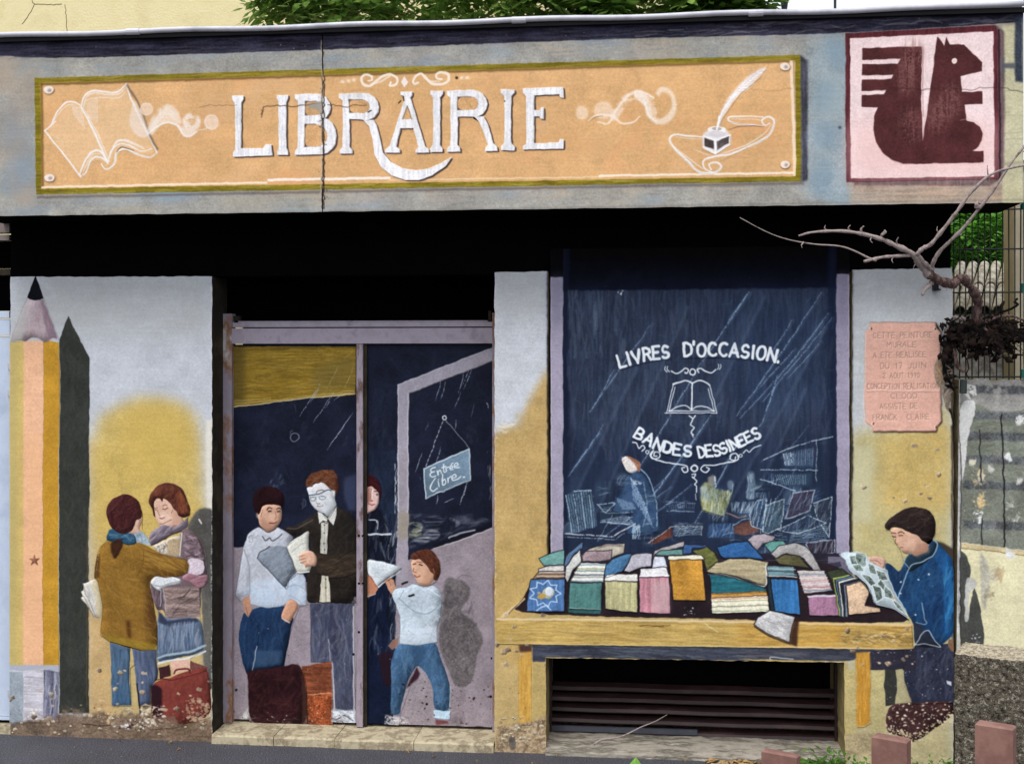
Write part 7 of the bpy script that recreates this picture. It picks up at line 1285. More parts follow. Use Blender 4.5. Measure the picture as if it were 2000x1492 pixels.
z3, z4 = U(700, 629.5, DP)[2], U(700, 638.5, DP)[2]
MB().box(b - .02, c, DP + .004, DP + .05, z4, z3).make('transom', m_lilac, frame)
z5 = U(700, 626.5, DP)[2]
MB().box(U(464, 900, DP)[0], U(952, 900, DP)[0], DP + .01, DP + .05, z3 + .0015, z5).make('glazing_bead', m_lilac, frame)
MB().box(U(453, 900, DP)[0], U(466, 900, DP)[0], DP + .012, DP + .05, z5 + .002, U(700, 616, DP)[2]).make('frame_block', m_jamb, frame)
MB().box(U(953, 900, DP)[0], U(959, 900, DP)[0], DP + .012, DP + .05, z5 - .01, U(700, 608, DP)[2]).make('frame_block', m_jamb, frame)
fl = MB().box(U(405, 900, DP)[0], U(980, 900, DP)[0], DP + .052, DP + .06, z4, ztop + .2).make('fanlight_pane', m_glass, frame)
MB().box(xl, xr, DP + .30, DP + .32, 0, ztop + .2).make('dark_inner_wall', m_hole, shop)
leaves = []
for (p0, p1, lab) in ((455.5, 697, 'left door leaf painted with a yellow blind, boy and man'), (711, 962.5, 'right door leaf painted with an open door, hanging sign and small boy')):
    x0, x1 = U(p0, 1000, DY)[0], U(p1, 1000, DY)[0]
    o = prism('door_leaf', [(x0, zd0 + .012), (x1, zd0 + .012), (x1, U(700, 673, DY)[2]), (x0, U(700, 673, DY)[2])], DY, DY + .04, [M_D, m_jamb], shop, Dd); o['label'] = lab; leaves.append(o)
xm = U(704, 1000, DY)[0]
put_cuts(Dd, M_D, lambda x, z: leaves[0] if x < xm else leaves[1], .001)
x0, x1 = U(697.5, 1000, DP)[0], U(709.5, 1000, DP)[0]
ast = MB().box(x0, x1, DP - .014, DP + .034, zd0, z2 - .002).make('door_astragal', m_astr, leaves[0])
x2 = U(716, 1000, DP)[0]; MB().box(x1 + .001, x2, DP + .004, DP + .034, zd0, z2 - .002).make('door_rebate', m_jamb, leaves[1])
for py in (1046, 1139, 1234): x, _, z = U(701, py, DP - .015); MB().tube([(x, DP - .015, z), (x, DP - .004, z)], .0065, 10).make('bolt_hole', m_hole, ast)
for py in (1046, 1139): x, _, z = U(708, py, DP - .015); MB().tube([(x, DP - .016, z), (x, DP - .004, z)], .005, 8).make('bolt_hole', m_hole, ast)
# threshold slabs
cuts_ = [416.6, 537, 656, 810, 965.3]
for i in range(4):
    x0, x1 = U(cuts_[i], 1440, 0)[0] + .0015, U(cuts_[i + 1], 1440, 0)[0] - .0015
    e = .004 * math.sin(i * 2.3)
    mb = MB(); n = 8; v = []
    for k in range(n + 1):
        x = x0 + (x1 - x0) * k / n; w_ = rg.uniform(-.003, .003) + e
        v += [(x, -.028 + w_, -.01), (x, -.028 + w_, ZT - .012), (x, -.020 + w_, ZT - .002 + rg.uniform(-.002, .001)), (x, DP + .06, ZT + e * .3)]
    f = [(k * 4 + j, (k + 1) * 4 + j, (k + 1) * 4 + j + 1, k * 4 + j + 1) for k in range(n) for j in range(3)] + [(0, 1, 2, 3), (n * 4 + 3, n * 4 + 2, n * 4 + 1, n * 4)]
    obj('threshold_slab', v, f, m_stone, shop)
# cellar opening with louvres
gx0, gx1 = U(1066.5, 1350, 0)[0], U(1648.5, 1350, 0)[0]; gz1 = U(1350, 1289, 0)[2]; GD = .23
MB().box(gx0 - .02, gx1 + .02, .485, .5, 0, gz1 + .1).make('cellar_back', m_hole, shop)
grille = MB().box(gx0 + .0, gx0 + .012, GD - .01, GD + .04, .02, gz1 + .03).make('louvre_frame', m_slat, shop); MB().box(gx1 - .012, gx1, GD - .01, GD + .04, .02, gz1 + .03).make('side_rail', m_slat, grille)
ys_ = [1439, 1417.5, 1396, 1375, 1354]
for k, py in enumerate(ys_):
    z = U(1350, py, GD)[2]
    h = .034; v = []; x0, x1 = gx0 + .0125, gx1 - .0125
    prof = [(GD + .03, z - .003), (GD, z - .001), (GD - .002, z + .004), (GD + .006, z + h * .55), (GD + .045, z + h), (GD + .05, z + h - .004)]
    nn = len(prof); n = 12
    for i in range(n + 1):
        x = x0 + (x1 - x0) * i / n; wob = .0016 * math.sin(i * 1.3 + k)
        v += [(x, y + wob, zz + wob * .6) for y, zz in prof]
    f = [(i * nn + j, (i + 1) * nn + j, (i + 1) * nn + (j + 1) % nn, i * nn + (j + 1) % nn) for i in range(n) for j in range(nn)] + [tuple(range(nn))[::-1], tuple(range(n * nn, n * nn + nn))]
    obj('louvre_slat', v, f, m_slat, grille)
MB().box(gx0 + .013, U(1362, 1440, GD)[0], GD - .008, GD + .012, .052, .078).make('grey_strip', m_greybar, grille)
# weathered sill under the louvres
v = []; n = 40
for i in range(n + 1):
    x = gx0 - .001 + (gx1 - gx0 + .002) * i / n; q = [rg.uniform(-.004, .004) for _ in range(5)]
    v += [(x, -.03 + q[0], -.01), (x, -.028 + q[1], .018 + q[1]), (x, -.005 + q[2], .034 + q[2]), (x, .10, .042 + q[3]), (x, .47, .046)]
f = [(i * 5 + j, (i + 1) * 5 + j, (i + 1) * 5 + j + 1, i * 5 + j + 1) for i in range(n) for j in range(4)]
obj('weathered_sill', v, f, m_sill, shop)
# ---------- garage front at the left edge ----------
m_gar = mat('pale_blue_door_paint', [(186, 200, 222), (196, 208, 228), (176, 190, 212)], 5, .45, 80, .1)
m_garb = mat('dull_pink_render', [(150, 132, 128), (130, 120, 116)], 8, .8)
GY = .05
gar = thing('garage_door', 'pale blue garage door at the left edge beside the pencil pier', 'door', U(10, 1405, GY))
def gb(name, x0, x1, yt, yb, y0, y1, m, par=gar):
    a, b = U(x0, 900, GY)[0], U(x1, 900, GY)[0]; return MB().box(a, b, y0, y1, U(10, yb, GY)[2], U(10, yt, GY)[2]).make(name, m, par)
gb('wall_band', -60, 19.8, 426, 455, GY - .01, GY + .06, m_garb); gb('frame_rail', -60, 20, 459, 470, GY - .012, GY + .06, m_garb)
gb('window_pane', -60, 18, 471, 524, GY + .02, GY + .03, m_glass); gb('frame_rail', -60, 20, 525, 537, GY, GY + .06, m_jamb); gb('window_pane', -60, 18, 538, 607, GY + .02, GY + .03, m_glass)
gb('frame_rail', -60, 19.5, 608, 621, GY - .008, GY + .05, m_gar); gb('frame_rail', -60, 19.5, 623, 655, GY - .002, GY + .05, m_gar); gb('door_panel', -60, 19, 657, 1398, GY + .004, GY + .05, m_gar); gb('bottom_rail', -60, 19.4, 1399, 1405, GY - .004, GY + .05, m_gar)
for py in (715, 768, 1352): gb('hinge', 15.5, 19.9, py - 6, py + 6, GY - .006, GY + .003, m_gut)
gb('joint_shadow_strip', -60, 19, 1407, 1410, GY, GY + .05, m_hole)
gb('concrete_step', -60, 30, 1411, 1500, GY - .04, GY + .3, m_stone)
# ---------- garden wall and fence on the right ----------
gw_x0, gw_x1 = U(1866, 900, RY)[0], U(2300, 900, RY)[0]; gw_z = U(1930, 741, RY)[2]
top = [(gw_x1, gw_z)]; k = 0; x = gw_x1
while x > gw_x0 + .02: x -= .022; top.append((max(x, gw_x0), gw_z + rg.uniform(-.012, .004)))
garden = prism('garden_wall', [(gw_x0, -.02), (gw_x1, -.02)] + top, RY, RY + .22, [M_R, m_stone], None, R)
tag(garden, 'flaking garden wall with painted blinds and cream base right of the shop', 'wall')
m_wire = mat('dark_green_wire', [(22, 34, 30), (30, 40, 36)], 20, .5, spec=.4); m_clamp = mat('green_plastic', [(24, 84, 76), (34, 104, 92)], 20, .4)
m_wpost = mat('pale_post', [(206, 204, 196), (186, 184, 178)], 10, .5)
FYY = .10
fence = thing('mesh_fence', 'dark green welded mesh fence on top of the garden wall', 'fence', U(1930, 741, FYY))
for k in range(24):
    px = 1863 + 11.9 * k; a = U(px, 409 - .07 * (px - 1860), FYY); b = U(px, 742, FYY); b = (a[0] + rg.uniform(-.003, .003), FYY, b[2])
    MB().tube([a, ((a[0] + b[0]) / 2 + rg.uniform(-.002, .002), FYY, (a[2] + b[2]) / 2), b], .0034, 6).make('vertical_wire', m_wire, fence)
for py in (411, 488, 572, 654, 736):
    a = U(1858, py, FYY); b = U(2140, py, FYY); MB().tube([(a[0], FYY - .006, a[2]), (b[0], FYY - .006, a[2] + .002)], .0042, 6).make('horizontal_wire', m_wire, fence)
x = U(1997, 600, FYY)[0]; zt_ = U(1997, 398, FYY)[2]
post = MB().box(x + .000, x + .045, FYY - .05, FYY - .008, gw_z - .02, zt_).make('fence_post', m_wpost, fence)
for py in (402, 563, 730):
    a = U(1994, py, FYY - .06); v = MB()
    v.tube([(a[0] + .008, FYY - .085, a[2] - .022), (a[0] + .008, FYY - .085, a[2] + .022)], .014, 10).make('fence_clamp', m_clamp, fence)
a = U(1826, 556, -.01); MB().box(a[0] - .012, a[0] + .014, -.03, -.002, a[2] - .03, a[2] + .03).make('wall_bracket', m_drip, fence)
b = U(1860, 571, FYY); MB().tube([(a[0], -.03, a[2] - .02), (b[0], FYY - .01, b[2])], .004, 6).make('bracket_rod', m_drip, fence)
a = U(1880, 750, RY - .03); MB().tube([(a[0], RY - .04, a[2] - .045), (a[0] + .005, RY - .03, a[2] + .02)], .017, 9).make('fence_clamp', m_wire, fence)
# ---------- gnarled vine ----------
m_bark = mat('dry_vine_bark', [(96, 74, 70), (70, 50, 46), (124, 102, 96), (46, 32, 30)], 45, .95, 120, 1.0, .012, sc=(1, 1, .5)); m_twig = mat('pale_twig_bark', [(132, 114, 110), (164, 150, 146), (100, 82, 78)], 40, .8, 160, .4, .002)
m_dead = mat('black_dead_leaf', [(16, 13, 13), (44, 34, 30), (10, 9, 10), (30, 24, 22)], 16, .9, spec=.1)
K = Zm(1640, 380, .3485); Cz = Zm(1240, 0, .38)
def V3(z, pts):
    out_ = []
    for x, y, Y in pts: (px, py), = z([(x, y)]) if z else ((x, y),); out_.append(U(px, py, Y))
    return out_
def sm3(P, k=4):
    P = [Vector(p) for p in P]; Q = [2 * P[0] - P[1]] + P + [2 * P[-1] - P[-2]]; o = []
    for i in range(1, len(Q) - 2):
        a, b, c, d = Q[i - 1:i + 3]
        for j in range(k):
            t = j / k; o.append(.5 * (2 * b + (c - a) * t + (2 * a - 5 * b + 4 * c - d) * t * t + (3 * b - a - 3 * c + d) * t ** 3))
    return [tuple(v) for v in o] + [tuple(P[-1])]
vine = thing('vine', 'gnarled bare vine hanging over the fence with branches across the shop', 'vine', U(1930, 741, -.02))
def branch(name, P, r0, r1, m, par=vine, kn=.12, n=8):
    P = sm3(P); m_ = len(P); R_ = [(r0 + (r1 - r0) * i / (m_ - 1)) * (1 + kn * math.sin(i * 1.9) + kn * 1.3 * rg.uniform(-1, 1)) for i in range(m_)]
    return MB().tube(P, R_, n).make(name, m, par, smooth=True)
tr = branch('trunk', V3(K, [(800, 760, -.02), (770, 690, -.03), (775, 600, -.06), (735, 520, -.12), (680, 465, -.16), (640, 500, -.18), (580, 490, -.2), (530, 465, -.22), (490, 440, -.24)]), .019, .024, m_bark, kn=.2)
branch('branch', V3(K, [(500, 455, -.23), (460, 400, -.26), (430, 360, -.3), (395, 325, -.33), (300, 280, -.36), (230, 250, -.38), (120, 220, -.4), (0, 205, -.42), (-150, 212, -.43), (-230, 232, -.43)]), .019, .004, m_twig)
branch('branch', V3(K, [(520, 420, -.24), (480, 390, -.28), (440, 345, -.31), (442, 325, -.33), (470, 300, -.34), (510, 280, -.35), (560, 220, -.37), (640, 120, -.4), (720, 10, -.43), (800, -75, -.45), (890, -130, -.47), (1040, -165, -.5)]), .013, .0055, m_twig)
branch('branch', V3(K, [(515, 420, -.24), (525, 380, -.28), (560, 320, -.31), (620, 260, -.35), (700, 180, -.38), (780, 80, -.42), (860, -20, -.45), (950, -160, -.48), (1060, -300, -.5)]), .011, .005, m_twig)
branch('branch', V3(K, [(400, 340, -.32), (330, 345, -.34), (250, 350, -.37), (190, 362, -.39), (135, 376, -.4)]), .008, .007, m_twig); branch('branch', V3(K, [(205, 372, -.39), (150, 350, -.4), (90, 320, -.41), (0, 290, -.43), (-150, 278, -.44), (-300, 250, -.45), (-420, 205, -.46), (-560, 130, -.46)]), .0055, .0016, m_twig)
for q in ([(235, 250, -.38), (235, 225, -.39), (255, 205, -.4)], [(235, 228, -.39), (258, 212, -.4), (250, 200, -.4)], [(122, 222, -.4), (120, 195, -.41), (135, 178, -.42)], [(772, 70, -.42), (768, 55, -.43), (775, 40, -.43)], [(520, 490, -.2), (500, 510, -.22), (480, 530, -.23), (462, 565, -.24)]): branch('twig', V3(K, q), .0065 if q[0][0] < 500 else .012, .003 if q[0][0] < 500 else .007, m_twig)
branch('branch', V3(Cz, [(1815, 900, -.47), (1812, 870, -.48), (1812, 850, -.48)]), .003, .0015, m_twig)
for q in ([(330, 292, -.355), (318, 262, -.37), (330, 240, -.38)], [(60, 208, -.41), (48, 188, -.42), (60, 172, -.42)], [(-60, 208, -.425), (-84, 190, -.43), (-80, 172, -.43)], [(180, 235, -.39), (172, 256, -.4), (184, 272, -.4)], [(600, 170, -.385), (622, 158, -.39), (640, 160, -.39)], [(560, 222, -.37), (545, 200, -.38), (548, 180, -.38)], [(650, 226, -.36), (676, 226, -.37), (690, 214, -.37)], [(300, 348, -.35), (292, 368, -.36), (300, 384, -.36)], [(-200, 268, -.445), (-214, 284, -.45), (-210, 300, -.45)], [(440, 380, -.28), (420, 396, -.29), (412, 416, -.29)], [(600, 498, -.19), (604, 520, -.2), (596, 540, -.2)], [(690, 470, -.16), (706, 446, -.17), (704, 424, -.17)], [(745, 548, -.1), (768, 536, -.1), (790, 540, -.1)]):
    branch('twig', V3(K, q), .0042, .0012, m_twig, n=6, kn=.2)
for q in ([(700, 700, -.02), (640, 690, -.04), (600, 760, -.02), (590, 860, 0)], [(790, 700, -.04), (820, 760, -.05), (870, 800, -.03), (880, 920, 0)], [(920, 600, .0), (880, 680, -.03), (860, 760, -.04), (900, 850, -.02), (960, 890, 0), (1030, 900, 0)], [(760, 780, -.03), (850, 700, -.04), (960, 680, -.04), (1060, 720, -.03)], [(830, 720, -.05), (840, 860, -.03), (880, 930, -.02)], [(600, 820, -.02), (580, 920, -.01), (600, 1010, -.01), (640, 1100, 0)], [(1030, 800, -.02), (920, 840, -.03), (860, 930, -.01)], [(640, 860, -.02), (660, 960, -.02), (700, 990, -.01), (720, 920, -.02)]):
    branch('stem', V3(K, q), rg.uniform(.006, .012), .004, rg.choice([m_bark, m_twig, m_dead, m_dead]))
mb = MB()
for k in range(110):
    cx = rg.gauss(830, 125); cy = rg.gauss(790, 50) + .02 * (cx - 800); P = [(cx, cy, rg.uniform(-.08, .08))]
    for j in range(4): P.append((P[-1][0] + rg.gauss(0, 34), P[-1][1] + rg.gauss(0, 26), P[-1][2] + rg.gauss(0, .02)))
    if min(p[0] for p in P) > 560: mb.tube(sm3(V3(K, P), 2), rg.choice([.0015, .002, .003, .006]), 5)
def leafquad(mb, c, r, ang, tilt, w=.45):
    d = Vector((math.cos(ang) * math.cos(tilt), rg.uniform(-.5, .5), math.sin(ang))) ; d.normalize(); s = d.cross(Vector((rg.uniform(-.4, .4), -1, rg.uniform(-.4, .4)))).normalized() * w
    c = Vector(c); a = c - d * r * .5; b = c + d * r * .5; m1 = c + s * r * .5; m2 = c - s * r * .5; q = c + Vector((0, -.12 * r, 0))
    mb.add([tuple(a), tuple(m1), tuple(b), tuple(m2), tuple(q)], [(0, 1, 4), (1, 2, 4), (2, 3, 4), (3, 0, 4)])
for k in range(380):
    cx = rg.gauss(800, 115); cy = rg.gauss(800, 44)
    if cx > 570: (px, py), = K([(cx, cy)]); leafquad(mb, U(px, py, rg.uniform(-.08, .09)), rg.uniform(.02, .065), rg.uniform(0, 6.28), rg.uniform(-.6, .6), .6)
for k in range(60):
    (px, py), = K([(rg.gauss(610, 26), rg.uniform(730, 1080))]); leafquad(mb, U(px, py, rg.uniform(-.04, .02)), rg.uniform(.02, .05), rg.uniform(0, 6.28), 0, .5)
o = mb.make('dead_tangle', m_dead, vine); o['kind'] = 'stuff'
# ---------- things behind ----------
def leafmat(name, c1, c2, c3):
    m, n, l, b = mat_nodes(name)
    t = noise(n, l, 9, 3, .6); r = ramp(n, l, t.outputs['Fac'], [(.3, lin(c1)), (.5, lin(c2)), (.7, lin(c3))]); l.new(r.outputs[0], b.inputs['Base Color'])
    b.inputs['Roughness'].default_value = .5; b.inputs['Specular IOR Level'].default_value = .3
    tr_ = n.new('ShaderNodeBsdfTranslucent'); l.new(r.outputs[0], tr_.inputs['Color']); ms = n.new('ShaderNodeMixShader'); ms.inputs[0].default_value = .4
    l.new(b.outputs[0], ms.inputs[1]); l.new(tr_.outputs[0], ms.inputs[2]); l.new(ms.outputs[0], n['Material Output'].inputs['Surface']); return m
m_leaf = leafmat('tree_leaf', (58, 92, 40), (104, 142, 62), (160, 186, 92)); m_leaf2 = leafmat('hedge_leaf', (60, 120, 40), (104, 168, 60), (160, 206, 96))
m_trunk = mat('tree_bark', [(70, 62, 52), (92, 82, 70)], 12, .9)
def sprays(mb, centre, n, size, gen, leaflets=9, lw=.26, droop=.25):
    for k in range(n):
        c = Vector(gen()); az = gen.rg.uniform(0, 6.283); el = gen.rg.uniform(-.5, .35); L = size * gen.rg.uniform(.6, 1.3)
        d = Vector((math.cos(az) * math.cos(el), math.sin(az) * math.cos(el), math.sin(el))); side = d.cross(Vector((0, 0, 1))).normalized(); up = side.cross(d)
        for j in range(leaflets):
            t = (j // 2 + 1) / (leaflets / 2); sg = -1 if j % 2 else 1
            p = c + d * L * t - Vector((0, 0, 1)) * droop * L * t * t
            if j == leaflets - 1: dd = d
            else: dd = (side * sg * .85 + d * .5 - up * .15 + Vector((gen.rg.uniform(-.2, .2), gen.rg.uniform(-.2, .2), gen.rg.uniform(-.25, .15)))).normalized()
            l_ = L * .42 * (1 - .35 * abs(t - .5)); w_ = l_ * lw; nn = dd.cross(up).normalized(); q = p + dd * l_ * .45
            mb.add([tuple(p), tuple(q + nn * w_ - up * .15 * w_), tuple(p + dd * l_ - Vector((0, 0, .12 * l_))), tuple(q - nn * w_ - up * .15 * w_)], [(0, 1, 2), (0, 2, 3)])
class Gen:
    def __init__(s, blobs, seed): s.b = blobs; s.rg = random.Random(seed)
    def __call__(s):
        x, y, z, rx, ry, rz = s.rg.choice(s.b)
        while True:
            a, b, c = (s.rg.uniform(-1, 1) for _ in range(3)); q = a * a + b * b + c * c
            if .25 < q < 1: return (x + a * rx, y + b * ry, z + c * rz)
TY = 4.2
def tb(px, py, rx, ry, rz, Y=TY): x, _, z = U(px, py, Y); return (x, Y, z, rx, ry, rz)
tree = thing('tree', 'green leafy tree rising behind the flat roof in front of the cream house', 'tree', (U(1000, 100, TY)[0], TY, 0))
g1 = Gen([tb(640, 8, .42, .5, .2), tb(560, -8, .25, .3, .1), tb(720, 10, .5, .5, .32), tb(830, 0, .55, .6, .4), tb(950, 0, .55, .6, .4), tb(1070, 5, .5, .5, .34), tb(1150, -20, .5, .5, .3), tb(1180, 22, .28, .4, .12), tb(1330, 30, .22, .3, .06), tb(1380, 0, .3, .4, .16), tb(1440, 14, .18, .3, .13), tb(1000, -170, 1.6, 1.2, .7), tb(1300, -110, .8, .8, .4), tb(760, -130, .9, .9, .5), tb(1430, -60, .35, .5, .2)], 3)
mb = MB(); sprays(mb, None, 1500, .30, g1); cr = mb.make('crown', m_leaf, tree)
tx = tree.location.x; mb = MB(); mb.tube([(tx, TY, 0), (tx + .03, TY, 1.5), (tx - .04, TY, 3.0), (tx, TY, 4.2)], [.16, .14, .12, .09], 12)
mb.make('trunk', m_trunk, tree)
for x, z, h in ((-1.8, 4.4, 3.2), (-1, 4.3, 3.2), (.9, 4.3, 3.2), (1.8, 4.5, 3.3), (.1, 5.4, 3.8)): MB().tube(sm3([(tx, TY, h), (tx + x * .4, TY + .1, h + (z - h) * .7), (tx + x, TY, z)]), [.06, .055, .05, .04, .035, .03, .025, .02, .015][:9], 8).make('limb', m_trunk, tree)
# cream house
house = thing('house', 'cream rendered house with hairline cracks behind the flat roof', 'house', (U(700, 0, 6)[0], 6, 0))
hx0, hx1 = U(-900, 0, 6)[0], U(1474, 0, 6)[0]
MB().box(hx0, hx1, 6, 12, 0, 9).make('wall', m_cream, house)
m_crack = mat('crack_shadow', [(120, 104, 76), (96, 84, 64)], 20, .9)
def hcrack(P, r=.006):
    Q = []
    for (a, b) in zip(P, P[1:]):
        for k in range(5): t = k / 5; Q.append(U(a[0] + (b[0] - a[0]) * t + rg.uniform(-1, 1), a[1] + (b[1] - a[1]) * t + rg.uniform(-1, 1), 5.9995))
    MB().tube(Q, r, 5).make('crack', m_crack, house)
A_ = Zm(0, 0, .33)
for P in ([(180, -60), (192, 15), (205, 28), (300, 30), (385, 28)], [(205, 28), (170, 90), (120, 160)], [(385, 28), (390, 90), (396, 170), (398, 230)]): hcrack(A_(P), .0035)
MB().box(U(1452, 0, 5.99)[0], hx1 + .03, 5.90, 5.985, 0, 9).make('downpipe', m_stone, house)
MB().box(hx0 - .3, hx1 + .3, 5.6, 12.4, 9, 9.3).make('roof', m_roofing, house)
# street lamp and thin mast against the sky
m_iron = mat('dark_iron', [(44, 44, 50), (60, 60, 66)], 8, .5, metal=.3)
LY = 12.0
lx, _, lz = U(1532, 12, LY)
lamp = thing('street_lamp', 'dark tapering street lamp standing against the white sky', 'street lamp', (lx, LY, 0))
MB().tube([(lx, LY, 0), (lx, LY, 2.5), (lx, LY, lz - .1), (lx, LY, lz + .05), (lx, LY, lz + .1)], [.06, .05, .035, .055, .075], 12).make('pole', m_iron, lamp)
mb = MB(); z0 = lz + .1; mb.tube([(lx, LY, z0), (lx, LY, z0 + .06), (lx, LY, z0 + .1)], [.075, .13, .14], 12); mb.tube([(lx, LY, z0 + .5), (lx, LY, z0 + .58), (lx, LY, z0 + .7)], [.2, .13, .02], 12); mb.make('lamp_cap', m_iron, lamp)
MB().tube([(lx, LY, z0 + .1), (lx, LY, z0 + .5)], [.13, .18], 12).make('lamp_glass', m_gut, lamp)
ax, _, az_ = U(1631, 10, 14)
tag(MB().tube([(ax, 14, 0), (ax, 14, 8.5)], .022, 8).make('mast', m_iron), 'thin grey mast beside the street lamp against the sky', 'mast')
# outbuilding with clay tiles, hedge and wall corner seen through the fence
m_tile = mat('pale_canal_tile', [(168, 160, 146), (132, 122, 108), (190, 184, 170), (100, 90, 80)], 14, .85, 90, .4); m_under = mat('dark_roof_underlay', [(60, 52, 46), (44, 38, 34)], 10, .9)
SY = 1.2
shed = thing('outbuilding', 'small outbuilding with pale clay channel tiles seen through the mesh fence', 'shed', (U(1930, 700, SY)[0], SY, 0))
zt0 = U(1930, 600, SY)[2]; zt1 = U(1930, 524, SY + .55)[2]
sx0 = U(1840, 600, SY)[0]; 
MB().add([(sx0, SY, zt0 - .03), (sx0 + 1.6, SY, zt0 - .03), (sx0 + 1.82, SY + .6, zt1 - .03), (sx0 + .22, SY + .6, zt1 - .03)], [(0, 1, 2, 3)]).make('roof_deck', m_under, shed)
MB().box(sx0, sx0 + 1.6, SY + .02, SY + .6, 0, zt0 - .04).make('wall', mat('grey_white_render', [(130, 128, 126), (170, 168, 166), (104, 100, 98), (196, 194, 190)], 7, .9), shed)
for k in range(22):
    x = sx0 + .04 + k * .070
    for r in range(2):
        ya, yb = SY - .03 + .3 * r, SY + .31 + .3 * r; za = zt0 + (zt1 - zt0) * (ya - SY) / .55; zb = zt0 + (zt1 - zt0) * (yb - SY) / .55; v = []; n = 8; ra, rb = .0345, .029; j = rg.uniform(-.004, .004)
        for (y, z, rad) in ((ya, za + .012 * r, ra), (yb, zb - .004, rb)):
            for q in range(n + 1): t = math.pi * q / n; v.append((x + j + (y - SY) * .37 + rad * math.cos(t), y, z + rad * .9 * math.sin(t)))
            for q in range(n + 1): t = math.pi * q / n; v.append((x + j + (y - SY) * .37 + (rad - .009) * math.cos(t), y, z - .003 + (rad - .009) * .9 * math.sin(t)))
        m1 = n + 1; f = [(q, q + 1, 2 * m1 + q + 1, 2 * m1 + q) for q in range(n)] + [(m1 + q + 1, m1 + q, 3 * m1 + q, 3 * m1 + q + 1) for q in range(n)] + [(q + 1, q, m1 + q, m1 + q + 1) for q in range(n)]
        obj('roof_tile', v, f, m_tile, shed, smooth=True)
g2 = Gen([(U(1880 + 45 * k, 430 + 10 * (k % 2), 2.6)[0], 2.6 + .3 * (k % 2), U(1900, 440, 2.6)[2] + .12 * ((k * 7) % 3 - 1), .3, .35, .42) for k in range(-2, 7)], 5)
mb = MB(); sprays(mb, None, 1100, .2, g2, 7, .2, .4); hx = U(1930, 500, 2.6)[0]
hedge = thing('hedge', 'bright green hedge behind the tiled outbuilding and fence', 'hedge', (hx, 2.7, 0)); mb.make('foliage', m_leaf2, hedge)
MB().box(hx - 1.2, hx + 1.4, 3.15, 3.3, 0, U(1900, 395, 3.2)[2] + .3).make('inner_foliage', mat('deep_hedge_green', [(20, 34, 14), (34, 52, 22)], 14, .9, 30, 1, .03), hedge)
for k in range(4): MB().tube([(hx - .9 + .6 * k, 2.7, 0), (hx - .85 + .6 * k, 2.75, 2.9)], [.03, .015], 7).make('stem', m_trunk, hedge)
nx0 = U(1975, 500, 1.0)[0]
tag(MB().box(nx0, nx0 + .09, .95, 1.15, 0, U(1985, 340, 1.0)[2]).make('gate_post', mat('beige_post_render', [(176, 166, 146), (156, 146, 126)], 8, .85)), 'plain beige square post standing behind the fence at the right edge', 'post')
# ---------- pebbledash block ----------
m_peb = mat('pebbledash', [(36, 32, 28), (70, 62, 52), (110, 102, 88), (44, 40, 34), (170, 162, 146), (60, 52, 44)], 60, .95, 90, 1.0, .012, detail=5, lo=.36, hi=.66)
blY = -1.25
c0 = U(1864, 1276, blY); ang = math.radians(-24)
def rot2(p, c, a): return (c[0] + p[0] * math.cos(a) - p[1] * math.sin(a), c[1] + p[0] * math.sin(a) + p[1] * math.cos(a))
mb = MB(); Lb, Db, Hb = 1.3, .24, c0[2]
import mathutils
def shell(L, D, H, c, a, nx, ny, nz, amp):
    v = []; f = []
    def grid(fn, n, m_):
        k = len(v)
        for j in range(m_ + 1):
            for i in range(n + 1):
                p = Vector(fn(i / n, j / m_)); q = mathutils.noise.noise_vector(p * 38) * amp + mathutils.noise.noise_vector(p * 9) * amp * .9; q2 = mathutils.noise.noise_vector(p * 90) * amp * .6
                p = p + q + q2; x, y = rot2((p.x, p.y), c, a); v.append((x, y, p.z))
        for j in range(m_):
            for i in range(n): t = k + j * (n + 1) + i; f.append((t, t + 1, t + n + 2, t + n + 1))
    grid(lambda s, t: (s * L, 0, t * H), nx, nz); grid(lambda s, t: (s * L, t * D, H), nx, ny); grid(lambda s, t: (0, D - s * D, t * H), ny, nz); grid(lambda s, t: (L, s * D, t * H), ny, nz)
    return v, f
v, f = shell(Lb, Db, Hb, (c0[0], c0[1]), ang, 170, 54, 100, .0045)
m_littop = mat('lit_cement_top', [(150, 140, 120), (196, 184, 160), (110, 100, 84), (214, 204, 182)], 50, .95, 90, 1.0, .01)  # same block, paler top: light from above put into its cement colour
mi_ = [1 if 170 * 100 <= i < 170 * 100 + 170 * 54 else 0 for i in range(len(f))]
tag(obj('pebbledash_block', v, f, [m_peb, m_littop], mi=mi_, loc=(c0[0], c0[1], 0)), 'rough pebbledash low wall end at the lower right corner', 'low wall')
# ---------- brown posts ----------
m_post = mat('terracotta_brown_paint', [(132, 98, 88), (140, 104, 94), (120, 86, 78), (134, 100, 90)], 9, .6, 110, .25)
m_posttop = m_post
def bpost(px, py, Y, wd, dp, a, lab):
    x, _, z = U(px, py, Y); v = []; b = .006
    for (ins, zz) in ((0, -.0), (0, z - b), (b, z)):
        for sx, sy in ((0, 0), (1, 0), (1, 1), (0, 1)):
            q = rot2((ins + sx * (wd - 2 * ins), ins + sy * (dp - 2 * ins)), (x, Y), a); v.append((q[0], q[1], zz))
    f = [(i, (i + 1) % 4, 4 + (i + 1) % 4, 4 + i) for i in range(4)] + [(4 + i, 4 + (i + 1) % 4, 8 + (i + 1) % 4, 8 + i) for i in range(4)] + [(8, 9, 10, 11)]
    o = obj('brown_post', v, f, m_post, loc=(x, Y, 0)); tag(o, lab, 'post', 'square brown posts in the foreground'); return o
bpost(1487, 1464, -2.05, .125, .035, math.radians(-27), 'lowest brown post, only its top showing below the louvres')
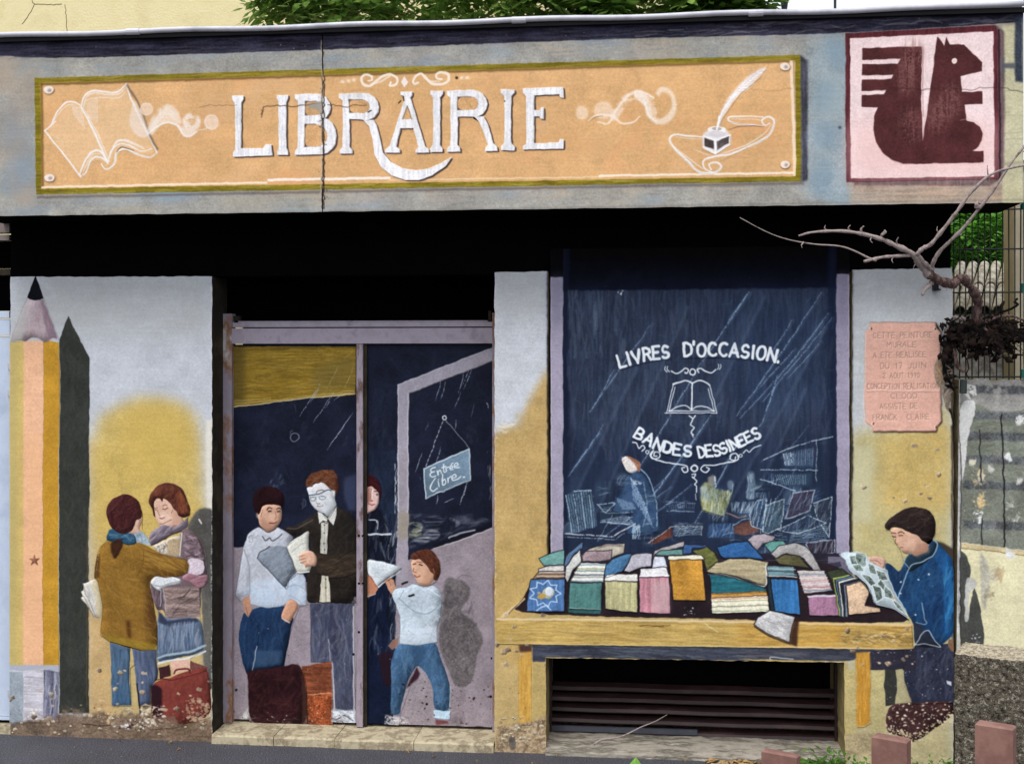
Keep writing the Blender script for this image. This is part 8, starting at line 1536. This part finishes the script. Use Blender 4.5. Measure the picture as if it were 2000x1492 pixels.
bpost(1702, 1436, -2.15, .115, .05, math.radians(-27), 'middle brown post in front of the painted trestle leg')
bpost(1904, 1411, -2.25, .115, .05, math.radians(-27), 'tallest brown post in front of the pebbledash block')
# ---------- weeds and litter ----------
m_weed = leafmat('weed_leaf', (50, 80, 34), (84, 124, 50), (120, 160, 70)); m_dry = mat('dry_leaf', [(140, 110, 74), (176, 146, 100), (110, 84, 58)], 30, .8)
def weed(px, py, Y, n, L, lab, seed, m=m_weed):
    x, _, z = U(px, py, Y); r = random.Random(seed); mb = MB()
    t0 = thing('weed', lab, 'weed', (x, Y, 0))
    for k in range(n):
        az = r.uniform(0, 6.283); el = r.uniform(.15, 1.2); l_ = L * r.uniform(.5, 1.1); d = Vector((math.cos(az) * math.cos(el), math.sin(az) * math.cos(el) * .6, math.sin(el))); s = d.cross(Vector((0, 0, 1))).normalized() * l_ * r.uniform(.09, .15)
        p = Vector((x + r.uniform(-.3, .3) * L * 2.2, Y + r.uniform(-.05, .03), .0)); a = p; b = p + d * l_ * .5; c = p + d * l_ + Vector((0, 0, -.35 * l_))
        mb.add([tuple(a), tuple(b - s), tuple(b + s), tuple(c)], [(0, 1, 2), (1, 3, 2)])
        if k % 3 == 0: 
            for q in range(5):
                p2 = a + d * l_ * (.3 + .14 * q); s2 = (s.normalized() * (1 if q % 2 else -1) + d * .5) * l_ * .28; e = s2.cross(Vector((0, 0, 1))).normalized() * l_ * .05
                mb.add([tuple(p2), tuple(p2 + s2 * .5 + e), tuple(p2 + s2 - Vector((0, 0, .03 * l_))), tuple(p2 + s2 * .5 - e)], [(0, 1, 2, 3)])
    mb.make('foliage', m, t0)
weed(1618, 1488, -.26, 240, .17, 'leafy green weed between the two brown posts under the trestle', 1); weed(1676, 1486, -.22, 50, .13, 'small dark weed at the foot of the orange trestle leg', 2)
weed(1846, 1460, -.10, 60, .12, 'thin weed at the foot of the wall beside the pebbledash block', 3); weed(1455, 1490, -.12, 16, .06, 'sparse yellowing tuft by the sill, among fallen leaves', 4)
x, _, z = U(1238, 1494, -2.6)
t0 = thing('sapling', 'out of focus bright green leaf tip poking up at the bottom edge', 'plant', (x, -2.6, 0))
v = []; n = 8
for i in range(n + 1): t = i / n; wd = .036 * math.sin(math.pi * min(1, t * .95 + .05)) ; zz = z - .10 + .125 * t; v += [(x - wd + .006 * t, -2.6, zz), (x + .006 * t, -2.61 - .006 * math.sin(3 * t), zz), (x + wd + .006 * t, -2.6, zz)]
f = [(i * 3 + j, i * 3 + j + 1, i * 3 + j + 4, i * 3 + j + 3) for i in range(n) for j in range(2)]
obj('leaf', v, f, leafmat('bright_leaf', (120, 180, 70), (150, 205, 90), (170, 220, 110)), t0, smooth=True); MB().tube([(x, -2.6, 0), (x, -2.6, z - .08)], .004, 6).make('stem', m_trunk, t0)
r = random.Random(6); mb = MB()
for k in range(70):
    px = r.choice([r.gauss(1440, 30), r.gauss(1440, 30), r.uniform(1380, 1560), r.uniform(30, 1640)]); Y = -.04 - .14 * r.random() ** 2; x = U(px, 1478, Y)[0]; L = r.uniform(.012, .04) * (1 if 1380 < px < 1560 else .45); a = r.uniform(0, 6.28); dx, dy = math.cos(a) * L, math.sin(a) * L; h = r.uniform(.004, .02)
    mb.add([(x - dx, Y - dy, .002), (x - dy * .4, Y + dx * .4, h), (x + dx, Y + dy, .003 + h * .6), (x + dy * .4, Y - dx * .4, h * .7), (x, Y, .001)], [(0, 1, 4), (1, 2, 4), (2, 3, 4), (3, 0, 4)])
tag(mb.make('leaf_litter', m_dry), kind='stuff')
r = random.Random(12); mb = MB()
for k in range(420):
    x = r.uniform(-3.2, 3.0); Y = -.03 - .55 * r.random() ** 1.6; s = r.uniform(.002, .007); v = [(x + s * math.cos(t) * r.uniform(.6, 1.2), Y + s * math.sin(t) * r.uniform(.6, 1.2), -.001) for t in (0, 1.25, 2.5, 3.7, 5)] + [(x, Y, s * .8)]
    mb.add(v, [(i, (i + 1) % 5, 5) for i in range(5)])
tag(mb.make('gravel', mat('grey_grit', [(70, 70, 74), (110, 108, 106), (52, 52, 56), (140, 134, 124)], 40, .9)), kind='stuff')
# dry stem leaning on the louvres
U_ = Zm(960, 1260, .27)
tag(MB().tube(sm3(V3(U_, [(740, 715, -.01), (800, 680, .02), (900, 668, .05), (980, 640, .09), (1080, 590, .12), (1180, 550, .135), (1270, 500, .14)])), [.006 - .00018 * i for i in range(25)], 6).make('dry_stalk', m_twig, smooth=True), 'thin dry brown stalk leaning against the maroon louvres', 'stalk')
